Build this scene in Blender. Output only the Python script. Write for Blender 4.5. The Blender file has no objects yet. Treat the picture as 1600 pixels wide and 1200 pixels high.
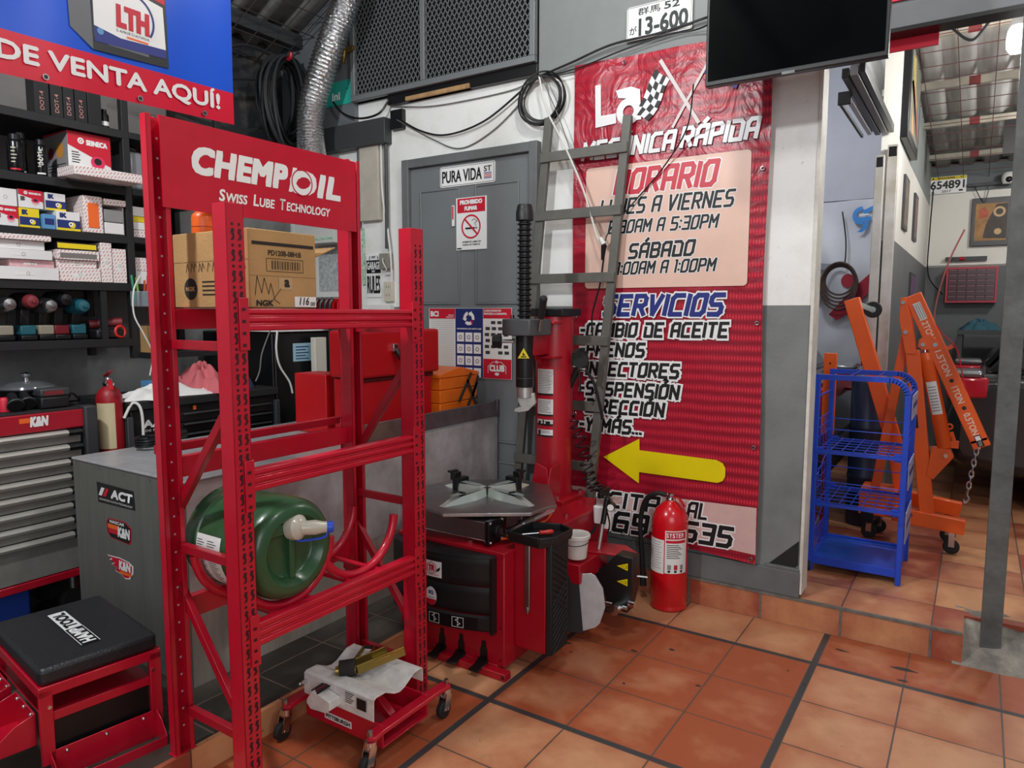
import bpy, bmesh, math, random
from mathutils import Matrix, Vector
random.seed(7)
PI = math.pi
SC = bpy.context.scene
COL = SC.collection
# ---------------------------------------------------------------- camera
cam_data = bpy.data.cameras.new('camera'); cam = bpy.data.objects.new('camera', cam_data); COL.objects.link(cam)
_y, _p, _r = -.579102, -.100298, .001793
_f = Vector((math.sin(_y)*math.cos(_p), math.cos(_y)*math.cos(_p), math.sin(_p)))
_rt = Vector((math.cos(_y), -math.sin(_y), 0)); _up = _rt.cross(_f)
_rt2 = math.cos(_r)*_rt + math.sin(_r)*_up; _up2 = -math.sin(_r)*_rt + math.cos(_r)*_up
cam.matrix_world = Matrix(((_rt2.x, _up2.x, -_f.x, .5143), (_rt2.y, _up2.y, -_f.y, -3.5277), (_rt2.z, _up2.z, -_f.z, 1.514), (0, 0, 0, 1)))
cam_data.sensor_width = 36; cam_data.lens = 1110.25/1600*36; cam_data.clip_start = .05; cam_data.clip_end = 60
SC.camera = cam
# ---------------------------------------------------------------- world, lights, exposure
wd = bpy.data.worlds.new('world'); SC.world = wd; wd.use_nodes = True
wd.node_tree.nodes['Background'].inputs[0].default_value = (.86, .93, 1, 1)
wd.node_tree.nodes['Background'].inputs[1].default_value = .22
SC.view_settings.view_transform = 'Standard'; SC.view_settings.look = 'None'
SC.view_settings.gamma = 1; SC.view_settings.use_curve_mapping = False
SC.view_settings.exposure = .1
def lamp(name, loc, energy, size, color=(1, .97, .92), target=None, kind='AREA', sy=None):
    d = bpy.data.lights.new(name, kind); d.energy = energy; d.color = color
    if kind == 'AREA':
        d.size = size
        if sy: d.shape = 'RECTANGLE'; d.size_y = sy
        else: d.shape = 'DISK'
    else: d.shadow_soft_size = size
    o = bpy.data.objects.new(name, d); COL.objects.link(o); o.location = loc
    if target is not None: o.rotation_euler = (Vector(target)-Vector(loc)).to_track_quat('-Z', 'Y').to_euler()
    return o
lamp('ceiling_light_key', (-1.75, -3.35, 3.3), 175, .09, (.96, .98, 1), kind='POINT')
lamp('ceiling_light_middle', (-.6, -1.25, 3.55), 52, .1, (1, .98, .95), kind='POINT')
lamp('ceiling_light_right', (1.1, -1.9, 3.3), 55, .1, (1, .95, .88), kind='POINT')
lamp('daylight_opening', (2.4, -5.6, 2.3), 62, 3.0, (.95, .97, 1), target=(-.6, -.3, .9), sy=2.4)
lamp('back_room_fill_light', (1.3, 3.2, 2.85), 45, .1, (1, .98, .95), kind='POINT')  # unseen extra light, added to brighten the back room ceiling
lamp('back_room_light', (.62, 1.2, 2.80), 42, .1, (1, .98, .95), kind='POINT')
lamp('side_bay_light', (-.7, 2.0, 3.05), 30, .15, (.92, .94, 1), kind='POINT')
# ---------------------------------------------------------------- materials
def lin(h):
    h = h.lstrip('#'); c = [int(h[i:i+2], 16)/255 for i in (0, 2, 4)]
    return tuple(x/12.92 if x <= .04045 else ((x+.055)/1.055)**2.4 for x in c)+(1,)
MATS = {}
def mat(name, col='#808080', rough=.5, metal=0.0, var=0.0, vscale=6.0, bump=0.0, bscale=60.0, emit=None, estr=0.0, coat=0.0, trans=0.0, col2=None, stretch=None):
    if name in MATS: return MATS[name]
    m = bpy.data.materials.new(name); m.use_nodes = True; nt = m.node_tree; b = nt.nodes['Principled BSDF']
    b.inputs['Base Color'].default_value = lin(col); b.inputs['Roughness'].default_value = rough; b.inputs['Metallic'].default_value = metal
    if coat: b.inputs['Coat Weight'].default_value = coat; b.inputs['Coat Roughness'].default_value = .12
    if trans: b.inputs['Transmission Weight'].default_value = trans
    if emit: b.inputs['Emission Color'].default_value = lin(emit); b.inputs['Emission Strength'].default_value = estr
    if var or bump or col2:
        tc = nt.nodes.new('ShaderNodeTexCoord'); mp = nt.nodes.new('ShaderNodeMapping'); nt.links.new(tc.outputs['Object'], mp.inputs[0])
        if stretch: mp.inputs['Scale'].default_value = stretch
    if var or col2:
        n = nt.nodes.new('ShaderNodeTexNoise'); n.inputs['Scale'].default_value = vscale; n.inputs['Detail'].default_value = 6; n.inputs['Roughness'].default_value = .65
        nt.links.new(mp.outputs[0], n.inputs['Vector'])
        r = nt.nodes.new('ShaderNodeValToRGB'); c = lin(col)
        r.color_ramp.elements[0].position = .33; r.color_ramp.elements[1].position = .68
        if col2: r.color_ramp.elements[0].color = lin(col2); r.color_ramp.elements[1].color = c
        else:
            r.color_ramp.elements[0].color = tuple(max(0, x*(1-var)) for x in c[:3])+(1,); r.color_ramp.elements[1].color = tuple(min(1, x*(1+var*.7)) for x in c[:3])+(1,)
        nt.links.new(n.outputs[0], r.inputs[0]); nt.links.new(r.outputs[0], b.inputs['Base Color'])
    if bump:
        n2 = nt.nodes.new('ShaderNodeTexNoise'); n2.inputs['Scale'].default_value = bscale; n2.inputs['Detail'].default_value = 4
        nt.links.new(mp.outputs[0], n2.inputs['Vector'])
        bp = nt.nodes.new('ShaderNodeBump'); bp.inputs['Strength'].default_value = bump; bp.inputs['Distance'].default_value = .01
        nt.links.new(n2.outputs[0], bp.inputs['Height']); nt.links.new(bp.outputs[0], b.inputs['Normal'])
    MATS[name] = m; return m
class NT:   # tiny node-tree writer
    def __init__(s, name):
        s.m = bpy.data.materials.new(name); s.m.use_nodes = True; s.t = s.m.node_tree; s.b = s.t.nodes['Principled BSDF']; MATS[name] = s.m
    def n(s, typ, **kw):
        q = s.t.nodes.new('ShaderNode'+typ)
        for k, v in kw.items(): setattr(q, k, v)
        return q
    def l(s, a, b): s.t.links.new(a, b)
    def math(s, op, a, b=None, c=None):
        q = s.n('Math', operation=op)
        for i, x in enumerate((a, b, c)):
            if x is None: continue
            if isinstance(x, (int, float)): q.inputs[i].default_value = x
            else: s.l(x, q.inputs[i])
        return q.outputs[0]
    def mix(s, f, a, b):
        q = s.n('Mix', data_type='RGBA')
        for i, x in ((0, f), (6, a), (7, b)):
            if isinstance(x, (int, float)): q.inputs[i].default_value = x
            elif isinstance(x, tuple): q.inputs[i].default_value = x
            else: s.l(x, q.inputs[i])
        return q.outputs[2]
    def noise(s, vec, scale, detail=5, rough=.6):
        q = s.n('TexNoise'); q.inputs['Scale'].default_value = scale; q.inputs['Detail'].default_value = detail; q.inputs['Roughness'].default_value = rough
        s.l(vec, q.inputs['Vector']); return q.outputs[0]
    def ramp(s, f, p0, c0, p1, c1):
        q = s.n('ValToRGB'); e = q.color_ramp.elements; e[0].position = p0; e[0].color = c0; e[1].position = p1; e[1].color = c1
        s.l(f, q.inputs[0]); return q.outputs[0]
def tile_mat(name, red, tan, grey=None, gw=.0012, GW=.0115, panel=True, tile=.33, ox=0.0, oy=0.0, rough=.42, bias=None):
    k = NT(name); g = k.n('NewGeometry'); sx = k.n('SeparateXYZ'); k.l(g.outputs['Position'], sx.inputs[0])
    W = .0229 if panel else 0.0; P = tile*3+W
    def axis(o, off):
        u = k.math('DIVIDE', k.math('ADD', o, off), P); fl = k.math('FLOOR', u)
        t = k.math('SUBTRACT', k.math('MULTIPLY', k.math('SUBTRACT', u, fl), P), W/2)       # inside the panel
        q = k.math('DIVIDE', t, tile); ti = k.math('FLOOR', q); lo = k.math('SUBTRACT', q, ti)
        e = k.math('MULTIPLY', k.math('MINIMUM', lo, k.math('SUBTRACT', 1.0, lo)), tile)     # distance to a tile edge
        wide = k.math('ADD', k.math('LESS_THAN', t, 0.0), k.math('GREATER_THAN', t, tile*3))
        return fl, ti, e, wide
    nz = k.noise(g.outputs['Position'], 34, 4)
    ax, ay = axis(sx.outputs[0], ox), axis(sx.outputs[1], oy)
    e = k.math('ADD', k.math('MINIMUM', ax[2], ay[2]), k.math('MULTIPLY', k.math('SUBTRACT', nz, .5), .002))
    thin = k.math('LESS_THAN', e, .0032)
    wide = k.math('MINIMUM', k.math('ADD', ax[3], ay[3]), 1.0) if panel else 0.0
    par = k.math('ABSOLUTE', k.math('MODULO', k.math('ADD', ax[0], ay[0]), 2.0))
    cb = k.n('CombineXYZ'); k.l(k.math('ADD', k.math('MULTIPLY', ax[0], 3), ax[1]), cb.inputs[0]); k.l(k.math('ADD', k.math('MULTIPLY', ay[0], 3), ay[1]), cb.inputs[1])
    wn = k.n('TexWhiteNoise', noise_dimensions='3D'); k.l(cb.outputs[0], wn.inputs['Vector'])
    nb = k.noise(g.outputs['Position'], 7, 8, .68)
    f = k.math('ADD', k.math('MULTIPLY', par, .62 if panel else .0), k.math('ADD', k.math('MULTIPLY', k.math('SUBTRACT', nb, .5), 1.15), k.math('MULTIPLY', wn.outputs[0], .34 if panel else .95)))
    # worn, lighter middle of each tile
    mid = k.math('MULTIPLY', k.math('MINIMUM', e, .10), 3.4)
    f = k.math('ADD', f, k.math('SUBTRACT', mid, .22))
    base = k.ramp(f, .1, lin(red), .95, lin(tan))
    st = k.noise(g.outputs['Position'], 2.6, 9, .75)
    base = k.mix(k.ramp(st, .56, (0, 0, 0, 1), .76, (.55, .55, .55, 1)), base, lin('#6a4433'))
    sp = k.noise(g.outputs['Position'], 55, 3, .5)
    base = k.mix(k.ramp(sp, .72, (0, 0, 0, 1), .75, (.8, .8, .8, 1)), base, lin('#4a3830'))
    col = k.mix(thin, base, lin('#5b4a40'))
    if panel: col = k.mix(wide, col, lin('#3b3a3b'))
    k.l(col, k.b.inputs['Base Color'])
    rr = k.ramp(nb, .3, (rough-.1,)*3+(1,), .7, (rough+.16,)*3+(1,)); k.l(rr, k.b.inputs['Roughness'])
    h = k.math('SUBTRACT', k.math('MULTIPLY', nz, .25), k.math('MAXIMUM', thin, wide))
    bp = k.n('Bump'); bp.inputs['Strength'].default_value = .35; bp.inputs['Distance'].default_value = .004; k.l(h, bp.inputs['Height']); k.l(bp.outputs[0], k.b.inputs['Normal'])
    return k.m
M_FLOOR = tile_mat('terracotta_tile', '#a2502f', '#c8916a', ox=0.0, oy=.33+.01145)
M_STEP = tile_mat('step_tile', '#9a4a35', '#cf9468', panel=False, tile=.365, ox=.315, oy=.09)
def wall_mat(name, upper, lower, split, axis='Z', dirt=.35, zc=True):
    k = NT(name); g = k.n('NewGeometry'); sx = k.n('SeparateXYZ'); k.l(g.outputs['Position'], sx.inputs[0])
    n1 = k.noise(g.outputs['Position'], 3.2, 9, .7); n2 = k.noise(g.outputs['Position'], 26, 6, .7)
    up = k.mix(k.ramp(n1, .48, (0, 0, 0, 1), .75, (dirt,)*3+(1,)), lin(upper), lin('#b3aa92'))
    up = k.mix(k.ramp(n2, .64, (0, 0, 0, 1), .72, (dirt*1.2,)*3+(1,)), up, lin('#8f8778'))
    lo = k.mix(k.ramp(n1, .42, (0, 0, 0, 1), .7, (.55,)*3+(1,)), lin(lower), lin('#5a5d5c'))
    lo = k.mix(k.ramp(n2, .7, (0, 0, 0, 1), .76, (.7,)*3+(1,)), lo, lin('#3c3c3a'))
    k.l(k.mix(k.math('LESS_THAN', sx.outputs[2], split), up, lo), k.b.inputs['Base Color']); k.b.inputs['Roughness'].default_value = .55
    bp = k.n('Bump'); bp.inputs['Strength'].default_value = .12; bp.inputs['Distance'].default_value = .01; k.l(n2, bp.inputs['Height']); k.l(bp.outputs[0], k.b.inputs['Normal'])
    return k.m
M_WALL = wall_mat('painted_wall', '#e9ebe8', '#7c8180', 1.55)
M_WALLR = wall_mat('painted_back_room_wall', '#e6e3da', '#66696b', 1.98, dirt=.15)
RED = mat('red_powder_coat', '#c20d2c', .33, var=.07, vscale=14, coat=.35)
RED2 = mat('dark_red_paint', '#a80c24', .36, var=.12, vscale=9, coat=.3)
MRED = mat('machine_red', '#ad0b22', .38, var=.08, vscale=5, coat=.2)
BLACK = mat('black_plastic', '#17181a', .42, bump=.12, bscale=400)
BLK = mat('black_paint', '#101113', .35)
RUB = mat('rubber', '#1c1c1d', .7)
WHT = mat('white_print', '#eceeed', .45)
BLKP = mat('black_print', '#141416', .5)
REDP = mat('red_print', '#c8102e', .5)
BLUP = mat('blue_print', '#1c2a80', .5)
YELP = mat('yellow_print', '#e8d000', .5)
CHR = mat('chrome', '#d9dbdc', .16, 1)
STL = mat('brushed_steel', '#a5a7a8', .34, 1, var=.12, vscale=18)
ALU = mat('cast_aluminium', '#c9cec9', .38, .85, var=.15, vscale=30)
GREY = mat('grey_paint', '#666a6a', .5, var=.14, vscale=7)
DGREY = mat('dark_grey_paint', '#3a3c3e', .5, var=.1)
PAPER = mat('paper', '#e6e6e2', .7, var=.05)
GLUE = mat('slot_dark', '#3a0610', .7)
# ---------------------------------------------------------------- mesh building
Wm = {}
_tx = {}
_sk = [0]
def _text_geo(s, bold, shear, spacing):
    key = (s, bold, shear, spacing)
    if key in _tx: return _tx[key]
    cu = bpy.data.curves.new('t', 'FONT'); cu.body = s; cu.offset = bold; cu.shear = shear; cu.space_character = spacing; cu.resolution_u = 3
    ob = bpy.data.objects.new('t', cu); COL.objects.link(ob); dg = bpy.context.evaluated_depsgraph_get()
    me = bpy.data.meshes.new_from_object(ob.evaluated_get(dg))
    v = [tuple(x.co[:2]) for x in me.vertices]; f = [tuple(p.vertices) for p in me.polygons]
    bpy.data.objects.remove(ob); bpy.data.curves.remove(cu); bpy.data.meshes.remove(me)
    if not v: v = [(0, 0)]; f = []
    x0 = min(a for a, b in v); x1 = max(a for a, b in v); y0 = min(b for a, b in v); y1 = max(b for a, b in v)
    _tx[key] = ([((a-x0)/max(1e-6, x1-x0), (b-y0)/max(1e-6, y1-y0)) for a, b in v], f); return _tx[key]
def frame(o, u, v):
    u = Vector(u).normalized(); v = Vector(v); v = (v-u*v.dot(u)).normalized(); n = u.cross(v)
    return Matrix(((u.x, v.x, n.x, o[0]), (u.y, v.y, n.y, o[1]), (u.z, v.z, n.z, o[2]), (0, 0, 0, 1)))
def FB(y): return frame((0, y, 0), (1, 0, 0), (0, 0, 1))       # faces -Y : u = X, v = Z
def FX(x): return frame((x, 0, 0), (0, 1, 0), (0, 0, 1))       # faces +X : u = Y, v = Z
def FT(z): return frame((0, 0, z), (1, 0, 0), (0, 1, 0))       # faces up : u = X, v = Y
class MB:
    def __init__(s, M=None): s.v = []; s.f = []; s.fm = []; s.ms = []; s.M = M or Matrix.Identity(4)
    def mi(s, m):
        if m not in s.ms: s.ms.append(m)
        return s.ms.index(m)
    def add(s, vs, fs, m, M=None):
        T = s.M @ M if M is not None else s.M; k = len(s.v); i = s.mi(m)
        s.v += [T @ Vector(x) for x in vs]; s.f += [tuple(a+k for a in f) for f in fs]; s.fm += [i]*len(fs); return s
    def box(s, x0, x1, y0, y1, z0, z1, m, M=None):
        return s.add([(x0, y0, z0), (x1, y0, z0), (x1, y1, z0), (x0, y1, z0), (x0, y0, z1), (x1, y0, z1), (x1, y1, z1), (x0, y1, z1)],
                     [(0, 3, 2, 1), (4, 5, 6, 7), (0, 1, 5, 4), (1, 2, 6, 5), (2, 3, 7, 6), (3, 0, 4, 7)], m, M)
    def beam(s, p, q, w, h, m, up=(0, 0, 1)):
        p = Vector(p); q = Vector(q); d = (q-p); L = d.length; d.normalize(); up = Vector(up)
        if abs(d.dot(up)) > .98: up = Vector((1, 0, 0)) if abs(d.x) < .9 else Vector((0, 1, 0))
        x = d.cross(up).normalized(); z = x.cross(d)
        M = Matrix(((x.x, d.x, z.x, p.x), (x.y, d.y, z.y, p.y), (x.z, d.z, z.z, p.z), (0, 0, 0, 1)))
        return s.box(-w/2, w/2, 0, L, -h/2, h/2, m, M)
    def lathe(s, prof, m, M=None, n=24, caps=True):
        vs = []; fs = []
        for r, z in prof:
            for i in range(n): a = 2*PI*i/n; vs.append((r*math.cos(a), r*math.sin(a), z))
        for j in range(len(prof)-1):
            for i in range(n): k = (i+1) % n; fs.append((j*n+i, j*n+k, (j+1)*n+k, (j+1)*n+i))
        if caps:
            if prof[0][0] > 1e-5: fs.append(tuple(range(n-1, -1, -1)))
            if prof[-1][0] > 1e-5: fs.append(tuple((len(prof)-1)*n+i for i in range(n)))
        return s.add(vs, fs, m, M)
    def cyl(s, p, q, r, m, r2=None, n=16, caps=True):
        p = Vector(p); d = Vector(q)-p; M = Matrix.Translation(p) @ d.to_track_quat('Z', 'Y').to_matrix().to_4x4()
        return s.lathe([(r, 0), (r if r2 is None else r2, d.length)], m, M, n, caps)
    def axial(s, p, q, prof, m, n=24):   # lathe along an axis, prof = (radius, distance from p)
        p = Vector(p); d = Vector(q)-p; return s.lathe(prof, m, Matrix.Translation(p) @ d.to_track_quat('Z', 'Y').to_matrix().to_4x4(), n)
    def tube(s, pts, r, m, n=8, closed=False, sub=0, flat=1.0):
        pts = [Vector(p) for p in pts]
        if sub: pts = spline(pts, sub, closed)
        N = len(pts); vs = []; fs = []; prev = None
        for i, p in enumerate(pts):
            a = pts[(i-1) % N] if (closed or i) else p; b = pts[(i+1) % N] if (closed or i < N-1) else p
            d = (b-a).normalized()
            if prev is None: x = d.orthogonal().normalized()
            else:
                x = prev-d*prev.dot(d); x = x.normalized() if x.length > 1e-6 else d.orthogonal().normalized()
            prev = x; y = d.cross(x); rr = r[i] if isinstance(r, (list, tuple)) and len(r) == N else (r if not isinstance(r, (list, tuple)) else r[0])
            for k in range(n): t = 2*PI*k/n; vs.append(p+rr*(math.cos(t)*x+flat*math.sin(t)*y))
        for i in range(N if closed else N-1):
            j = (i+1) % N
            for k in range(n): q = (k+1) % n; fs.append((i*n+k, i*n+q, j*n+q, j*n+k))
        if not closed: fs.append(tuple(range(n-1, -1, -1))); fs.append(tuple((N-1)*n+k for k in range(n)))
        return s.add(vs, fs, m)
    def ring(s, c, R, r, m, ax=(0, 0, 1), n=28, k=8, a0=0.0, a1=None):
        c = Vector(c); ax = Vector(ax).normalized(); x = ax.orthogonal().normalized() if abs(ax.z) < .9 else Vector((1, 0, 0)); y = ax.cross(x)
        if a1 is None: return s.tube([c+R*(math.cos(2*PI*i/n)*x+math.sin(2*PI*i/n)*y) for i in range(n)], r, m, k, True)
        return s.tube([c+R*(math.cos(a0+(a1-a0)*i/n)*x+math.sin(a0+(a1-a0)*i/n)*y) for i in range(n+1)], r, m, k)
    def prism(s, poly, t0, t1, m, M=None):
        n = len(poly); vs = [(a, b, t0) for a, b in poly]+[(a, b, t1) for a, b in poly]
        fs = [tuple(range(n-1, -1, -1)), tuple(range(n, 2*n))]+[(i, (i+1) % n, n+(i+1) % n, n+i) for i in range(n)]
        return s.add(vs, fs, m, M)
    def flat(s, poly, m, M, off=.001): return s.add([(a, b, off) for a, b in poly], [tuple(range(len(poly)))], m, M)
    def rect(s, x0, x1, y0, y1, m, M, off=.001): return s.flat([(x0, y0), (x1, y0), (x1, y1), (x0, y1)], m, M, off)
    def disc(s, x, y, r, m, M, off=.001, n=24, ry=None): return s.flat([(x+r*math.cos(2*PI*i/n), y+(ry or r)*math.sin(2*PI*i/n)) for i in range(n)], m, M, off)
    def annulus(s, x, y, r0, r1, m, M, off=.001, n=32, a0=0, a1=2*PI):
        vs = []; fs = []
        for i in range(n+1):
            a = a0+(a1-a0)*i/n
            vs += [(x+r0*math.cos(a), y+r0*math.sin(a), off), (x+r1*math.cos(a), y+r1*math.sin(a), off)]
        for i in range(n): fs.append((2*i, 2*i+1, 2*i+3, 2*i+2))
        return s.add(vs, fs, m, M)
    def text(s, t, M, x0, x1, y0, y1, m, off=.0012, bold=0.0, shear=0.0, sp=1.0):
        v, f = _text_geo(t, 0.0, shear, sp); e = bold*(y1-y0)*1.1
        for i, (dx, dy) in enumerate(((0, 0), (-e, -e), (e, -e), (e, e), (-e, e), (e, 0), (-e, 0), (0, e), (0, -e)) if bold else ((0, 0),)): s.add([(x0+e+a*(x1-x0-2*e)+dx, y0+e+b*(y1-y0-2*e)+dy, off+i*6e-5) for a, b in v], f, m, M)
        return s
    def textq(s, t, M, p00, p10, p01, m, off=.0012, bold=0.0, shear=0.0, sp=1.0):   # along a slanted baseline
        v, f = _text_geo(t, bold, shear, sp); A = Vector(p00); U = Vector(p10)-A; V = Vector(p01)-A
        return s.add([tuple(A+U*a+V*b)+(off,) for a, b in v], f, m, M)
    def stroke(s, pts, w, m, M, off=.001):
        for a, b in zip(pts, pts[1:]):
            a = Vector(a); b = Vector(b); d = (b-a)
            if d.length < 1e-6: continue
            d.normalize(); q = Vector((-d.y, d.x))*w/2; e = d*w*.35
            _sk[0] = (_sk[0]+1) % 27; s.flat([tuple(a-e-q), tuple(b+e-q), tuple(b+e+q), tuple(a-e+q)], m, M, off+_sk[0]*2e-5)
        return s
    def ball(s, c, r, m, sc=(1, 1, 1), n=16, k=10, M=None):
        prof = [(math.sin(PI*i/k), -math.cos(PI*i/k)) for i in range(k+1)]
        T = Matrix.Translation(c) @ Matrix.Diagonal((r*sc[0], r*sc[1], r*sc[2], 1))
        return s.lathe([(max(a, 1e-4), b) for a, b in prof], m, (M @ T) if M is not None else T, n, False)
    def grid(s, fn, nu, nv, m):
        vs = [fn(i/nu, j/nv) for j in range(nv+1) for i in range(nu+1)]
        return s.add(vs, [(j*(nu+1)+i, j*(nu+1)+i+1, (j+1)*(nu+1)+i+1, (j+1)*(nu+1)+i) for j in range(nv) for i in range(nu)], m)
    def build(s, name, parent=None, bevel=0.0, ang=38, fix=True, solid=0.0, local=False, segs=2):
        me = bpy.data.meshes.new(name); vs = s.v
        W = Wm.get(parent.name, Matrix.Identity(4)) if parent is not None else None
        if parent is not None and not local: Wi = W.inverted(); vs = [Wi @ v for v in vs]
        off = None
        if parent is None:
            lo = [min(v[i] for v in vs) for i in range(3)]; hi = [max(v[i] for v in vs) for i in range(3)]
            off = Vector(((lo[0]+hi[0])/2, (lo[1]+hi[1])/2, lo[2])); vs = [v-off for v in vs]
        me.from_pydata([tuple(v) for v in vs], [], s.f)
        for m in s.ms: me.materials.append(m)
        me.polygons.foreach_set('material_index', s.fm)
        if fix:
            bm = bmesh.new(); bm.from_mesh(me); bmesh.ops.recalc_face_normals(bm, faces=bm.faces[:]); bm.to_mesh(me); bm.free()
        me.polygons.foreach_set('use_smooth', [True]*len(me.polygons)); me.set_sharp_from_angle(angle=math.radians(ang)); me.update()
        o = bpy.data.objects.new(name, me); COL.objects.link(o)
        if parent is not None: o.parent = parent; Wm[o.name] = W
        else: o.location = off; Wm[o.name] = Matrix.Translation(off)
        if solid: q = o.modifiers.new('thickness', 'SOLIDIFY'); q.thickness = solid; q.offset = 0
        if bevel: q = o.modifiers.new('bevel', 'BEVEL'); q.width = bevel; q.segments = segs; q.limit_method = 'ANGLE'; q.angle_limit = math.radians(50)
        return o
def spline(pts, sub, closed=False):
    out = []; N = len(pts)
    for i in range(N if closed else N-1):
        if closed: a, b, c, d = (pts[(i+j-1) % N] for j in range(4))
        else: a, b, c, d = pts[max(i-1, 0)], pts[i], pts[i+1], pts[min(i+2, N-1)]
        for k in range(sub):
            t = k/sub; out.append(.5*((2*b)+(c-a)*t+(2*a-5*b+4*c-d)*t*t+(3*b-a-3*c+d)*t**3))
    if not closed: out.append(pts[-1])
    return out
def tag(o, label, cat, group=None, kind=None):
    o['label'] = label; o['category'] = cat
    if group: o['group'] = group
    if kind: o['kind'] = kind
    return o
def thing(name, label, cat, loc=(0, 0, 0), rz=0.0, group=None):
    o = bpy.data.objects.new(name, None); COL.objects.link(o); o.empty_display_size = .05
    o.location = loc; o.rotation_euler = (0, 0, rz); Wm[o.name] = Matrix.Translation(loc) @ Matrix.Rotation(rz, 4, 'Z')
    return tag(o, label, cat, group)
def struct(o, label=None):
    o['kind'] = 'structure'
    if label: o['label'] = label
    return o
def dup(root, loc, label, rz=None):
    r = root.copy(); COL.objects.link(r); r.location = loc; r['label'] = label
    if rz is not None: r.rotation_euler = (0, 0, rz)
    for ch in list(root.children):
        c = ch.copy(); COL.objects.link(c); c.parent = r
        for g in ch.children: d = g.copy(); COL.objects.link(d); d.parent = c
    return r
def L(o, label): o['label'] = label; return o
def rrect(x0, x1, y0, y1, r, n=4):
    out = []
    for cx, cy, a in ((x1-r, y0+r, -PI/2), (x1-r, y1-r, 0), (x0+r, y1-r, PI/2), (x0+r, y0+r, PI)):
        for i in range(n+1): t = a+PI/2*i/n; out.append((cx+r*math.cos(t), cy+r*math.sin(t)))
    return out
# ---- angular stroke lettering (grid 4 x 6), used on the wall banner
G = {'A': [[(0, 0), (0, 5), (1, 6), (4, 6), (4, 0)], [(0, 2.6), (4, 2.6)]], 'B': [[(0, 0), (0, 6), (3.2, 6), (4, 5.2), (4, 3.8), (3.4, 3.1), (0, 3.1)], [(3.4, 3.1), (4, 2.4), (4, .8), (3.2, 0), (0, 0)]],
 'C': [[(4, 6), (1, 6), (0, 5), (0, 0), (4, 0)]], 'D': [[(0, 0), (0, 4.2)], [(0, 6), (3, 6), (4, 5), (4, 0), (0, 0)]], 'E': [[(4, 6), (0, 6), (0, 0), (4, 0)], [(0, 3), (3.2, 3)]],
 'F': [[(4, 6), (0, 6), (0, 0)], [(0, 3), (3.2, 3)]], 'H': [[(0, 0), (0, 6)], [(4, 0), (4, 6)], [(0, 3), (4, 3)]], 'I': [[(.0, 0), (.0, 6)]], 'L': [[(0, 6), (0, 0), (3.6, 0)]],
 'M': [[(0, 0), (0, 6), (2.2, 2.4), (4.6, 6), (4.6, 0)]], 'N': [[(0, 0), (0, 6), (4, 0), (4, 6)]], 'O': [[(0, 1), (0, 5), (1, 6), (4, 6), (4, 1), (3, 0), (0, 0), (0, 1)]],
 'P': [[(0, 0), (0, 6), (3.2, 6), (4, 5.2), (4, 3), (0, 2.6)]], 'R': [[(0, 0), (0, 6), (3.2, 6), (4, 5.2), (4, 3.4), (3, 2.8), (0, 2.8)], [(2, 2.8), (4, 0)]],
 'S': [[(4, 6), (.8, 6), (0, 5.2), (0, 3.8), (.6, 3), (3.4, 3), (4, 2.2), (4, .8), (3.2, 0), (0, 0)]], 'T': [[(0, 6), (4, 6)], [(2, 6), (2, 0)]], 'U': [[(0, 6), (0, .8), (.8, 0), (4, 0), (4, 6)]],
 'V': [[(0, 6), (1.4, 0), (4, 6)]], 'X': [[(0, 0), (4, 6)], [(0, 6), (4, 0)]], 'Y': [[(0, 6), (1.6, 2.8), (4, 6)], [(1.6, 2.8), (1.6, 0)]], '0': [[(0, 1), (0, 5), (1, 6), (4, 6), (4, 1), (3, 0), (0, 0), (0, 1)]],
 '1': [[(0, 6), (.8, 6), (.8, 0)]], '3': [[(0, 6), (4, 6), (4, 0), (0, 0)], [(.8, 3.1), (4, 3.1)]], '5': [[(4, 6), (0, 6), (0, 3.2), (3.4, 3.2), (4, 2.6), (4, .8), (3.2, 0), (0, 0)]],
 '6': [[(4, 6), (.8, 6), (0, 5), (0, 0), (4, 0), (4, 3.2), (0, 3.2)]], '7': [[(0, 6), (4, 6), (1.6, 0)]], '8': [[(0, 0), (0, 6), (4, 6), (4, 0), (0, 0)], [(0, 3), (4, 3)]], '9': [[(4, 3), (0, 3), (0, 6), (4, 6), (4, 1), (3, 0), (0, 0)]],
 ':': [[(0, 1), (0, 1.3)], [(0, 4), (0, 4.3)]], '.': [[(0, .1), (0, .3)]], '-': [[(0, 2.9), (2, 2.9)]], '\u00b4': []}
ACC = {'\u00c1': 'A', '\u00cd': 'I', '\u00d3': 'O', '\u00c9': 'E'}
def slines(t):
    x = 0; out = []
    for ch in t:
        if ch == ' ': x += 3.6; continue
        g = G[ACC.get(ch, ch)]; w = max(p[0] for l in g for p in l)
        for l in g: out.append([(x+a, b) for a, b in l])
        if ch in ACC: out.append([(x+w/2, 7.2), (x+w/2+1.1, 8.3)])
        x += w+2.15
    return out, x-2.15
def stext(mb, t, M, p00, p10, h, m, off, w=1.25, shear=.2, grow=0.0):
    """letters of cap height h on the baseline p00 -> p10 (their whole width); grow thickens them for an outline"""
    ls, wd = slines(t); A = Vector(p00); U = (Vector(p10)-A); k = (U.length-shear*h)/wd; U.normalize(); V = Vector((-U.y, U.x)); q = h/6
    for l in ls:
        pts = [tuple(A+U*(a*k+shear*b*q)+V*(b*q)) for a, b in l]
        mb.stroke(pts, w*min(k*1.15, q*1.15)+grow, m, M, off)
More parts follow.
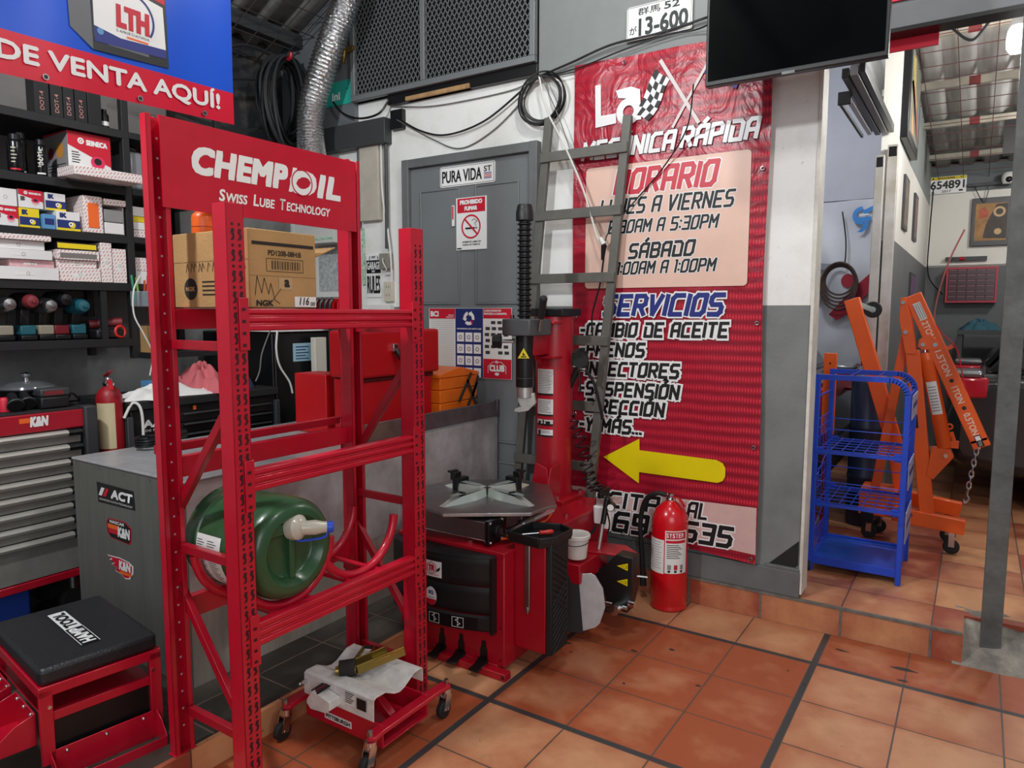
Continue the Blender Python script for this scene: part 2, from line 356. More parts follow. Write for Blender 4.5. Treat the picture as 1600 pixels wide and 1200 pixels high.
# ================================================================ SETTING
fl_ = MB().box(-4.2, 4.5, -7.5, .3, -.1, 0, M_FLOOR); CHIP = mat('floor_chip', '#2e2724', .7)
for x, y, r, e_, s_ in ((-.70, -.665, .016, .6, 1), (-.562, -.56, .015, .5, 2), (.335, -.295, .022, .35, 3), (-.93, -.83, .008, .7, 4), (-.62, -.95, .007, .8, 5), (-.36, -.80, .012, .5, 6), (-1.0, -.76, .03, .4, 7), (.08, -.145, .03, .25, 8), (.33, -.185, .05, .25, 9), (.0, -.55, .007, .7, 10), (-.08, -.47, .006, .8, 11)):
    fl_.flat([(x+r*(1+.25*math.sin(3*t+s_))*math.cos(t), y+r*e_*(1+.3*math.sin(2*t+s_*2))*math.sin(t)) for t in [2*PI*i/14 for i in range(14)]], CHIP, FT(0), .0006)
struct(fl_.build('floor'))
SLATE = tile_mat('dark_slate_tile', '#26231f', '#4a453d', panel=False, ox=.12, oy=.2, rough=.45)
GROUT = mat('grey_grout', '#6f6a63', .8, var=.3, vscale=20, bump=.4, bscale=80)
o = MB().box(-4.2, -1.562, -7.5, .02, 0, .1, SLATE).box(-1.562, -1.542, -7.5, .0, 0, .099, M_STEP).build('floor_platform'); struct(o)
step = MB().box(-1.5, .535, .0, 5.6, .0, .14, M_STEP).box(.535, 4.5, .22, 5.6, 0, .1395, M_STEP)
step.box(-1.5, .53, -.003, .012, .128, .1412, GROUT)
for x in (-1.045, -.68, -.315, .05, .415): step.box(x-.005, x+.005, -.0025, .002, 0, .14, GROUT)
struct(step.build('floor_step'))
CONC = mat('rough_concrete', '#8d877d', .9, var=.45, vscale=9, bump=.9, bscale=30)
rp = MB()
def _ramp(a, b):
    x = .50+a*1.9; y = -.02+b*.34; z = .142*min(1, b*1.25)-(.012 if a > .1 else 0)+.012*math.sin(x*31+y*17)*math.sin(y*41)
    return (x, y, max(0.002, z) if b > .02 else -.01)
rp.grid(_ramp, 40, 14, CONC); struct(rp.build('trim_concrete_ramp'))
# back wall with its openings and boards
w = MB().box(-3.9, -.14, .02, .12, 0, 3.9, M_WALL); struct(w.build('wall_back'))
struct(MB().box(-.142, -.128, .008, .135, .16, 2.95, mat('wall_edge_paint', '#d8d6cc', .6, var=.2, bump=.3, bscale=40)).build('trim_wall_edge'))
struct(MB().box(-1.45, -.137, .002, .03, .142, .268, GREY).box(-.30, -.139, .003, .021, .268, .285, GREY).build('baseboard_back', bevel=.003))
HOLE_DARK = mat('dark_hole', '#20201f', .9)
struct(MB().flat([(-.285, .285), (-.15, .42), (-.15, .30), (-.17, .275)], HOLE_DARK, FB(.019), 0).build('trim_broken_corner'))  # flat dark patch painted for the shade inside the broken hole
struct(MB().box(-1.617, .06, -.0, .02, 2.815, 3.9, mat('header_grey', '#7f8483', .55, var=.06)).build('wall_header'))
struct(MB().box(-3.9, -3.036, -.02, .02, 2.76, 3.9, mat('loft_side_grey', '#686d71', .55, var=.1)).build('wall_loft_side'))
struct(MB().box(-3.9, -2.74, -.05, .02, 2.60, 2.76, DGREY).box(-2.74, -1.617, -.02, .02, 2.835, 2.895, BLK).build('trim_loft_beam', bevel=.004))
struct(MB().box(-3.0, -2.83, -.02, .02, 2.12, 2.62, mat('beige_panel', '#b9b3a6', .6, var=.15)).build('trim_beige_panel', bevel=.004))
struct(MB().box(-2.72, -2.62, -.015, .02, 2.68, 2.80, BLK).build('trim_black_patch'))
struct(MB().box(-2.58, -2.08, -.03, .02, 2.835, 2.862, mat('raw_wood', '#a9855a', .7, var=.3, vscale=20)).build('trim_wood_batten', bevel=.003))
struct(MB().box(-3.9, -3.75, -7.5, .1, 0, 3.9, wall_mat('left_wall_shaded_top', '#2c2e33', '#999b9b', 2.58)).build('wall_left'))  # dark upper colour is shade painted into the wall
# loft opening closed by expanded metal
EXP = mat('expanded_metal', '#7d8284', .5, .4)
win = MB(); fx0, fx1, fz0, fz1 = -3.036, -1.617, 2.895, 3.75
for a, b, c, d in ((fx0, fx1, fz0, fz0+.035), (fx0, fx0+.035, fz0+.035, fz1), (fx1-.035, fx1, fz0+.035, fz1), (-2.44, -2.405, fz0+.035, fz1)): win.box(a, b, -.05, -.015, c, d, EXP)
win = struct(win.build('window_1', bevel=.003))
me_ = MB(); sp = .034; k = 1.62; x = fx0-.9/k
while x < fx1+.9:
    for s in (1, -1):
        # line x = xs + s*(z-fz0)/k , clipped to the frame
        z0, z1 = fz0, fz1; xa = x; xb = x+s*(z1-z0)/k
        pa, pb = (xa, z0), (xb, z1)
        t0, t1 = 0.0, 1.0; dx = xb-xa
        ta, tb = (fx0-xa)/dx, (fx1-xa)/dx; lo, hi = min(ta, tb), max(ta, tb); t0, t1 = max(t0, lo), min(t1, hi)
        if t1 > t0+.01: me_.beam((xa+dx*t0, -.035, z0+(z1-z0)*t0), (xa+dx*t1, -.035, z0+(z1-z0)*t1), .005, .004, EXP, up=(0, 1, 0))
    x += sp
me_.build('mesh_panel', win)
struct(MB().box(fx0-.02, fx1+.02, .018, .0195, fz0, 3.9, mat('loft_darkness', '#0e0f10', .9)).build('wall_loft_dark_sheet'))  # thin black sheet standing in for the unlit loft interior
# grey six panel door
DOOR = mat('door_grey', '#73787a', .45, var=.06, vscale=4, bump=.03, bscale=30)
d = MB().box(-2.565, -1.665, .0, .019, .14, 2.42, DOOR)
d = struct(d.build('door_1', bevel=.002))
def dpanel(x0, x1, z0, z1):
    q = MB(); q.box(x0, x1, -.004, .002, z0, z1, DOOR)
    for a, b, c, e in ((x0-.012, x0, z0-.012, z1+.012), (x1, x1+.012, z0-.012, z1+.012), (x0, x1, z0-.012, z0), (x0, x1, z1, z1+.012)): q.box(a, b, -.009, .002, c, e, DOOR)
    q.build('door_panel', d, bevel=.004)
for x0, x1 in ((-2.475, -2.185), (-2.045, -1.755)):
    dpanel(x0, x1, 1.575, 2.262); dpanel(x0, x1, .74, 1.36); dpanel(x0, x1, .25, .60)
fr = MB()
for a, b, c, e in ((-2.62, -2.565, .14, 2.475), (-1.665, -1.61, .14, 2.475), (-2.565, -1.665, 2.42, 2.474)): fr.box(a, b, -.03, .02, c, e, GREY)
struct(fr.build('trim_door_frame', bevel=.004))
# right side: post, beam, back room
POST = mat('post_grey', '#656968', .5, var=.2, vscale=8, bump=.1, bscale=60, col2='#484b4a')
struct(MB().box(.598, .675, .1, .18, 0, 2.76, POST).box(.675, .6765, .11, .17, 2.06, 2.09, BLUP).build('trim_steel_post', bevel=.004))
struct(MB().box(.06, 3.5, .1, .2, 2.75, 2.93, mat('beam_grey', '#70757a', .5, var=.08)).box(.06, 3.5, .098, .2, 2.735, 2.752, BLK).build('trim_beam'))
struct(MB().box(-.07, .03, 1.68, 5.3, .14, 3.5, M_WALLR).build('wall_back_room_left'))
struct(MB().box(-1.6, 4.5, 5.0, 5.1, .14, 2.72, M_WALLR).box(-1.6, 4.5, 4.98, 5.1, 2.72, 3.0, mat('far_beam_grey', '#5d6466', .55)).build('wall_back_room'))
struct(MB().box(-.0695, .0305, 1.73, 5.0, 2.60, 3.5, mat('upper_wall_grey', '#8f9492', .55, var=.08)).build('wall_back_room_upper'))
TARP = mat('white_tarp', '#dfe1ea', .5, var=.06, vscale=3)
LAV = mat('pale_partition', '#c5c8d4', .6, var=.04)
struct(MB().box(-1.6, .02, 3.55, 3.6, 2.52, 4.2, LAV).build('wall_side_bay'))
struct(MB().box(-1.6, .02, 3.9, 3.95, .14, 2.6, mat('side_bay_paint', '#b9bac4', .6)).build('wall_side_bay_back'))
# sliding gate channels
CH = mat('gate_channel', '#c3c5cd', .4, .5)
rail = MB()
rail.box(-.135, -.108, .66, 1.54, 2.625, 2.66, CH).box(-.168, -.152, .66, 1.5, 2.605, 2.625, DGREY).box(-.17, -.105, .635, .66, 2.60, 2.665, BLK).box(-.102, -.07, .3, 1.62, 2.635, 2.68, BLK).box(-.066, -.03, .3, 1.62, 2.64, 2.69, mat('rail_grey', '#77787c', .45, .3)).box(-.028, .0, .3, 1.66, 2.65, 2.70, BLK)
struct(rail.build('trim_gate_rail', bevel=.003))
gp = MB()
for x0, x1, y0, z1 in ((-.086, -.034, 1.56, 2.50), (-.024, .036, 1.6, 2.565)):
    gp.box(x0, x1, y0, y0+.06, .14, z1, mat('gate_post', '#c9c9cc', .5, .2, col2='#a29d8d', vscale=3)); gp.box(x0+.006, x1-.006, y0-.001, y0+.01, z1-.075, z1-.012, BLK)
struct(gp.build('trim_gate_posts', bevel=.003))
# corrugated roofs
ROOF = mat('corrugated_sheet', '#b5b5b2', .5, .15, var=.25, vscale=2.2, stretch=(6, .6, 1))
def roof(name, x0, x1, y0, y1, zf, along='y', per=.2, amp=.018):
    q = MB(); n = int(abs((x1-x0) if along == 'y' else (y1-y0))/per*8)
    def pf(a, b):
        x = x0+(x1-x0)*a; y = y0+(y1-y0)*b; t = (x if along == 'y' else y)/per % 1
        return (x, y, zf(x, y)+(amp*2 if t < .28 else (amp*2*(1-(t-.28)/.1) if t < .38 else (0 if t < .9 else amp*2*(t-.9)/.1))))
    q.grid(pf, n if along == 'y' else 1, 1 if along == 'y' else n, ROOF); return struct(q.build(name, solid=.003, ang=15))
zr = lambda x, y: 3.55-.115*y
roof('ceiling_back_room', -.3, 3.4, .2, 5.3, zr)
pw = MB(); WIRE2 = mat('red_oxide_patch', '#7d2a2c', .6, var=.3, vscale=12)
PUR = mat('purlin_paint', '#a39e90', .5, var=.25, vscale=5)
for y in (1.0, 1.9, 2.75, 3.6, 4.5):
    z = zr(0, y)
    pw.box(-.2, 3.2, y-.02, y+.02, z-.07, z-.02, PUR)
    for xx in (.36, 1.5): pw.box(xx, xx+.07, y-.022, y+.022, z-.072, z-.018, WIRE2)
struct(pw.build('trim_purlins'))
gw = MB(); WIRE = mat('red_oxide_wire', '#5a302d', .6)
for i in range(12):
    x = .10+i*.21; gw.cyl((x, .3, zr(0, .3)-.13), (x, 5, zr(0, 5)-.13), .003, WIRE, n=5)
for i in range(20):
    y = .35+i*.23; gw.cyl((.05, y, zr(0, y)-.13), (2.5, y, zr(0, y)-.13), .003, WIRE, n=5)
struct(gw.build('ceiling_wire_grid'))
struct(MB().box(.60, .72, 3.6, 3.7, 2.80, 3.10, BLK).build('trim_dark_column'))
zl = lambda x, y: 3.34+.5*(x+3.75)
roof('ceiling', -3.9, -.9, -6.8, .02, zl, along='x')
pl = MB()
for x in (-3.55, -2.9, -2.2, -1.5):
    pl.box(x-.03, x+.03, -6.8, .0, zl(x, 0)-.11, zl(x, 0)-.02, DGREY)
struct(pl.build('trim_roof_beams'))
gw = MB(); WIRED = mat('dark_wire', '#3a3736', .6)
for i in range(20):
    x = -3.7+i*.15; gw.cyl((x, -3, zl(x, 0)-.13), (x, 0, zl(x, 0)-.13), .0035, WIRED, n=5)
for i in range(20):
    y = -.1-i*.15; gw.cyl((-3.75, y, zl(-3.75, 0)-.13), (-.9, y, zl(-.9, 0)-.13), .0035, WIRED, n=5)
struct(gw.build('ceiling_wire_net'))
# ================================================================ RED STORAGE RACK
rack = thing('storage_rack', 'tall red steel storage rack of slotted uprights with a white lettered red header panel', 'rack', (-1.42, -1.9, 0))
def upright(y0, y1, xf, xb, z0, z1, front):
    q = MB(); t = .003; W_ = y1-y0
    web = (xf-t, xf) if front else (xb, xb+t)
    q.box(web[0], web[1], y0, y1, z0, z1, RED)
    q.box(xb, xf, y0, y0+t, z0, z1, RED).box(xb, xf, y1-t, y1, z0, z1, RED)
    lip = (xb, xb+t) if front else (xf-t, xf)
    q.box(lip[0], lip[1], y0, y0+.016, z0, z1, RED).box(lip[0], lip[1], y1-.016, y1, z0, z1, RED)
    xs = xf if front else xb+t; F = FX(xs); z = z0+.03
    dark = GLUE if front else mat('slot_light', '#d8cfcf', .6)
    while z < z1-.05:
        for yy in (y0+W_*.33, y0+W_*.72):
            if front:
                s = 1 if yy > y0+W_*.5 else .8
                q.flat([(yy-.007, z), (yy+.005, z+.002), (yy+.009*s, z+.012), (yy+.005, z+.022), (yy+.008, z+.032), (yy-.002, z+.034), (yy-.006, z+.022), (yy+.001, z+.012)], dark, F, .0006)
                q.disc(yy, z+.045, .0048, dark, F, .0006, 8)
            else: q.disc(yy, z+.045, .0036, dark, F, .0006, 8)
        z += .058
    q.box(xb-.004, xf+.004, y0-.004, y1+.004, z0, z0+.004, RED)
    return q.build('upright', rack, bevel=.0012)
upright(-2.297, -2.240, -1.230, -1.292, 0, 1.815, True); upright(-1.532, -1.466, -1.230, -1.292, 0, 1.820, True)
upright(-2.325, -2.258, -1.550, -1.582, .1, 2.093, False); upright(-1.532, -1.466, -1.550, -1.612, .1, 2.10, False)
hd = MB().box(-1.549, -1.541, -2.288, -1.496, 1.826, 2.09, RED)
F = FX(-1.541)
hd.text('CHEMP', F, -2.190, -1.823, 1.938, 2.026, WHT, bold=.06, shear=.18, sp=1.06)
hd.text('OIL', F, -1.815, -1.578, 1.93, 2.018, WHT, bold=.06, shear=.18, sp=1.06)
hd.flat([(-1.822, 1.936), (-1.806, 1.936), (-1.782, 2.022), (-1.800, 2.022)], WHT, F, .0011)
hd.annulus(-1.762, 1.974, .043, .0475, RED, F, .0024)
x = -2.10
for cap, rest, wc, wr in (('S', 'WISS', .024, .083), ('L', 'UBE', .022, .066), ('T', 'ECHNOLOGY', .024, .205)):
    hd.text(cap, F, x, x+wc, 1.868, 1.906, WHT, bold=.03, shear=.15); hd.text(rest, F, x+wc+.003, x+wc+wr, 1.868, 1.898, WHT, bold=.03, shear=.15); x += wc+wr+.022
hd.box(-1.552, -1.546, -2.288, -1.496, 2.088, 2.094, RED)
hd.build('header_panel', rack, bevel=.001)
def beam(xc, y0, y1, z0, z1, front):
    q = MB(); s = 1 if front else -1; h = z1-z0
    prof = [(-.02, z0)]+[(.010, z0), (.014, z0+h*.06), (.014, z0+h*.24), (.006, z0+h*.30), (.006, z0+h*.38), (.014, z0+h*.44), (.014, z0+h*.60), (.006, z0+h*.66), (.006, z0+h*.74), (.014, z0+h*.80), (.013, z0+h*.96), (.008, z1)]+[(-.02, z1)]
    pr = [(a*s, b) for a, b in prof]
    M = Matrix(((1, 0, 0, xc), (0, 0, 1, 0), (0, 1, 0, 0), (0, 0, 0, 1)))
    q.prism(pr, y0, y1, RED, M)
    for yy in (y0, y1):
        a, b = (yy-.028, yy+.004) if yy == y0 else (yy-.004, yy+.03)
        xx = xc+.012*s; q.box(min(xx, xx+.004*s), max(xx, xx+.004*s), a, b, z0-.055, z1+.03, RED)
        F = FX(xx+.004) if front else None
        if front:
            for k in range(4): q.rect(a+.008, a+.02, z0-.045+k*.034, z0-.036+k*.034, GLUE, F, .0006)
    return q.build('shelf_beam', rack, bevel=.0012)
for z0, z1 in ((1.460, 1.524), (.990, 1.057), (.520, .592)):
    beam(-1.2405, -2.240, -1.532, z0, z1, True); beam(-1.600, -2.256, -1.532, z0, z1, False)
def strut(name, p, q_): return MB().beam(p, q_, .022, .028, RED2).build(name, rack, bevel=.002)
for y, hs, dg in ((-2.27, (1.415, .775, .235), ((1.25, .88), (.27, .64))), (-1.495, (1.45, .785, .145), ((1.335, .93), (.29, .655)))):
    for z in hs: strut('cross_strut', (-1.56, y, z), (-1.28, y, z))
    for (zf, zb) in dg: strut('diagonal_brace', (-1.285, y+.008, zf), (-1.585, y+.008, zb))
strut('tie_bar', (-1.66, -2.28, 1.075), (-1.66, -1.45, 1.075))
for yc in (-2.08, -1.765):
    for dy in (-.07, .07): MB().cyl((-1.612, yc+dy, .582), (-1.236, yc+dy, .582), .009, RED, n=10).build('cradle_bar', rack)
    for xx in (-1.29, -1.50):
        MB().ring((xx, yc, .788), .165, .0125, RED, ax=(1, 0, 0), n=30, k=10, a0=PI*(.08 if xx > -1.4 else .06), a1=PI*.94).build('cradle_hoop', rack) if False else \
        MB().tube([(xx, yc+.182*math.cos(a), .768+.182*math.sin(a)) for a in [PI*1.02+(PI*.96)*i/28 for i in range(29)]], .016, RED, 10).build('cradle_hoop', rack)
# green jug lying in the left cradle
jug = thing('plastic_jug', 'dark green plastic oil drum lying on its side in the red rack', 'jug', (-1.45, -2.08, .63))
GRN = mat('green_plastic', '#2f5636', .3, var=.12, vscale=5, coat=.2, bump=.06, bscale=50)
R_ = .163; q = MB(); cz = .768
prof = [(.02, 0), (.10, .0), (.128, .006), (.146, .02), (R_, .045), (R_, .10), (R_-.005, .105), (R_-.005, .25), (R_, .255), (R_, .335), (R_-.004, .358), (R_-.016, .378), (R_-.034, .388), (R_-.05, .388), (R_-.062, .374), (R_-.075, .352), (R_-.11, .348), (.006, .348)]
q.axial((-1.63, -2.08, cz), (-1, -2.08, cz), prof, GRN, 48)
# broad flat shoulder across the front face that carries the spout and the grip
q.box(-1.31, -1.262, -2.19, -1.97, cz+.052, cz+.088, GRN).build('drum_body', jug, bevel=.006)
gq = MB().box(-1.30, -1.262, -2.088, -2.066, cz-.098, cz+.06, GRN); gq.build('grip', jug, bevel=.006)
gq = MB().box(-1.298, -1.2965, -2.118, -2.088, cz-.06, cz+.035, BLK); gq.build('grip_hollow', jug)
CLR = mat('clear_plastic', '#c9c4b4', .25, coat=.3); BLC = mat('blue_plastic', '#2a55d8', .35)
sp_ = MB(); c0 = Vector((-1.268, -2.075, cz+.07)); dv = Vector((.62, .78, -.05)).normalized()
sp_.axial(c0, c0+Vector((1, .2, .1)), [(.001, -.01), (.040, 0), (.042, .012), (.040, .03), (.03, .04), (.02, .045), (.001, .046)], CLR, 20)
sp_.axial(c0+Vector((.03, .005, 0)), c0+Vector((.03, .005, 0))+dv, [(.001, 0), (.022, .005), (.024, .05), (.019, .07), (.018, .085), (.001, .086)], CLR, 16)
so = sp_.build('spout', jug)
bt = MB(); c1 = c0+Vector((.03, .005, 0))+dv*.083
bt.axial(c1, c1+dv, [(.001, 0), (.0185, .001), (.0185, .018), (.015, .022), (.001, .022)], BLC, 16)
bt.tube([c1, c1+Vector((0, -.005, -.03)), c0+Vector((.03, .02, -.045)), c0+Vector((.02, .0, -.04))], .004, BLC, 6, sub=4)
L(bt.build('spout_cap', so), 'blue spout cap')
lb = MB(); lr = R_-.0035
def _lab(a, b): t = PI*(.93-.86*a); return (-1.53+.11*b, -2.08-lr*math.cos(t)*-1*-1, cz+lr*math.sin(t)) if False else (-1.535+.13*b, -2.08+lr*math.cos(PI*1.32-PI*.42*a), cz+lr*math.sin(PI*1.32-PI*.42*a))
lb.grid(_lab, 30, 1, PAPER)
for k in range(24):
    a0 = .06+k*.037
    for b0, b1 in ((.10, .38), (.5, .85)):
        ln = MB(); lb.grid(lambda a, b, a0=a0, b0=b0, b1=b1: tuple(Vector((0, -2.08, cz))+(Vector(_lab(a0+a*.009, b0+(b1-b0)*b*(.6+.4*((k*7) % 5)/4)))-Vector((0, -2.08, cz)))*1.0+Vector((0, (Vector(_lab(a0, 0))-Vector((0, -2.08, cz))).y*.006, (Vector(_lab(a0, 0))-Vector((0, -2.08, cz))).z*.006))), 1, 1, BLKP)
L(lb.build('label', jug), 'white printed paper label')
# cardboard carton on the top beams
CARD = mat('cardboard', '#b08a58', .8, var=.1, vscale=9, bump=.15, bscale=120)
CARDP = mat('carton_print', '#221c18', .8)
carton = thing('carton', 'brown cardboard carton with black printing on the top tier of the red rack', 'box', (-1.46, -2.06, 1.526))
q = MB().box(-1.65, -1.272, -2.197, -1.945, 1.527, 1.758, CARD)
F = FX(-1.272)
q.rect(-2.185, -1.955, 1.712, 1.722, CARDP, F); q.text('PD120B-08H:B', F, -2.128, -2.005, 1.683, 1.699, CARDP, bold=.02)
for k in range(34):
    if (k*37 % 11) > 3: q.rect(-2.12+k*.0034, -2.12+k*.0034+.0019, 1.642, 1.668, CARDP, F)
q.stroke([(-2.135, 1.636), (-2.135, 1.674), (-1.998, 1.674), (-1.998, 1.636), (-2.135, 1.636)], .0016, CARDP, F)
q.text('NGK', F, -2.175, -2.115, 1.532, 1.55, CARDP, bold=.05)
pts = [(-2.178, 1.565), (-2.17, 1.62), (-2.155, 1.57), (-2.145, 1.615), (-2.13, 1.568), (-2.122, 1.6), (-2.108, 1.55), (-2.09, 1.54)]
q.stroke(pts, .002, CARDP, F); q.stroke([(-2.12, 1.545), (-2.085, 1.585)], .002, CARDP, F)
q.rect(-2.092, -2.042, 1.582, 1.618, mat('tape', '#b99a70', .35), F); q.text('a', F, -2.072, -2.052, 1.59, 1.613, CARDP, .0016, bold=.06)
q.rect(-2.034, -1.949, 1.530, 1.562, PAPER, F); q.text('116', F, -2.016, -1.978, 1.536, 1.56, CARDP, .0016, bold=.02, shear=.2); q.text('oo', F, -1.972, -1.953, 1.534, 1.546, CARDP, .0016, bold=.02)
q.rect(-2.196, -1.946, 1.6215, 1.6225, mat('crease', '#7d6240', .9), F)
F2 = FB(-2.197)
q.rect(-1.649, -1.273, 1.668, 1.6692, mat('crease', '#7d6240', .9), F2)
q.disc(-1.56, 1.585, .034, CARDP, F2, ry=.034); q.text('NGK', F2, -1.585, -1.537, 1.578, 1.592, CARD, .0016, bold=.05)
for k in range(4): q.rect(-1.50, -1.36+.01*(k % 2), 1.604-k*.013, 1.6085-k*.013, CARDP, F2)
for i, xx in enumerate((-1.58, -1.555, -1.54, -1.515, -1.50, -1.47, -1.445, -1.43, -1.40, -1.38, -1.35, -1.33, -1.30)): q.stroke([(xx, 1.638), (xx+.006, 1.664), (xx+.014, 1.642+.006*(i % 3))], .0022, CARDP, F2)
q.build('carton_body', carton, bevel=.003)
MB().add([(-1.272, -1.945, 1.69), (-1.65, -1.945, 1.69), (-1.60, -1.835, 1.728), (-1.30, -1.835, 1.728)], [(0, 1, 2, 3)], CARD).build('carton_flap', carton, solid=.004)
can = thing('gas_canister', 'small orange gas canister standing on the brown carton', 'canister', (-1.59, -2.125, 1.758))
OR1 = mat('orange_plastic', '#e2601c', .4, var=.06)
MB().lathe([(.001, 0), (.034, 0), (.036, .004), (.036, .055), (.033, .066), (.018, .078), (.008, .082), (.008, .09), (.001, .09)], OR1, Matrix.Translation((-1.59, -2.125, 1.758)), 24).build('canister_body', can)
MB().ring((-1.59, -2.125, 1.785), .0362, .0012, mat('orange_dark', '#a84310', .5)).build('rib', can)
# transmission jack at the foot of the rack
jack = thing('transmission_jack', 'low red transmission jack with white saddle on four castors under the red rack', 'jack', (-1.26, -1.75, 0))
TJ = RED
for xx, y0, y1 in ((-1.085, -1.93, -1.53), (-1.475, -1.955, -1.57)):
    q = MB(); q.prism([(y0, -.022), (y0+.05, -.026), (y1-.05, -.026), (y1, -.022), (y1+.012, 0), (y1, .022), (y1-.05, .016), (y0+.05, .016), (y0, .022), (y0-.012, 0)], -.008, .008, TJ, Matrix(((0, 1, 0, xx), (1, 0, 0, 0), (0, 0, -1, .118), (0, 0, 0, 1))))
    q.build('crossbar', jack, bevel=.003)
    for yy in (y0, y1):
        c = thing  # castor
        b = MB(); b.cyl((xx, yy, .12), (xx, yy, .142), .009, STL, n=6).cyl((xx, yy, .088), (xx, yy, .11), .021, CHR, n=16)
        b.beam((xx-.014, yy-.018, .03), (xx-.014, yy, .092), .003, .032, CHR, up=(0, 1, 0)).beam((xx+.014, yy-.018, .03), (xx+.014, yy, .092), .003, .032, CHR, up=(0, 1, 0)).cyl((xx-.017, yy-.018, .034), (xx+.017, yy-.018, .034), .005, STL, n=8)
        b = L(b.build('castor', jack), 'chrome castor with a black wheel')
        MB().axial((xx-.0115, yy-.018, .034), (xx+1, yy-.018, .034), [(.012, 0), (.03, 0), (.034, .004), (.034, .019), (.03, .023), (.012, .023)], RUB, 20).build('wheel', b)
q = MB()
for yy in (-1.865, -1.635): q.box(-1.47, -1.09, yy-.004, yy+.004, .045, .128, TJ)
q.box(-1.47, -1.09, -1.865, -1.635, .045, .051, TJ).build('base_channel', jack, bevel=.002)
F = FB(-1.869); q = MB().rect(-1.37, -1.235, .066, .092, PAPER, F); q.text('PITTSBURGH', F, -1.363, -1.242, .072, .086, BLKP, .002, bold=.04)
q.build('name_plate', jack)
MB().cyl((-1.14, -1.875, .078), (-1.14, -1.62, .078), .014, STL, n=14).build('axle_bolt', jack); MB().cyl((-1.40, -1.875, .085), (-1.40, -1.62, .085), .008, STL, n=10).build('axle_bolt', jack)
q = MB(); 
for yy in (-1.80, -1.70): q.beam((-1.38, yy, .085), (-1.17, yy, .185), .012, .026, TJ)
q.beam((-1.16, -1.75, .08), (-1.30, -1.75, .185), .03, .03, TJ).build('lift_arm', jack, bevel=.002)
WPT = mat('white_worn_paint', '#dcdad6', .5, var=.22, vscale=16, bump=.1, bscale=60)
xs = [(-1.905, .158), (-1.903, .232), (-1.892, .238), (-1.845, .236), (-1.80, .212), (-1.775, .206), (-1.75, .212), (-1.70, .24), (-1.66, .242), (-1.652, .236), (-1.65, .19)]
pr = [(a, b) for a, b in xs]+[(a+(.004 if i < 3 else -.004 if i > 7 else 0), b-.005) for i, (a, b) in reversed(list(enumerate(xs)))]
sd = MB().prism(pr, -1.435, -1.095, WPT, Matrix(((0, 0, 1, 0), (1, 0, 0, 0), (0, 1, 0, 0), (0, 0, 0, 1))))
sd.prism([(-1.335, .215), (-1.25, .20), (-1.25, .17), (-1.275, .155), (-1.345, .148), (-1.365, .165), (-1.362, .18)], 1.905, 1.955, WPT, Matrix(((1, 0, 0, 0), (0, 0, -1, 0), (0, 1, 0, 0), (0, 0, 0, 1))))
sd = sd.build('saddle', jack, bevel=.0015, ang=12); L(sd, 'white bent steel saddle')
F = FB(-1.908); q = MB().rect(-1.225, -1.175, .184, .228, PAPER, F, .001).rect(-1.168, -1.124, .183, .222, BLKP, F, .001)
for k in range(6): q.rect(-1.222, -1.18-.006*(k % 3), .224-k*.0065, .227-k*.0065, BLKP, F, .0016)
q.build('warning_label', sd)
MB().cyl((-1.42, -1.907, .205), (-1.42, -1.93, .208), .007, CHR, n=8).cyl((-1.42, -1.93, .208), (-1.408, -1.945, .215), .004, CHR, n=8).build('wing_bolt', jack)
strap = thing('ratchet_strap', 'brass coloured ratchet strap lying across the white jack saddle', 'strap', (-1.28, -1.78, .215))
BRS = mat('brass_plate', '#a08a4a', .3, .9); WEB = mat('black_webbing', '#26201f', .8, var=.1); WEBR = mat('red_webbing', '#6a2028', .8)
q = MB(); wp = [(-1.33, -1.95, .21), (-1.315, -1.88, .226), (-1.30, -1.80, .226), (-1.28, -1.74, .238)]
for (p, r_) in zip(wp, wp[1:]): q.beam(p, r_, .04, .003, WEB); q.beam(Vector(p)+Vector((0, 0, .002)), Vector(r_)+Vector((0, 0, .002)), .012, .002, WEBR)
q.build('webbing', strap)
q = MB()
for s in (-.036, .036):
    a = Vector((-1.29+s*.8, -1.83+s*.5, .25)); b = Vector((-1.20+s*.8, -1.68+s*.5, .285)); q.beam(a, b, .005, .034, BRS)
q.cyl((-1.32, -1.86, .252), (-1.265, -1.815, .252), .015, BRS, n=14).beam((-1.245, -1.75, .272), (-1.215, -1.70, .282), .05, .004, BRS)
q.build('ratchet_frame', strap, bevel=.001)
MB().cyl((-1.318, -1.842, .25), (-1.275, -1.806, .255), .03, WEB, n=16).build('strap_roll', strap)
q = MB(); 
for s in (-.022, .022): q.beam((-1.30+s*.8, -1.78+s*.5, .24), (-1.33+s*.8, -1.68+s*.5, .262), .003, .02, BRS)
q.cyl((-1.35, -1.69, .262), (-1.31, -1.668, .262), .006, BLK, n=10).build('ratchet_handle', strap)
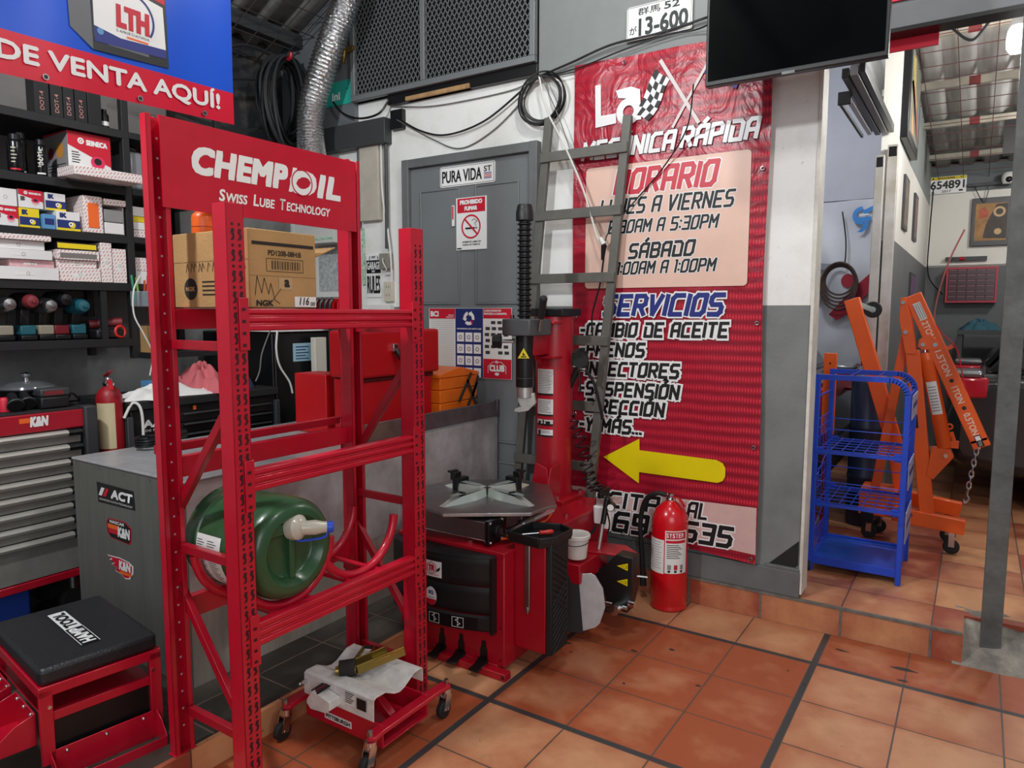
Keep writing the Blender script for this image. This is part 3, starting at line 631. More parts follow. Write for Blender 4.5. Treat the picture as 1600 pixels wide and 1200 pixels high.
# rolling mechanic stool, front left
stool = thing('rolling_stool', 'red steel rolling mechanic stool with square black padded seat', 'stool', (-1.985, -2.41, .1), math.radians(-7.8))
LM = Wm['rolling_stool']
def sb(): return MB(LM)
q = sb(); q.grid(lambda a, b: (-.252+.504*a, -.17+.34*b, .352+.006*math.sin(PI*min(1, max(0, a)))*math.sin(PI*b)), 10, 8, BLACK)
LEA = mat('black_leather', '#202327', .38, bump=.25, bscale=160, var=.1)
q = sb().prism(rrect(-.252, .252, -.172, .172, .022), .298, .352, LEA)
so = q.build('seat_pad', stool, bevel=.014, segs=3)
FS = LM @ frame((0, 0, .353), (-1, 0, 0), (0, -1, 0))
q = MB(); q.rect(-.005, .17, -.027, .027, WHT, FS, .0015).rect(-.165, -.005, -.027, .027, BLKP, FS, .0012).stroke([(-.165, -.027), (-.005, -.027)], .002, WHT, FS, .0016).stroke([(-.165, .027), (-.005, .027)], .002, WHT, FS, .0016)
q.text('HAMP', FS, -.155, -.012, -.02, .02, WHT, .002, bold=.05); q.text('TOOL', FS, .005, .158, -.02, .02, BLKP, .002, bold=.05)
L(q.build('printed_logo', so), 'white and black printed logo')
q = sb()
for x0, x1, y0, y1 in ((-.255, .255, -.176, -.172), (-.255, .255, .172, .176), (-.258, -.254, -.176, .176), (.254, .258, -.176, .176)): q.box(x0, x1, y0, y1, .268, .300, RED)
q.box(-.255, .255, -.174, .174, .292, .298, RED).build('seat_frame', stool, bevel=.002)
for sx in (-1, 1):
    for sy in (-1, 1):
        q = sb(); x = .24*sx; y = .158*sy
        q.beam((x, y, .29), (x+.012*sx, y+.006*sy, .06), .036, .003, RED, up=(0, 1, 0)) if False else q.box(min(x, x+.018*sx), max(x, x+.018*sx), y-.018, y+.018, .055, .29, RED)
        lg = q.build('leg', stool, bevel=.002)
        c = sb(); c.cyl((x, y, .03), (x, y, .06), .01, STL, n=8); c.axial((x-.011, y, .027), (x+1, y, .027), [(.008, 0), (.024, 0), (.027, .004), (.027, .018), (.024, .022), (.008, .022)], RUB, 16); c.build('castor', lg)
q = sb().box(-.24, .245, -.16, .16, .188, .192, RED2).box(.238, .252, -.14, .14, .185, .214, RED).box(.232, .246, -.14, .14, .20, .206, RED2)
q.build('upper_shelf', stool, bevel=.002)
sb().box(.232, .238, -.14, .14, .075, .187, BLK).build('dark_panel', stool)
def bin_(M, w, dpt, h, notch):
    q = MB(M); q.box(-w/2, w/2, -.002, .002, 0, h, RED).box(-w/2, w/2, 0, dpt, 0, .003, RED)
    for s in (-1, 1): q.prism([(0, 0), (dpt, 0), (dpt, h*.45), (dpt*.55, h*.8), (0, h)], s*w/2-.0015, s*w/2+.0015, RED, Matrix(((0, 0, 1, 0), (1, 0, 0, 0), (0, 1, 0, 0), (0, 0, 0, 1))))
    if notch:
        q.prism([(-w/2, 0), (w/2, 0), (w/2, h*.6), (w*.22, h*.6), (w*.2, h*.35), (-w*.2, h*.35), (-w*.22, h*.6), (-w/2, h*.6)], dpt-.0015, dpt+.0015, RED, Matrix(((1, 0, 0, 0), (0, 0, 1, 0), (0, 1, 0, 0), (0, 0, 0, 1))))
    else: q.box(-w/2, w/2, dpt-.0015, dpt+.0015, 0, h*.45, RED)
    for k in (-1, 0, 1): q.ball((k*w*.36, .004, h*.88), .006, CHR, n=8, k=6)
    return q.build('tray_bin', stool, bevel=.0015)
bin_(LM @ Matrix.Translation((.256, 0, -.02)) @ Matrix.Rotation(-PI/2, 4, 'Z'), .31, .075, .115, False)
bin_(LM @ Matrix.Translation((.12, -.178, .11)) @ Matrix.Rotation(PI, 4, 'Z'), .19, .10, .10, True)
bin_(LM @ Matrix.Translation((-.13, -.178, .11)) @ Matrix.Rotation(PI, 4, 'Z'), .19, .10, .10, True)
for s in (-1, 1): sb().cyl((.25, s*.15, .235), (.262, s*.15, .235), .006, CHR, n=8).build('bolt', stool)
tag(MB().box(-3.21, -3.01, -2.60, -2.12, .101, .29, mat('blue_crate', '#1d3f9a', .5)).build('blue_crate', bevel=.01), 'blue plastic crate under the red tool cabinet', 'crate')
# ================================================================ METAL CLAD WORKBENCH
ZINC = mat('galvanised_sheet', '#d2cccc', .36, .15, var=.22, vscale=5, bump=.05, bscale=12, col2='#a59f9f')
BSIDE = mat('bench_grey_paint', '#6d6e69', .5, .2, var=.15, vscale=3, stretch=(6, 6, .5))
BTOP = mat('bench_top_sheet', '#b4b6b9', .36, .3, var=.15, vscale=12)
WOODW = mat('white_worn_boards', '#aaa196', .7, var=.25, vscale=4, stretch=(3, 3, .4))
bench = thing('workbench', 'long metal clad workbench with stickers on its grey near end', 'workbench', (-2.29, -1.05, .1))
q = MB().box(-2.70, -1.885, -2.05, -2.046, .1, .885, BSIDE).box(-2.70, -2.696, -2.046, -.02, .1, .885, BSIDE)
F = FB(-2.05)
q.flat([(-2.509, .814), (-2.228, .811), (-2.222, .734), (-2.503, .729)], BLKP, F)
q.text('ACT', F, -2.40, -2.235, .758, .797, WHT, .0022, bold=.06, shear=.15); q.flat([(-2.495, .76), (-2.47, .76), (-2.445, .795), (-2.47, .795)], WHT, F, .0022); q.flat([(-2.462, .76), (-2.438, .76), (-2.412, .795), (-2.436, .795)], REDP, F, .0022)
q.text('ADVANCED CLUTCH TECHNOLOGY', F, -2.49, -2.24, .741, .749, WHT, .0022)
hexa = [(-2.42, .592), (-2.28, .585), (-2.262, .60), (-2.258, .655), (-2.30, .675), (-2.43, .673), (-2.449, .655), (-2.445, .61)]
q.flat(hexa, REDP, F, .0010).flat([(-2.355+(a+2.355)*.93, .63+(b-.63)*.93) for a, b in hexa], BLKP, F, .0016)
ORP = mat('orange_print', '#ef6a23', .5)
q.rect(-2.435, -2.35, .632, .65, ORP, F, .0022).rect(-2.43, -2.345, .612, .632, REDP, F, .0022)
q.text('K&N', F, -2.36, -2.268, .605, .648, WHT, .003, bold=.05, shear=.15); q.text('NASCAR', F, -2.42, -2.31, .655, .668, WHT, .0022, bold=.04, shear=.2)
fl = [(-2.46, .512), (-2.42, .505), (-2.44, .495), (-2.40, .49), (-2.425, .478), (-2.385, .47), (-2.40, .455), (-2.35, .448), (-2.325, .435), (-2.29, .44), (-2.262, .47), (-2.258, .50), (-2.29, .512), (-2.36, .518)]
q.flat(fl, WHT, F, .001).flat([(-2.36+(a+2.36)*.9, .48+(b-.48)*.9) for a, b in fl], REDP, F, .0016)
q.text('K&N', F, -2.365, -2.275, .468, .508, WHT, .003, bold=.05, shear=.15); q.rect(-2.36, -2.272, .452, .464, ORP, F, .0026)
for k in range(5): q.disc(-2.68+k*.19, .872, .006, STL, F, .001, 8)
q.build('end_panel', bench, bevel=.003)
q = MB().box(-1.889, -1.885, -2.046, -.9, .42, .885, ZINC).box(-1.889, -1.884, -.9, -.02, .14, .89, ZINC).box(-1.889, -1.8835, -1.2, -1.196, .42, .885, GREY)
q.build('metal_cladding', bench)
MB().box(-1.893, -1.886, -2.046, -.9, .1, .42, WOODW).build('wood_skirt', bench)
MB().box(-2.705, -1.882, -2.054, -.02, .885, .896, BTOP).build('worktop', bench, bevel=.004)
LIP = mat('dark_stainless', '#807074', .25, .5, var=.3, vscale=7)
MB().box(-1.895, -1.880, -1.22, -.005, .896, .985, LIP).box(-1.90, -1.878, -.03, .0, .89, .992, LIP).build('splash_lip', bench, bevel=.003)
# red and grey tool cabinet
kn = thing('tool_cabinet', 'wide red tool cabinet with eight grey drawers and pale metal handle strips', 'cabinet', (-3.12, -2.23, .1))
DRW = mat('grey_drawer', '#8b8983', .45, .25, var=.18, vscale=6)
HAN = mat('pale_metal_handle', '#c9c6be', .35, .5, var=.1)
MB().box(-3.32, -2.915, -2.60, -1.86, .31, .99, RED2).box(-3.32, -2.90, -2.60, -1.85, .30, .335, RED2).build('cabinet_body', kn, bevel=.004)
MB().box(-3.33, -2.895, -2.61, -1.86, .99, 1.072, RED2).build('top_rim', kn, bevel=.005)
MB().box(-3.325, -2.90, -2.605, -1.862, 1.068, 1.082, RUB).build('top_mat', kn, bevel=.004)
F = FX(-2.895); q = MB().rect(-2.165, -2.12, 1.035, 1.056, mat('orange_print', '#ef6a23', .5), F); q.text('K&N', F, -2.125, -2.05, 1.015, 1.06, WHT, .002, bold=.05, shear=.15); q.build('logo', kn)
MB().box(-2.916, -2.912, -2.595, -1.875, .34, .988, BLK).build('drawer_gap_shade', kn)  # black panel added to paint the shade in the drawer gaps
zt = [.985, .918, .851, .784, .717, .650, .583, .516, .335]
for a, b in zip(zt, zt[1:]):
    dr = MB().box(-2.93, -2.905, -2.59, -1.915, b+.004, a, DRW).build('drawer', kn, bevel=.002)
    M = Matrix(((1, 0, 0, -2.905), (0, 0, 1, 0), (0, 1, 0, a), (0, 0, 0, 1)))
    hq = MB().prism([(0, 0), (.022, -.004), (.026, -.014), (.02, -.026), (.012, -.027), (0, -.018)], -2.585, -1.975, HAN, M).build('handle', dr)
    MB().prism([(0, .001), (.023, -.003), (.027, -.014), (.021, -.028), (0, -.028)], -1.975, -1.918, BLACK, M).build('handle_end', dr)
MB().box(-2.94, -2.875, -1.905, -1.848, .70, 1.085, mat('bumper_grey', '#333436', .6)).build('corner_bumper', kn, bevel=.008)
for yy in (-2.5, -1.95):
    for xx in (-3.25, -2.98):
        MB().cyl((xx, yy, .22), (xx, yy, .31), .02, STL, n=10).axial((xx-.02, yy, .165), (xx+1, yy, .165), [(.02, 0), (.06, 0), (.065, .008), (.065, .032), (.06, .04), (.02, .04)], RUB, 18).build('castor', kn)
# ================================================================ TYRE CHANGER
tc = thing('tyre_changer', 'red tyre changing machine with steel turntable, upright column and black pedals', 'machine', (-1.36, -.65, 0))
q = MB().box(-1.64, -1.07, -1.165, -.175, .035, .52, MRED).box(-1.645, -1.064, -1.17, -.17, .508, .526, MRED)
q.box(-1.072, -1.066, -1.165, -1.09, .03, .52, MRED)
q.box(-1.66, -1.03, -1.215, -1.17, .0, .032, MRED).box(-1.60, -1.10, -1.17, -.18, .0, .036, MRED)
F = FB(-1.166)
for x, w_ in ((-1.397, .028), (-1.291, .028), (-1.171, .030)):
    q.flat([(x-w_/2-.004, .04), (x+w_/2+.004, .04), (x+w_/2+.004, .085), (x+w_/2-.004, .105), (x+w_/2-.004, .125), (x-w_/2+.004, .125), (x-w_/2+.004, .105), (x-w_/2-.004, .085)], BLK, F)
for z in (.06, .2): q.disc(-1.085, z, .004, BLK, F)
q.box(-1.05, -1.034, -1.216, -1.2, .008, .024, BLK)
q.build('machine_body', tc, bevel=.004)
def bulge(x): return -1.168-.075*(1-((x+1.40)/.30)**2)
bq = MB()
for z0, z1, dy in ((.372, .495, 0), (.248, .366, .004), (.176, .246, -.004)):
    bq.grid(lambda a, b: (-1.66+.555*a, bulge(-1.66+.555*a)+dy-(.0 if .06 < b < .94 else -.008), z0+(z1-z0)*b), 24, 8, BLACK)
bq.grid(lambda a, b: (-1.66+.555*a, bulge(-1.66+.555*a)*(1-b)+(-1.165)*b, .495+.014*math.sin(b*PI/2)), 24, 5, BLACK)
bq.box(-1.118, -1.104, -1.20, -1.166, .176, .50, BLACK)
fp = bq.build('front_cover', tc, fix=False)
def on_bulge(mb, x0, x1, z0, z1, m, off=.003, n=6): return mb.grid(lambda a, b: (x0+(x1-x0)*a, bulge(x0+(x1-x0)*a)-off, z0+(z1-z0)*b), n, 1, m)
def bfr(xc, off): 
    e = .01; u = Vector((2*e, bulge(xc+e)-bulge(xc-e), 0)); return frame((xc, bulge(xc)-off, 0), u, (0, 0, 1))
q = MB(); on_bulge(q, -1.435, -1.335, .388, .458, WHT, .004)
Fb = bfr(-1.385, .007); q.text('TR', Fb, -.016, .016, .415, .442, REDP, bold=.06, shear=.15)
hx = [(.026*math.cos(PI/6+PI/3*i), .428+.026*math.sin(PI/6+PI/3*i)) for i in range(7)]; q.stroke(hx, .003, REDP, Fb)
for s in (-1, 1):
    q.flat([(s*.028, .425), (s*.048, .438), (s*.046, .43), (s*.044, .424), (s*.038, .418), (s*.026, .414)], BLKP, Fb, .001)
q.text('TIRE EQUIPMENT', Fb, -.04, .04, .395, .402, REDP)
q.build('logo_plate', fp)
q = MB(); Fb = bfr(-1.385, .012); q.disc(0, .305, .030, WHT, Fb, 0, 28, ry=.041); q.flat([(.030*math.cos(a), .305+.041*math.sin(a)) for a in [PI*1.1+PI*.8*i/12 for i in range(13)]], REDP, Fb, .001)
q.text('EQ', Fb, -.012, .014, .312, .33, BLUP, .001, bold=.05); q.rect(-.018, .018, .298, .300, BLKP, Fb, .001)
q.build('round_sticker', fp)
q = MB(); on_bulge(q, -1.475, -1.30, .376, .470, mat('recess_black', '#0b0b0c', .6), .0015); on_bulge(q, -1.60, -1.175, .182, .238, BLK, .006, 16); q.build('recess', fp)
q = MB()
for x in (-1.46, -1.372, -1.258):
    Fb = bfr(x, .008); q.stroke([(-.026, .19), (.026, .19), (.026, .232), (-.026, .232), (-.026, .19)], .0022, WHT, Fb)
    for a, b in ((0, .198), (0, .212), (0, .226), (.008, .205), (-.008, .219)): q.disc(a, b, .0035, WHT, Fb, .0005, 10)
    q.stroke([(0, .196), (0, .228)], .0018, WHT, Fb)
L(q.build('pedal_pictograms', fp), 'white pedal pictograms on black strip')
for x in (-1.397, -1.291, -1.171): MB().prism([(-1.10, .05), (-1.17, .05), (-1.20, .034), (-1.245, .028), (-1.245, .02), (-1.19, .026), (-1.16, .03), (-1.10, .03)], x-.024, x+.024, BLK, Matrix(((0, 0, 1, 0), (1, 0, 0, 0), (0, 1, 0, 0), (0, 0, 0, 1)))).build('pedal', tc, bevel=.002)
# turntable
TX, TY = -1.375, -.85
MB().cyl((TX, TY, .52), (TX, TY, .64), .09, BLK, n=24).build('turntable_hub', tc)
A0 = math.atan2(-2.68, 1.89); poly = []
for i in range(4):
    a = A0+i*PI/2; n_ = Vector((math.cos(a), math.sin(a))); t_ = Vector((-n_.y, n_.x)); poly += [tuple(Vector((TX, TY))+n_*.31-t_*.19), tuple(Vector((TX, TY))+n_*.31+t_*.19)]
    b = a+PI/4; nb = Vector((math.cos(b), math.sin(b))); tb = Vector((-nb.y, nb.x)); poly += [tuple(Vector((TX, TY))+nb*.345-tb*.05), tuple(Vector((TX, TY))+nb*.345+tb*.05)]
MB().prism(poly, .645, .66, STL).build('turntable', tc, bevel=.002)
JAW = mat('clamp_cover', '#c4ccc5', .25, .35, coat=.3)
for i in range(4):
    a = A0+PI/4+i*PI/2; M = Matrix.Translation((TX, TY, .66)) @ Matrix.Rotation(a, 4, 'Z') @ Matrix.Diagonal((1, 1.3, 1.25, 1))
    q = MB(M); pr = [(.02, -.014), (.10, -.028), (.20, -.026), (.285, -.012), (.285, .012), (.20, .026), (.10, .028), (.02, .014)]
    n = len(pr); vs = [(x, y, 0) for x, y in pr]+[(.02+(x-.02)*.93, y*.75, .030 if x < .15 else (.026 if x < .25 else .006)) for x, y in pr]
    q.add(vs, [tuple(range(n, 2*n))]+[(k, (k+1) % n, n+(k+1) % n, n+k) for k in range(n)], JAW)
    q.flat([(.05, -.010), (.10, -.016), (.19, -.015), (.23, -.008), (.23, .008), (.19, .015), (.10, .016), (.05, .010)], mat('clamp_inlay', '#9aa8a2', .3, .2), Matrix.Identity(4), .0305)
    c = q.build('clamp', tc, bevel=.002)
    q = MB(M); q.box(.165, .20, -.03, .03, .0, .045, BLK) if i in (1, 2) else q.box(.15, .17, -.012, .012, .02, .034, BLK)
    if i in (1, 2): q.box(.20, .235, -.016, .016, .03, .062, BLK).box(.225, .25, -.02, .02, .058, .066, BLK)
    q.build('clamp_jaw', c, bevel=.002)
MB().cyl((TX, TY, .66), (TX, TY, .694), .016, BLK, n=12).build('hub_bolt', tc)
q = MB().box(-1.63, -1.18, -1.135, -1.045, .548, .628, mat('extruded_aluminium', '#8d8688', .32, .9)).box(-1.64, -1.175, -1.137, -1.043, .545, .551, CHR)
q.build('clamp_cylinder', tc, bevel=.004)
q = MB().box(-1.18, -1.158, -1.145, -1.035, .535, .638, BLK).cyl((-1.158, -1.09, .585), (-1.14, -1.09, .585), .028, BLK)
for yy in (-1.135, -1.045):
    for zz in (.545, .628): q.cyl((-1.185, yy, zz), (-1.152, yy, zz), .007, CHR, n=8)
q.build('cylinder_cap', tc, bevel=.002)
q = MB().cyl((-1.13, -1.06, .575), (-1.10, -.72, .60), .017, CHR).cyl((-1.122, -.95, .585), (-1.115, -.88, .59), .023, STL)
for t in (.3, .75): q.cyl((-1.125, -1.0+t*.2, .585), (-1.125, -1.0+t*.2, .65), .005, CHR, n=8)
q.build('push_rod', tc); L(MB().tube([(-1.14, -1.08, .55), (-1.11, -1.0, .548), (-1.09, -.9, .575), (-1.08, -.8, .575), (-1.10, -.70, .60)], .005, mat('orange_tube', '#e0552a', .4), 6, sub=5).build('air_line', tc), 'orange air line')
for x, y in ((-1.53, -1.10), (-1.27, -1.125), (-1.12, -.55)): MB().cyl((x, y, .526), (x, y, .538), .012, CHR, n=6).build('bolt', tc)
# column
q = MB().cyl((-1.36, -.25, .526), (-1.36, -.25, 1.495), .098, MRED, n=40).box(-1.50, -1.22, -.40, -.14, .526, .548, MRED)
q.prism([(-1.395, .548), (-1.275, .548), (-1.285, .72), (-1.355, .745)], .35, .358, MRED, Matrix(((1, 0, 0, 0), (0, 0, -1, -.09), (0, 1, 0, 0), (0, 0, 0, 1))))
q.prism([(-.49, .548), (-.33, .548), (-.33, .74), (-.43, .72)], -1.279, -1.271, MRED, Matrix(((0, 0, 1, 0), (1, 0, 0, 0), (0, 1, 0, 0), (0, 0, 0, 1))))
col_ = q.build('column', tc, bevel=.002)
MB().box(-1.465, -1.255, -.355, -.15, 1.495, 1.535, BLK).build('column_cap', tc, bevel=.004)
for x, y in ((-1.27, -.37), (-1.24, -.17)): MB().cyl((x, y, .548), (x, y, .562), .013, CHR, n=6).build('bolt', tc)
q = MB()
def on_col(mb, a0, a1, z0, z1, m, r=.0992, n=8): return mb.grid(lambda a, b: (-1.36+r*math.cos(a0+(a1-a0)*a), -.25+r*math.sin(a0+(a1-a0)*a), z0+(z1-z0)*b), n, 1, m)
ca = math.atan2(-3.28, 1.87)
b0, b1 = ca-1.05, ca-.05
for z0, z1 in ((1.085, 1.235), (.975, 1.078), (.925, .970), (.865, .918)):
    on_col(q, b0, b1, z0, z1, WHT); on_col(q, b0, b1, z1-.014, z1, REDP, .0997); on_col(q, b0, b1, z0, z0+.009, BLKP, .0997)
    k = z1-.022
    while k > z0+.016:
        on_col(q, b0+.08, b1-.1-.2*random.random(), k-.003, k, mat('label_grey', '#8a8a8c', .6), .0997); k -= .0085
on_col(q, b0+.1, b0+.3, .932, .948, BLKP, .1002); on_col(q, b0+.6, b0+.85, .932, .948, BLKP, .1002); on_col(q, b0+.42, b0+.5, .932, .955, BLKP, .1002); on_col(q, b0+.1, b0+.28, .875, .90, BLKP, .1002)
L(q.build('warning_labels', col_, fix=False), 'white warning labels with red headings')
q = MB().box(-1.425, -1.335, -.50, -.28, 1.30, 1.455, MRED).prism([(-.42, 1.28), (-.30, 1.20), (-.30, 1.30), (-.42, 1.30)], -1.385, -1.375, MRED, Matrix(((0, 0, 1, 0), (1, 0, 0, 0), (0, 1, 0, 0), (0, 0, 0, 1))))
for z in (1.285, 1.462): q.box(-1.46, -1.28, -.40, -.28, z-.006, z+.006, MRED)
q.build('swing_arm', tc, bevel=.003)
HEAD = mat('head_grey', '#4a4c4e', .4)
q = MB().prism([(-1.487, -.56), (-1.40, -.60), (-1.31, -.585), (-1.293, -.55), (-1.293, -.40), (-1.487, -.40)], 1.40, 1.482, HEAD)
hd_ = q.build('clamp_head', tc, bevel=.005); F = FB(-.5705); MB().rect(-1.327, -1.307, 1.42, 1.452, WHT, frame((0, -.59, 0), (1, .25, 0), (0, 0, 1)), .0).build('white_label', hd_) if False else None
q = MB(); sp2 = []
q.cyl((-1.392, -.5, 1.48), (-1.392, -.5, 1.97), .027, BLK, n=20)
zz = 1.49
while zz < 1.965: q.axial((-1.392, -.5, zz), (-1.392, -.5, 3), [(.027, 0), (.037, .006), (.037, .010), (.027, .016)], BLK, 20); zz += .0265
q.build('spring_cover', tc)
MB().lathe([(.03, 0), (.044, .004), (.044, .05), (.04, .056), (.04, .066), (.034, .082), (.001, .085)], BLACK, Matrix.Translation((-1.392, -.5, 1.962)), 24).build('spring_cap', tc)
q = MB().lathe([(.045, 0), (.046, .02), (.047, .20), (.047, .262)], BLK, Matrix.Translation((-1.388, -.5, 1.14)), 6 if False else 24); q.ring((-1.388, -.5, 1.185), .0465, .002, DGREY); q.build('shaft_sleeve', tc)
Ft = frame((-1.388+.047*.571, -.5-.047*.821, 0), (.821, .571, 0), (0, 0, 1)); Ft = frame((-1.388, -.5, 0)+Vector((.0475*.30, -.0475*.954, 0)) if False else (-1.388+.0485*.42, -.5-.0485*.907, 0), (.907, .42, 0), (0, 0, 1))
q = MB().flat([(-.033, 1.285), (.033, 1.285), (.0, 1.343)], BLKP, Ft, .001).flat([(-.029, 1.2875), (.029, 1.2875), (.0, 1.3385)], YELP, Ft, .0016).rect(-.014, .014, 1.292, 1.298, BLKP, Ft, .0022).flat([(-.006, 1.30), (.010, 1.302), (-.004, 1.318)], BLKP, Ft, .0022)
q.build('warning_sticker', tc)
q = MB().cyl((-1.388, -.5, 1.085), (-1.388, -.5, 1.142), .040, ALU, n=20)
for k in range(10): a = 2*PI*k/10; q.cyl((-1.388+.034*math.cos(a), -.5+.034*math.sin(a), 1.135), (-1.388+.034*math.cos(a), -.5+.034*math.sin(a), 1.15), .006, STL, n=6)
q.prism([(-.03, .09), (.05, .09), (.06, .04), (.02, .0), (-.03, -.01), (-.055, -.005), (-.05, .01), (-.02, .02), (-.035, .05)], -.018, .018, ALU, Matrix(((.907, 0, -.42, -1.388), (.42, 0, .907, -.5), (0, 1, 0, 1.02), (0, 0, 0, 1))))
L(q.build('mount_head', tc, bevel=.004), 'bright cast duckbill mounting head')
q = MB().cyl((-1.295, -.52, 1.425), (-1.262, -.555, 1.49), .009, STL, n=10).cyl((-1.262, -.555, 1.49), (-1.222, -.60, 1.575), .017, RUB, n=14).ball((-1.222, -.60, 1.577), .019, RUB, n=12, k=8); q.build('lock_lever', tc)
q = MB().cyl((-1.49, -.56, 1.37), (-1.43, -.53, 1.37), .010, CHR, n=10).cyl((-1.53, -.58, 1.37), (-1.49, -.56, 1.37), .034, BLK, n=8); q.build('star_knob', tc, bevel=.003)
MB().lathe([(.010, 0), (.010, .02), (.005, .025)], CHR, Matrix.Translation((-1.45, -.52, 1.482)), 8).build('bolt', tc)
# side cabinet with rubber pad and tray
MB().box(-1.07, -.918, -1.085, -.94, .098, .555, MRED).build('side_box', tc, bevel=.003)
q = MB().box(-.918, -.892, -1.08, -.935, .092, .575, RUB)
zz = .10
while zz < .55:
    a = zz; s = 1 if zz < .33 else -1
    q.beam((-.890, -1.07, a if s > 0 else a), (-.890, -.945, min(.565, max(.10, a+(.08*s if s > 0 else -.08)))), .009, .008, RUB, up=(1, 0, 0)); zz += .026
L(q.build('bead_pad', tc, bevel=.004), 'ribbed black rubber pad')
q = MB(); tp = [(-1.09, -1.10), (-.93, -1.115), (-.885, -1.06), (-.885, -.92), (-.96, -.885), (-1.075, -.93)]
q.prism(tp, .556, .572, BLACK)
for a, b in zip(tp, tp[1:]+tp[:1]): q.beam((a[0], a[1], .585), (b[0], b[1], .585), .01, .03, BLACK)
q.build('tool_tray', tc, bevel=.003)
# bead breaker arm, link and paddle
q = MB().prism([(-1.075, -.56), (-.94, -.53), (-.80, -.50), (-.78, -.44), (-.88, -.36), (-1.075, -.40)], .36, .372, MRED).box(-1.075, -.95, -.72, -.42, .27, .36, MRED)
q.build('breaker_arm', tc, bevel=.004)
q = MB().prism([(-.985, .26), (-.93, .30), (-.86, .375), (-.775, .372), (-.775, .215), (-.80, .10), (-.90, .10), (-.93, .20)], .44, .52, mat('breaker_black', '#1d1a1b', .4), Matrix(((1, 0, 0, 0), (0, 0, -1, 0), (0, 1, 0, 0), (0, 0, 0, 1))))
bb = q.build('breaker_link', tc, bevel=.004)
F = FB(-.5205); q = MB()
for z in (.32, .245): q.flat([(-.855, z), (-.80, z+.022), (-.80, z-.014)], YELP, F, .001).flat([(-.838, z+.001), (-.806, z+.012), (-.806, z-.006)], BLKP, F, .0016).flat([(-.834, z+.001), (-.809, z+.009), (-.809, z-.003)], YELP, F, .002)
q.build('warning_sticker', bb)
q = MB().cyl((-.90, -.555, .14), (-.79, -.545, .135), .012, CHR, n=12).cyl((-.835, -.60, .135), (-.835, -.52, .135), .027, CHR, n=20).cyl((-.79, -.52, .15), (-.76, -.52, .15), .018, CHR, n=14).cyl((-.775, -.47, .27), (-.73, -.45, .267), .006, STL, n=8)
q.build('pivot_bolt', tc)
Mp = frame((-.935, -.70, .175), (.93, .36, .0), (-.12, .1, 1))
pd = [(-.095, .115), (-.055, .135), (.03, .145), (.05, .135), (.085, .08), (.098, -.005), (.075, -.08), (.055, -.10), (-.02, -.128), (-.07, -.125), (-.085, -.10), (-.075, -.02), (-.082, .04)]
q = MB().prism(pd, -.006, .006, mat('paddle_zinc', '#c3c7ca', .35, .6, var=.12, vscale=20), Mp); q.prism([(-.1, .118), (-.06, .139), (-.03, .143), (.0, -.131), (-.075, -.13), (-.09, -.102), (-.08, -.02), (-.087, .04)], -.011, .011, BLACK, Mp)
L(q.build('breaker_paddle', tc, bevel=.002), 'pale steel breaker paddle with black edge guard')
MB().tube([(-.985, -.60, .27), (-.955, -.63, .25), (-.945, -.665, .20)], .014, BLK, 8, sub=4).build('paddle_arm', tc)
# air regulator at the side
q = MB().box(-1.064, -1.03, -.34, -.24, .53, .62, BLK).box(-1.05, -.985, -.36, -.30, .545, .585, ALU).cyl((-1.0, -.33, .43), (-1.0, -.33, .545), .021, WHT, r2=.028, n=16).cyl((-1.035, -.36, .46), (-1.035, -.36, .545), .022, WHT, r2=.026, n=16).cyl((-1.03, -.345, .585), (-1.03, -.345, .61), .018, BLK, n=12)
q.rect(-1.058, -1.035, .585, .61, WHT, FB(-.341), .0)
q.build('air_regulator', tc, bevel=.002)
L(MB().tube([(-1.03, -.34, .50), (-1.04, -.40, .43), (-1.06, -.45, .40)], .007, BLK, 6, sub=6).build('air_line', tc), 'black air line')
# loose things on and around it
t = thing('screwdriver', 'red handled screwdriver lying in the black tool tray of the machine', 'screwdriver', (-.96, -1.0, .572))
a = Vector((-1.05, -1.055, .581)); b = Vector((-.945, -.965, .588)); m_ = a.lerp(b, .52)
MB().cyl(a, m_, .003, CHR, n=8).build('blade', t); MB().axial(m_, b, [(.005, 0), (.010, .006), (.008, .018), (.0105, .04), (.0105, .056), (.005, .063)], mat('red_handle', '#d8302a', .35), 14).build('handle', t)
q = MB().box(-1.012, -.986, -1.098, -1.088, .27, .575, STL).prism([(-1.008, .575), (-.988, .575), (-.992, .592), (-1.004, .592)], 1.084, 1.10, STL, Matrix(((1, 0, 0, 0), (0, 0, -1, 0), (0, 1, 0, 0), (0, 0, 0, 1)))).box(-1.006, -.99, -1.102, -1.09, .26, .29, STL)
tag(q.build('tyre_lever', bevel=.004), 'flat steel tyre lever hanging on the front of the red side box', 'lever')
t = thing('bucket', 'small white lidded plastic bucket beside the tyre machine', 'bucket', (-1.0, -.72, .372)); T = Matrix.Translation((-1.0, -.655, .373))
PLW = mat('white_plastic', '#dfe0da', .35, var=.05)
MB().lathe([(.001, 0), (.043, 0), (.046, .003), (.056, .098), (.06, .10), (.06, .108)], PLW, T, 28).build('pail', t)
MB().lathe([(.063, .098), (.0635, .112), (.060, .116), (.052, .113), (.001, .114)], PLW, T, 28).build('lid', t)
MB().tube([(-1.0+.0605*math.cos(a), -.655+.0605*math.sin(a), .455+.012*math.sin(a*1.0)) for a in [PI+PI*i/16 for i in range(17)]], .0018, BLK, 6).build('bail_handle', t)
t = thing('inflator_wand', 'long silver tyre inflator wand with black grip and gauge on the machine', 'inflator', (-.98, -.46, .25))
MB().cyl((-.978, -.52, .20), (-.962, -.46, .50), .009, ALU, n=12).build('tube', t)
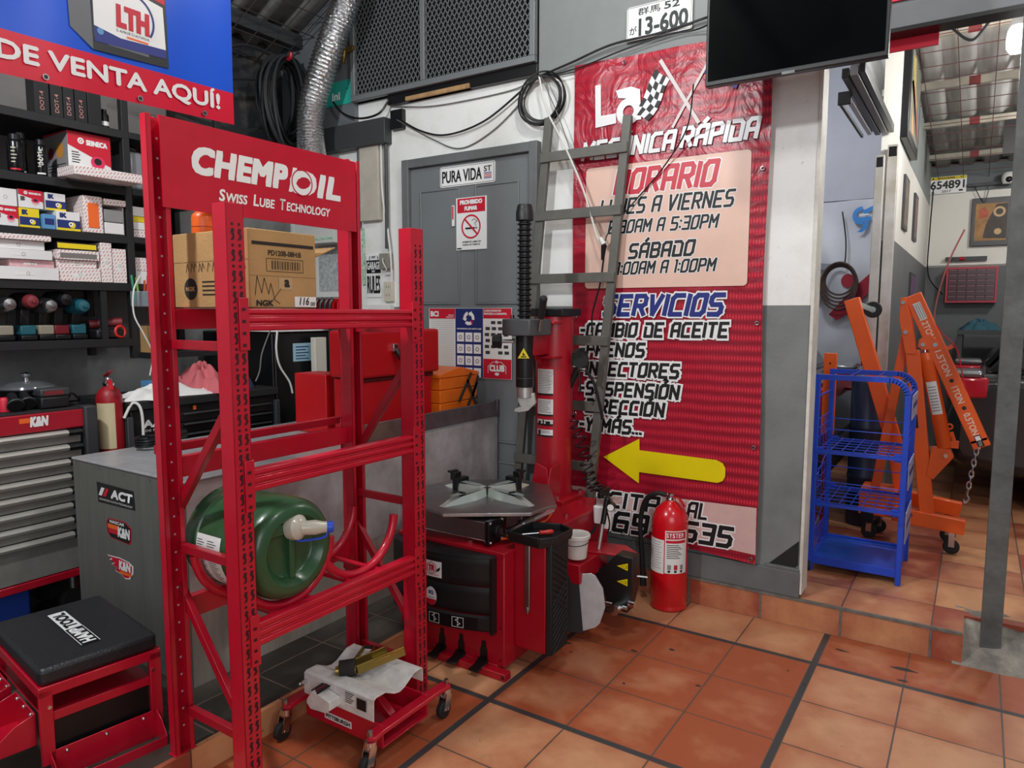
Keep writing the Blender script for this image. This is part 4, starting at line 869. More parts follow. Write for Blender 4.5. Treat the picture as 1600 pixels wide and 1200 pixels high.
MB().cyl((-.962, -.46, .49), (-.955, -.43, .61), .013, BLK, n=12).ball((-.954, -.428, .605), .017, BLK, n=10, k=8).tube([(-.95, -.445, .56), (-.935, -.44, .49), (-.945, -.44, .44)], .004, BLK, 6, sub=4).build('grip', t)
q = MB().cyl((-.925, -.44, .585), (-.915, -.475, .582), .02, BLK, n=16).cyl((-.915, -.475, .582), (-.9145, -.4765, .582), .016, WHT, n=16); q.build('gauge', t)
t = thing('inflator_gun', 'black tyre inflator gun with a coiled hose hanging beside the red column', 'inflator', (-1.23, -.22, 1.1))
q = MB().cyl((-1.213, -.23, 1.272), (-1.205, -.26, 1.27), .042, RUB, n=18)
for k in range(18): a = 2*PI*k/18; q.box(-.006, .006, -.004, .004, -.018, .018, RUB, Matrix.Translation((-1.21+.042*math.cos(a), -.245, 1.271+.042*math.sin(a))))
q.build('gauge', t)
q = MB().cyl((-1.222, -.235, 1.235), (-1.275, -.235, 1.125), .017, BLK, n=12).cyl((-1.22, -.235, 1.225), (-1.212, -.235, 1.10), .007, BLK, n=8).cyl((-1.25, -.24, 1.235), (-1.18, -.24, 1.22), .010, ALU, n=10); q.build('grip', t)
MB().tube([(-1.19, -.235, 1.225), (-1.14, -.22, 1.15), (-1.105, -.21, 1.02), (-1.095, -.205, .96)], .008, BLK, 8, sub=6).build('nozzle', t)
pts = [Vector((-1.275, -.235, 1.13))]; path = spline([Vector(p) for p in ((-1.28, -.235, 1.10), (-1.285, -.22, 1.0), (-1.225, -.24, .90), (-1.165, -.26, .76), (-1.115, -.30, .66), (-1.06, -.32, .62))], 60)
N_ = len(path)
for i, p in enumerate(path): a = i/N_*2*PI*15; rr = .004+.027*min(1, max(0, (i/N_-.18)*4)); pts.append(p+Vector((rr*math.cos(a), rr*math.sin(a), rr*.5*math.cos(a))))
L(MB().tube(pts, .0045, BLK, 6).build('coiled_hose', t), 'black spiral air hose')
# ================================================================ LADDER
LAD = mat('ladder_grey', '#63625c', .5, .2, var=.18, vscale=9)
lad = thing('ladder', 'grey painted metal ladder leaning on the wall over the red banner', 'ladder', (-1.42, -.11, 0))
def lx(z): return .079*(z-2.37)
def ly(z): return -.05-.03*(2.55-z)
for x, zt in ((-1.535, 2.575), (-1.062, 2.52)):
    MB().beam((x+lx(0), ly(0), 0.0), (x+lx(zt), ly(zt), zt), .046, .028, LAD, up=(0, 1, 0)).build('rail', lad, bevel=.002)
for z in (2.36, 2.045, 1.70, 1.365, 1.01, .68, .34): MB().beam((-1.558+lx(z), ly(z)-.016, z), (-1.04+lx(z), ly(z)-.016, z-.0), .022, .052, LAD).build('rung', lad, bevel=.002)
# ================================================================ WALL BANNER
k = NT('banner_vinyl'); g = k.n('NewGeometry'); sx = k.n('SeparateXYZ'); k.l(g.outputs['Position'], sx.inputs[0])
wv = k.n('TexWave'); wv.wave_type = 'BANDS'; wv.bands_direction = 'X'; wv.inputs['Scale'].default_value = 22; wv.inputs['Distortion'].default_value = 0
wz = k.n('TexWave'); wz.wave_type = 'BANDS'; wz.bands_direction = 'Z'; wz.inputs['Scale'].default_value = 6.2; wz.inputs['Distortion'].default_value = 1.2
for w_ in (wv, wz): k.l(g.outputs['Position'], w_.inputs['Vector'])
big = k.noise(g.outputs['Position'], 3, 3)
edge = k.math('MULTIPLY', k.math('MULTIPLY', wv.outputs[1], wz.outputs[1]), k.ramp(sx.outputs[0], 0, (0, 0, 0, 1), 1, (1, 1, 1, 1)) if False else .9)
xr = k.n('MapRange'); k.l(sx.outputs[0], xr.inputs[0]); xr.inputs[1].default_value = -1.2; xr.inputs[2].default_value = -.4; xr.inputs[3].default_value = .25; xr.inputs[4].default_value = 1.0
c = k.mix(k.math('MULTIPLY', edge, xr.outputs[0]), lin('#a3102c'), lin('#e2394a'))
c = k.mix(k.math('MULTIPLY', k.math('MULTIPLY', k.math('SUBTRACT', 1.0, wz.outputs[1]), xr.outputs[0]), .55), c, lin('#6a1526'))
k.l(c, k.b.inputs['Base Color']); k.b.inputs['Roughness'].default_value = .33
cn = k.n('TexNoise'); cn.inputs['Scale'].default_value = 5.5; cn.inputs['Detail'].default_value = 3; cn.inputs['Distortion'].default_value = 1.5; k.l(g.outputs['Position'], cn.inputs['Vector'])
zr2 = k.n('MapRange'); k.l(sx.outputs[2], zr2.inputs[0]); zr2.inputs[1].default_value = 1.4; zr2.inputs[2].default_value = 2.7; zr2.inputs[3].default_value = .06; zr2.inputs[4].default_value = .3
bp = k.n('Bump'); k.l(zr2.outputs[0], bp.inputs['Strength']); bp.inputs['Distance'].default_value = .05; k.l(cn.outputs[0], bp.inputs['Height']); k.l(bp.outputs[0], k.b.inputs['Normal'])
VIN = k.m
CREAM = mat('banner_cream', '#e3bfae', .4, var=.05); PINK = mat('banner_pale_band', '#d3b0ab', .4, var=.08, vscale=12); SILV = mat('banner_white', '#e4e6e6', .35); NAVY = mat('banner_navy', '#23307e', .4); BRED = mat('banner_red', '#c4122f', .4); YEL = mat('banner_yellow', '#e6d300', .4, var=.04)
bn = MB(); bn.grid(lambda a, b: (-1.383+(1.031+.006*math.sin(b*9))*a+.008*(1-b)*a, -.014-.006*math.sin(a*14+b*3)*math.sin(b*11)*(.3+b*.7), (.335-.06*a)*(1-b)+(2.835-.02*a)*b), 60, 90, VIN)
F = FB(-.021)
bn.flat([(a, b) for a, b in rrect(-1.302, -.428, 1.645, 2.285, .02)], CREAM, F, .0).flat([(-1.372, .535), (-.345, .562), (-.342, .325), (-1.33, .365)], PINK, F, 0)
def bt(t, p, q_, h, m, w=1.2, shear=.22, out=None, grow=.012):
    if out: stext(bn, t, F, p, q_, h, out, .0006, w, shear, grow)
    stext(bn, t, F, p, q_, h, m, .0012, w, shear)
bt('MEC\u00c1NICA', (-1.325, 2.335), (-.805, 2.335), .082, SILV, 1.5, .2, mat('banner_shadow', '#3c0a18', .5), .004); bt('R\u00c1PIDA', (-.775, 2.338), (-.395, 2.338), .085, SILV, 1.5, .2, mat('banner_shadow', '#3c0a18', .5), .004)
bt('HORARIO', (-1.13, 2.14), (-.585, 2.14), .108, BRED, 1.5, .2, WHT)
bt('LUNES A VIERNES', (-1.215, 2.035), (-.50, 2.03), .072, BLKP, 1.35, .2, WHT, .008)
bt('8:30AM A 5:30PM', (-1.165, 1.935), (-.575, 1.932), .060, BLKP, 1.35, .2, WHT, .007)
bt('S\u00c1BADO', (-1.045, 1.80), (-.69, 1.805), .068, BLKP, 1.35, .2, WHT, .008)
bt('8:00AM A 1:00PM', (-1.135, 1.718), (-.58, 1.722), .058, BLKP, 1.35, .2, WHT, .007)
bt('SERVICIOS', (-1.185, 1.505), (-.535, 1.507), .095, NAVY, 1.55, .22, WHT, .016)
for t, z, x1, dz in (('-CAMBIO DE ACEITE', 1.385, -.51, .012), ('-FRENOS', 1.28, -.945, .004), ('-INYECTORES', 1.175, -.755, .006), ('-SUSPENSI\u00d3N', 1.065, -.752, .008), ('-DIRECCI\u00d3N', .968, -.83, .008), ('-Y M\u00c1S...', .862, -.95, .008)):
    bt(t, (-1.325, z), (x1, z+dz), .066, BLKP, 1.55, .16, WHT, .022)
bt('CITA', (-1.14, .452), (-.845, .462), .075, BLKP, 1.35, .2, WHT, .014); bt('AL', (-.69, .463), (-.58, .468), .075, BLKP, 1.35, .2, WHT, .014)
bt('7169-', (-1.27, .318), (-.83, .332), .095, BLKP, 1.35, .2, WHT, .014); bt('5535', (-.80, .338), (-.455, .345), .092, BLKP, 1.35, .2, WHT, .014)
bn.flat([(-1.174, .723), (-.965, .845), (-.963, .783), (-.55, .778), (-.517, .765), (-.503, .74), (-.503, .70), (-.515, .675), (-.54, .662), (-.963, .664), (-.963, .602)], YEL, F, .001)
# crossed flags and the big "La"
bn.flat([(-1.255, 2.71), (-1.222, 2.71), (-1.218, 2.55), (-1.132, 2.55), (-1.13, 2.50), (-1.25, 2.492)], SILV, F, .001)
bn.annulus(-1.062, 2.55, .03, .068, SILV, F, .0011, 24).flat([(-1.135, 2.665), (-1.05, 2.672), (-1.0, 2.65), (-.99, 2.50), (-1.03, 2.50), (-1.035, 2.61), (-1.12, 2.625)], SILV, F, .001)
c0, c1, c2, c3 = Vector((-1.035, 2.52)), Vector((-.955, 2.495)), Vector((-.83, 2.66)), Vector((-.905, 2.745))
for i in range(6):
    for j in range(4):
        def P_(a, b): 
            p = c0.lerp(c3, b).lerp(c1.lerp(c2, b), a); return (p.x+.012*math.sin(b*5), p.y+.012*math.sin(a*4+b*4))
        bn.flat([P_(j/4, i/6), P_((j+1)/4, i/6), P_((j+1)/4, (i+1)/6), P_(j/4, (i+1)/6)], BLKP if (i+j) % 2 else WHT, F, .0016)
bn.stroke([(-.89, 2.768), (-.69, 2.445)], .018, mat('flag_pole', '#d5cfcc', .4), F, .002).stroke([(-.64, 2.735), (-.82, 2.44)], .014, mat('flag_pole', '#d5cfcc', .4), F, .0022)
bn.flat([(-.66, 2.70), (-.57, 2.645), (-.50, 2.60), (-.485, 2.64), (-.56, 2.69), (-.64, 2.74)], WHT, F, .0012).flat([(-.672, 2.675), (-.58, 2.62), (-.51, 2.572), (-.50, 2.60), (-.57, 2.645), (-.66, 2.70)], BLUP, F, .0014)
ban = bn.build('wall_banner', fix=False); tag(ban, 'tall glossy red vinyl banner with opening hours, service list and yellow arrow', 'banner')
E2 = MB()
# eyelets
for x, z in ((-1.09, 2.80), (-.375, 2.19), (-.375, 1.465), (-.37, .86), (-1.36, 1.49), (-1.355, .95), (-1.36, .36), (-1.05, .31), (-.69, .30), (-.365, .30)): E2.ring((x, -.023, z), .008, .003, STL, ax=(0, 1, 0), n=14, k=6)
E2.build('eyelets', ban)
# ================================================================ EXTINGUISHERS
def extinguisher(root, x, y, z, R, H, side):
    EX = mat('extinguisher_red', '#d00d1c', .25, coat=.4); T = Matrix.Translation((x, y, z))
    cy = MB().lathe([(R*.9, 0), (R, .008), (R, .02), (R*.985, .024), (R*.985, .034), (R, .038), (R, H*.80), (R*.97, H*.86), (R*.8, H*.93), (R*.5, H*.975), (R*.3, H), (R*.25, H+.01), (.001, H+.012)], EX, T, 40).build('cylinder', root)
    v = MB().lathe([(.024, H), (.026, H+.012), (.018, H+.02), (.016, H+.04), (.001, H+.042)], CHR, T, 16).cyl((x-.016, y, z+H+.03), (x+.0, y, z+H+.03), .012, CHR, n=10); v.build('valve', root)
    q = MB(); RH = mat('red_handle_paint', '#b01020', .35)
    q.beam((x-.015, y-.005, z+H+.045), (x+.085*side, y-.03, z+H+.075), .022, .004, RH); q.beam((x, y-.005, z+H+.03), (x+.05*side, y-.02, z+H+.028), .02, .004, RH); q.beam((x+.05*side, y-.02, z+H+.028), (x+.085*side, y-.03, z+H-.012), .02, .004, RH)
    q.build('squeeze_handle', root, bevel=.0015); return cy
ex = thing('fire_extinguisher', 'large red fire extinguisher standing on the floor before the banner', 'fire extinguisher', (-.752, -.105, 0))
cyo = extinguisher(ex, -.752, -.105, 0, .092, .555, 1)
MB().tube([(-.775, -.11, .585), (-.82, -.12, .59), (-.885, -.11, .545), (-.918, -.095, .43), (-.915, -.085, .28), (-.905, -.08, .14)], .0125, RUB, 10, sub=6).cyl((-.905, -.08, .14), (-.903, -.08, .07), .016, RUB, r2=.018, n=12).build('hose', ex)
q = MB(); ea = math.atan2(-3.42, 1.27)
def on_ext(a0, a1, z0, z1, m, r=.0930): return q.grid(lambda a, b: (-.752+r*math.cos(a0+(a1-a0)*a), -.105+r*math.sin(a0+(a1-a0)*a), z0+(z1-z0)*b), 12, 1, m)
on_ext(ea-.25, ea+1.05, .205, .425, PAPER); on_ext(ea-1.5, ea-.3, .20, .375, PAPER); on_ext(ea-.2, ea+.95, .383, .42, REDP, .0934); on_ext(ea-.2, ea+.95, .362, .376, REDP, .0934)
for i, ch in enumerate('SYSTEM'):
    th = ea-.12+i*.165; Ff = frame((-.752+.0938*math.cos(th), -.105+.0938*math.sin(th), 0), (-math.sin(th), math.cos(th), 0), (0, 0, 1)); q.text(ch, Ff, -.006, .006, .390, .414, WHT, .0002, bold=.03)
for i in range(8): on_ext(ea-.15, ea+.5+.1*(i % 3), .35-i*.0095, .3535-i*.0095, BLKP, .0933)
for i in range(11): on_ext(ea-1.2, ea-.45-.1*(i % 2), .36-i*.0135, .3625-i*.0135, mat('label_grey', '#8a8a8c', .6), .0933)
for i in range(3): on_ext(ea-.1+i*.35, ea+.1+i*.35, .225, .25, mat('label_grey', '#8a8a8c', .6) if i != 1 else REDP, .0933); on_ext(ea-.08+i*.35, ea+.06+i*.35, .21, .222, BLKP, .0933)
L(q.build('label', cyo, fix=False), 'white instruction label with red heading')
ex2 = thing('fire_extinguisher', 'smaller red fire extinguisher wedged behind the red and grey tool cabinet', 'fire extinguisher', (-2.98, -1.74, .1))
MB().box(-3.04, -2.90, -1.81, -1.70, .1, .80, RED2).build('stand', ex2, bevel=.004)
MATS['extinguisher_red_dim'] = mat('extinguisher_red_dim', '#9c1420', .45)  # duller red: older paint, with the dim corner put into its colour
cyo = extinguisher(ex2, -2.98, -1.74, .80, .058, .36, 1); cyo.data.materials[0] = MATS['extinguisher_red_dim']
q = MB(); q.grid(lambda a, b: (-2.98+.0588*math.cos(-1.6+1.5*a), -1.74+.0588*math.sin(-1.6+1.5*a), .86+.22*b), 10, 1, mat('aged_label', '#c9bb95', .6)); q.build('label', cyo, fix=False)
L(MB().tube([(-2.93, -1.70, 1.0), (-2.92, -1.66, 1.07), (-2.90, -1.63, 1.03), (-2.90, -1.63, .85), (-2.90, -1.66, .75)], .007, PLW, 8, sub=6).build('hose', ex2), 'white hose')
# ================================================================ SIGNS AND POSTERS
q = MB(); F = FB(-.006); q.prism(rrect(-2.323, -1.91, 2.279, 2.402, .012), .0, .004, WHT, FB(-.002)); q.stroke([(-2.315, 2.286), (-1.918, 2.286), (-1.918, 2.395), (-2.315, 2.395), (-2.315, 2.286)], .0025, BLKP, F)
q.text('PURA VIDA', F, -2.305, -2.005, 2.303, 2.375, BLKP, bold=.02); q.text('ST', F, -1.99, -1.935, 2.345, 2.378, BLKP, bold=.02)
for z, m in ((2.334, BLUP), (2.324, REDP), (2.314, REDP), (2.305, BLUP)): q.rect(-1.99, -1.935, z, z+.005, m, F)
tag(q.build('street_sign'), 'white PURA VIDA street name sign on the grey door', 'sign')
q = MB(); q.box(-2.195, -1.968, -.011, -.007, 1.893, 2.205, WHT); F = FB(-.011); q.rect(-2.185, -1.978, 2.115, 2.20, REDP, F)
q.text('PROHIBIDO', F, -2.165, -1.998, 2.163, 2.190, WHT, .002, bold=.07); q.text('FUMAR', F, -2.13, -2.035, 2.126, 2.152, WHT, .002, bold=.07)
q.rect(-2.125, -2.055, 2.015, 2.026, BLKP, F).rect(-2.053, -2.035, 2.015, 2.026, mat('label_grey', '#8a8a8c', .6), F)
q.stroke([(-2.045, 2.035), (-2.055, 2.05), (-2.035, 2.06), (-2.06, 2.075), (-2.075, 2.065)], .005, mat('label_grey', '#8a8a8c', .6), F)
q.annulus(-2.082, 2.03, .062, .072, REDP, F, .002).stroke([(-2.13, 2.078), (-2.034, 1.982)], .011, REDP, F, .0022)
q.text('AMBIENTE LIBRE DE', F, -2.15, -2.01, 1.935, 1.945, BLKP, bold=.03); q.text('HUMO DE TABACO', F, -2.145, -2.015, 1.918, 1.928, BLKP, bold=.03); q.rect(-2.19, -2.155, 1.898, 1.906, BLKP, F)
tag(q.build('no_smoking_sign'), 'white and red no smoking sign PROHIBIDO FUMAR on the grey door', 'sign')
tag(MB().box(-2.225, -2.208, -.016, -.008, 2.04, 2.165, WHT).box(-2.2225, -2.212, -.0165, -.0155, 2.08, 2.16, REDP).build('door_bookmark'), 'narrow white and red slip beside the no smoking sign', 'card')
q = MB(); q.box(-2.415, -1.785, -.0145, -.011, 1.115, 1.54, PAPER); F = FB(-.0145)
q.rect(-2.41, -2.205, 1.475, 1.538, REDP, F).text('BCI', F, -2.40, -2.335, 1.487, 1.522, WHT, .002, bold=.05); q.rect(-2.26, -2.215, 1.495, 1.499, WHT, F, .002).rect(-2.275, -2.215, 1.483, 1.487, WHT, F, .002)
for i in range(28): q.rect(-2.40, -2.215, 1.465-i*.0115, 1.4685-i*.0115, mat('table_line', '#b9bdb9', .7), F)
q.rect(-2.203, -1.993, 1.117, 1.538, mat('poster_navy', '#1d2a6b', .5), F)
for i in range(3):
    a0 = PI/2+i*2*PI/3; q.annulus(-2.098, 1.478, .022, .042, WHT if i else mat('pale_red', '#e8e0e2', .5), F, .002, 10, a0+.25, a0+1.6)
    a1 = a0+1.95; q.flat([(-2.098+.032*math.cos(a1+.22), 1.478+.032*math.sin(a1+.22)), (-2.098+.05*math.cos(a1-.35), 1.478+.05*math.sin(a1-.35)), (-2.098+.014*math.cos(a1-.35), 1.478+.014*math.sin(a1-.35))], REDP if i == 1 else WHT, F, .0022)
q.text('PROGRAMA DE RECICLAJE', F, -2.19, -2.005, 1.408, 1.418, WHT, .002, bold=.04)
for i in range(3):
    for j in range(4):
        x = -2.19+i*.064; z = 1.335-j*.072; q.rect(x, x+.054, z, z+.056, WHT, F, .002).annulus(x+.027, z+.027, .008, .014, mat('label_grey', '#8a8a8c', .6), F, .0026, 10)
q.rect(-1.991, -1.787, 1.478, 1.538, REDP, F).text('CASOS DONDE NO', F, -1.985, -1.86, 1.518, 1.53, WHT, .002, bold=.04); q.text('PROCEDE LA GARANTIA', F, -1.985, -1.82, 1.50, 1.512, WHT, .002, bold=.04)
for j in range(6):
    for i in range(4):
        if (i*3+j*5) % 7: x = -1.98+i*.046+.006*(j % 2); z = 1.45-j*.036; q.rect(x, x+.032, z-.006, z+.013, mat('photo_dark', '#33373a', .6), F)
q.rect(-1.991, -1.787, 1.117, 1.235, REDP, F); q.text('CLUB', F, -1.945, -1.835, 1.16, 1.20, WHT, .002, bold=.06); q.stroke([(-1.955, 1.15), (-1.955, 1.19), (-1.92, 1.218), (-1.86, 1.218), (-1.825, 1.19), (-1.825, 1.15)], .003, WHT, F, .002); q.disc(-1.89, 1.145, .016, WHT, F, .002, ry=.009); q.text('EL', F, -1.90, -1.88, 1.21, 1.226, WHT, .002, bold=.04)
tag(q.build('reference_poster'), 'three part poster with pale table, navy recycling panel and red CLUB panel', 'poster')
q = MB(); q.box(-2.985, -2.845, .012, .018, 1.615, 1.90, WHT); F = FB(.012); q.text('MY', F, -2.93, -2.895, 1.872, 1.89, BLKP, bold=.04); q.rect(-2.98, -2.85, 1.775, 1.862, BLKP, F); q.text('GARAGE', F, -2.975, -2.855, 1.80, 1.852, WHT, .002, bold=.02); q.text('MY', F, -2.93, -2.90, 1.78, 1.794, WHT, .002, bold=.05); q.text('RULES', F, -2.975, -2.855, 1.64, 1.76, BLKP, .002, bold=.015)
for s in (-1, 1): q.stroke([(-2.913+s*.04, 1.868), (-2.913+s*.035, 1.888)], .006, BLKP, F)
tag(q.build('garage_rules_sign'), 'black and white MY GARAGE MY RULES sign beside the door', 'sign')
q = MB(); q.prism(rrect(-1.08, -.735, 2.895, 3.062, .012), 0, .003, WHT, FB(-.0165)); F = FB(-.0195)
INK = mat('plate_ink', '#1d2b28', .5)
q.text('\u7fa4\u99ac', F, -1.02, -.90, 3.012, 3.048, INK, .001, bold=.01); q.text('52', F, -.88, -.80, 3.014, 3.05, INK, .001, bold=.03); q.text('\u304c', F, -1.065, -1.025, 2.925, 2.965, INK, .001, bold=.01)
q.text('13-600', F, -1.015, -.755, 2.912, 2.998, INK, .001, bold=.03); q.stroke([(-1.074, 2.90), (-.741, 2.90), (-.741, 3.057), (-1.074, 3.057), (-1.074, 2.90)], .002, INK, F, .001)
tag(q.build('japanese_number_plate'), 'white Japanese number plate 13-600 on the grey wall above the banner', 'number plate')
# ================================================================ TV
tv = thing('television', 'black wall mounted television above the opening at the top', 'television', (-.18, -.38, 2.49))
q = MB().box(-.535, .17, -.40, -.355, 2.487, 2.91, BLACK); q.build('housing', tv, bevel=.004)
MB().box(-.523, .158, -.4025, -.3995, 2.507, 2.902, mat('screen_glass', '#050607', .07, coat=.5)).build('screen', tv)
MATS['screen_glass'].node_tree.nodes['Principled BSDF'].inputs['Specular IOR Level'].default_value = .12; MATS['screen_glass'].node_tree.nodes['Principled BSDF'].inputs['Coat Weight'].default_value = 0
q = MB().box(-.215, -.165, -.406, -.399, 2.484, 2.493, CHR); q.build('logo_strip', tv)
MB().box(-.28, -.08, -.355, -.33, 2.58, 2.80, BLK).beam((-.18, -.34, 2.70), (-.25, -.02, 2.86), .05, .04, BLK).build('wall_bracket', tv, bevel=.003)
# ================================================================ CABLES ON THE WALL
t = thing('cable_coil', 'coiled black cable hanging on the white wall above the ladder', 'cable', (-1.585, .0, 2.56))
for i in range(7):
    r = .115+.006*((i*5) % 7)/1.5; c = Vector((-1.585+.008*math.sin(i*2.1), -.012-.006*i, 2.69+.008*math.cos(i*1.7)))
    MB().tube([c+Vector((r*math.cos(a)*1.04, .004*math.sin(3*a+i), r*math.sin(a))) for a in [2*PI*j/36 for j in range(36)]], .0045, BLK if i % 3 else mat('dark_cable', '#2c2c2c', .5), 6, True).build('loop', t)
def cable(name, pts, r, m, label, cat='cable', sub=8): return tag(MB().tube(pts, r, m, 6, sub=sub).build(name), label, cat)
GC = mat('grey_cable', '#6b6b69', .5); WC = mat('white_cable', '#d9d8d2', .45)
cable('cable', [(-2.66, -.03, 2.75), (-2.47, -.01, 2.642), (-2.26, -.008, 2.592), (-1.98, -.01, 2.635), (-1.71, -.012, 2.77), (-1.62, -.014, 2.815)], .006, BLK, 'black cable drooping across the white wall above the door')
cable('cable', [(-2.66, -.02, 2.735), (-2.40, .01, 2.59), (-2.18, .012, 2.505), (-1.95, .01, 2.57), (-1.75, .008, 2.70), (-1.63, -.01, 2.81)], .004, GC, 'thin grey cable, lowest of the three across the wall above the door')
cable('cable', [(-2.73, .0, 2.835), (-2.45, .008, 2.79), (-2.16, .01, 2.778), (-1.8, .01, 2.785), (-1.63, -.01, 2.815)], .0035, GC, 'thin nearly straight grey cable above the door')
cable('cable', [(-1.62, -.02, 2.815), (-1.40, -.03, 2.85), (-1.16, -.035, 2.895), (-.90, -.035, 2.90), (-.66, -.03, 2.925), (-.5, -.1, 2.92)], .006, BLK, 'black cable running below the Japanese number plate to the television')
cable('cable', [(-1.62, -.02, 2.81), (-1.36, -.03, 2.815), (-1.1, -.035, 2.855), (-.85, -.035, 2.885), (-.7, -.03, 2.88), (-.5, -.12, 2.89)], .004, BLK, 'thin black cable along the top edge of the red banner')
cable('cable', [(-1.585, -.05, 2.81), (-1.53, -.06, 2.62), (-1.40, -.08, 2.40), (-1.28, -.085, 2.15), (-1.20, -.09, 1.92), (-1.155, -.095, 1.86)], .0055, WC, 'white cable hanging down behind the ladder to a plug')
cable('cable', [(-1.575, -.05, 2.81), (-1.45, -.05, 2.55), (-1.33, -.06, 2.25), (-1.22, -.07, 2.0), (-1.16, -.08, 1.87)], .003, GC, 'thin grey cable beside the white one behind the ladder')
t = thing('extension_lead', 'thin black lead with plug hanging between ladder and banner', 'cable', (-1.16, -.09, 1.3))
MB().tube([(-1.16, -.085, 1.80), (-1.18, -.085, 1.66), (-1.225, -.08, 1.50), (-1.215, -.085, 1.35), (-1.20, -.09, 1.30)], .005, BLK, 6, sub=8).build('cord', t)
MB().cyl((-1.155, -.095, 1.87), (-1.165, -.088, 1.79), .016, BLK, r2=.008, n=10).build('plug', t); L(MB().cyl((-1.175, -.095, 1.905), (-1.155, -.095, 1.87), .012, WC, r2=.016, n=10).build('socket', t), 'white cable socket')
cable('cable', [(-.60, -.36, 2.52), (-.72, -.10, 2.40), (-.86, -.04, 2.24), (-1.0, -.035, 2.10), (-1.13, -.07, 1.95), (-1.155, -.085, 1.88)], .0035, BLK, 'thin black cable slanting from the television across the banner')
# conduit and outlet left of the door
cable('conduit', [(-2.765, -.012, 2.60), (-2.765, -.012, 2.2), (-2.77, -.012, 1.93)], .012, DGREY, 'dark grey conduit pipe running down the wall beside the door', 'pipe', 2)
cable('conduit', [(-3.02, -.0, 2.60), (-3.02, .0, 2.3), (-3.03, .0, 2.08)], .014, mat('mid_grey_pipe', '#55585a', .5), 'grey conduit pipe against the beige panel', 'pipe', 2)
cable('cable', [(-2.81, -.01, 2.62), (-2.805, -.01, 2.3), (-2.76, -.012, 2.05), (-2.735, -.012, 1.85), (-2.735, -.012, 1.72)], .007, WC, 'white cable hanging beside the conduit left of the door')
t = thing('junction_box', 'small grey electrical box with wires under the conduit', 'electrical box', (-2.785, -.01, 1.80))
MB().box(-2.83, -2.745, -.025, .02, 1.80, 1.90, mat('box_beige', '#8d8a80', .5, var=.3)).build('box', t, bevel=.003); MB().tube([(-2.80, -.02, 1.87), (-2.77, -.05, 1.84), (-2.75, -.04, 1.79), (-2.80, -.03, 1.78)], .004, WC, 6, sub=5).build('wire', t)
t = thing('power_outlet', 'cream double power outlet on the white wall left of the door', 'outlet', (-2.775, .0, 1.62)); MB().box(-2.81, -2.735, -.008, .02, 1.585, 1.715, mat('outlet_cream', '#cfcab8', .45)).build('cover_plate', t, bevel=.003)
q = MB(); F = FB(-.008)
for z in (1.62, 1.675):
    for s in (-1, 1): q.rect(-2.772+s*.012-.002, -2.772+s*.012+.002, z, z+.014, BLKP, F)
q.build('sockets', t)
# ================================================================ ON THE BENCH: red chest and orange box
CHR_ = mat('red_chest', '#c4101a', .38, var=.06, vscale=5, bump=.1, bscale=14)
t = thing('tool_chest', 'large red lidded tool chest with black handle on the workbench', 'tool chest', (-2.25, -.77, .896))
MB().box(-2.17, -2.00, -1.06, -.49, .897, 1.195, CHR_).build('chest_body', t, bevel=.014)
MB().box(-2.18, -1.975, -1.075, -.455, 1.19, 1.425, CHR_).box(-2.165, -1.992, -1.06, -.48, 1.165, 1.195, mat('seam_dark', '#5a0a10', .5)).build('lid', t, bevel=.02, segs=3)
h_ = MB().tube([(-1.975, -.83, 1.335), (-1.945, -.825, 1.31), (-1.935, -.80, 1.27), (-1.935, -.72, 1.262), (-1.945, -.67, 1.285), (-1.975, -.665, 1.30)], .014, BLK, 10, sub=5).build('handle', t)
MB().box(-1.978, -1.955, -.845, -.81, 1.315, 1.355, CHR).build('latch', h_, bevel=.003)
OB = mat('orange_toolbox', '#f8761a', .4, var=.08)
t = thing('cantilever_toolbox', 'orange steel cantilever toolbox at the far end of the workbench', 'toolbox', (-2.15, -.2, .896))
q = MB()
for z0, z1, m in ((.897, 1.0, 0), (1.003, 1.075, 1), (1.078, 1.145, 2)): MB().box(-2.34, -1.985, -.44, -.09, z0, z1, OB).build('tray', t, bevel=.004)
MB().prism([(-.45, 1.147), (-.08, 1.147), (-.085, 1.165), (-.255, 1.20), (-.275, 1.20), (-.445, 1.165)], -2.35, -1.98, OB, Matrix(((0, 0, 1, 0), (1, 0, 0, 0), (0, 1, 0, 0), (0, 0, 0, 1)))).build('lid', t, bevel=.003)
LINK = mat('grey_link', '#4a4744', .5, .4)
for a, b in (((-1.98, -.10, 1.0), (-2.08, -.085, 1.16)), ((-2.02, -.085, .96), (-2.12, -.082, 1.13)), ((-2.12, -.085, .97), (-2.02, -.082, 1.15)), ((-1.975, -.15, 1.02), (-1.975, -.09, 1.14)), ((-1.975, -.28, 1.0), (-1.975, -.16, 1.16)), ((-1.975, -.22, .93), (-1.975, -.10, 1.10)), ((-1.975, -.10, .95), (-1.975, -.2, 1.12))): MB().beam(a, b, .02, .004, LINK, up=(0, 1, 0) if a[0] != b[0] else (1, 0, 0)).build('link', t)
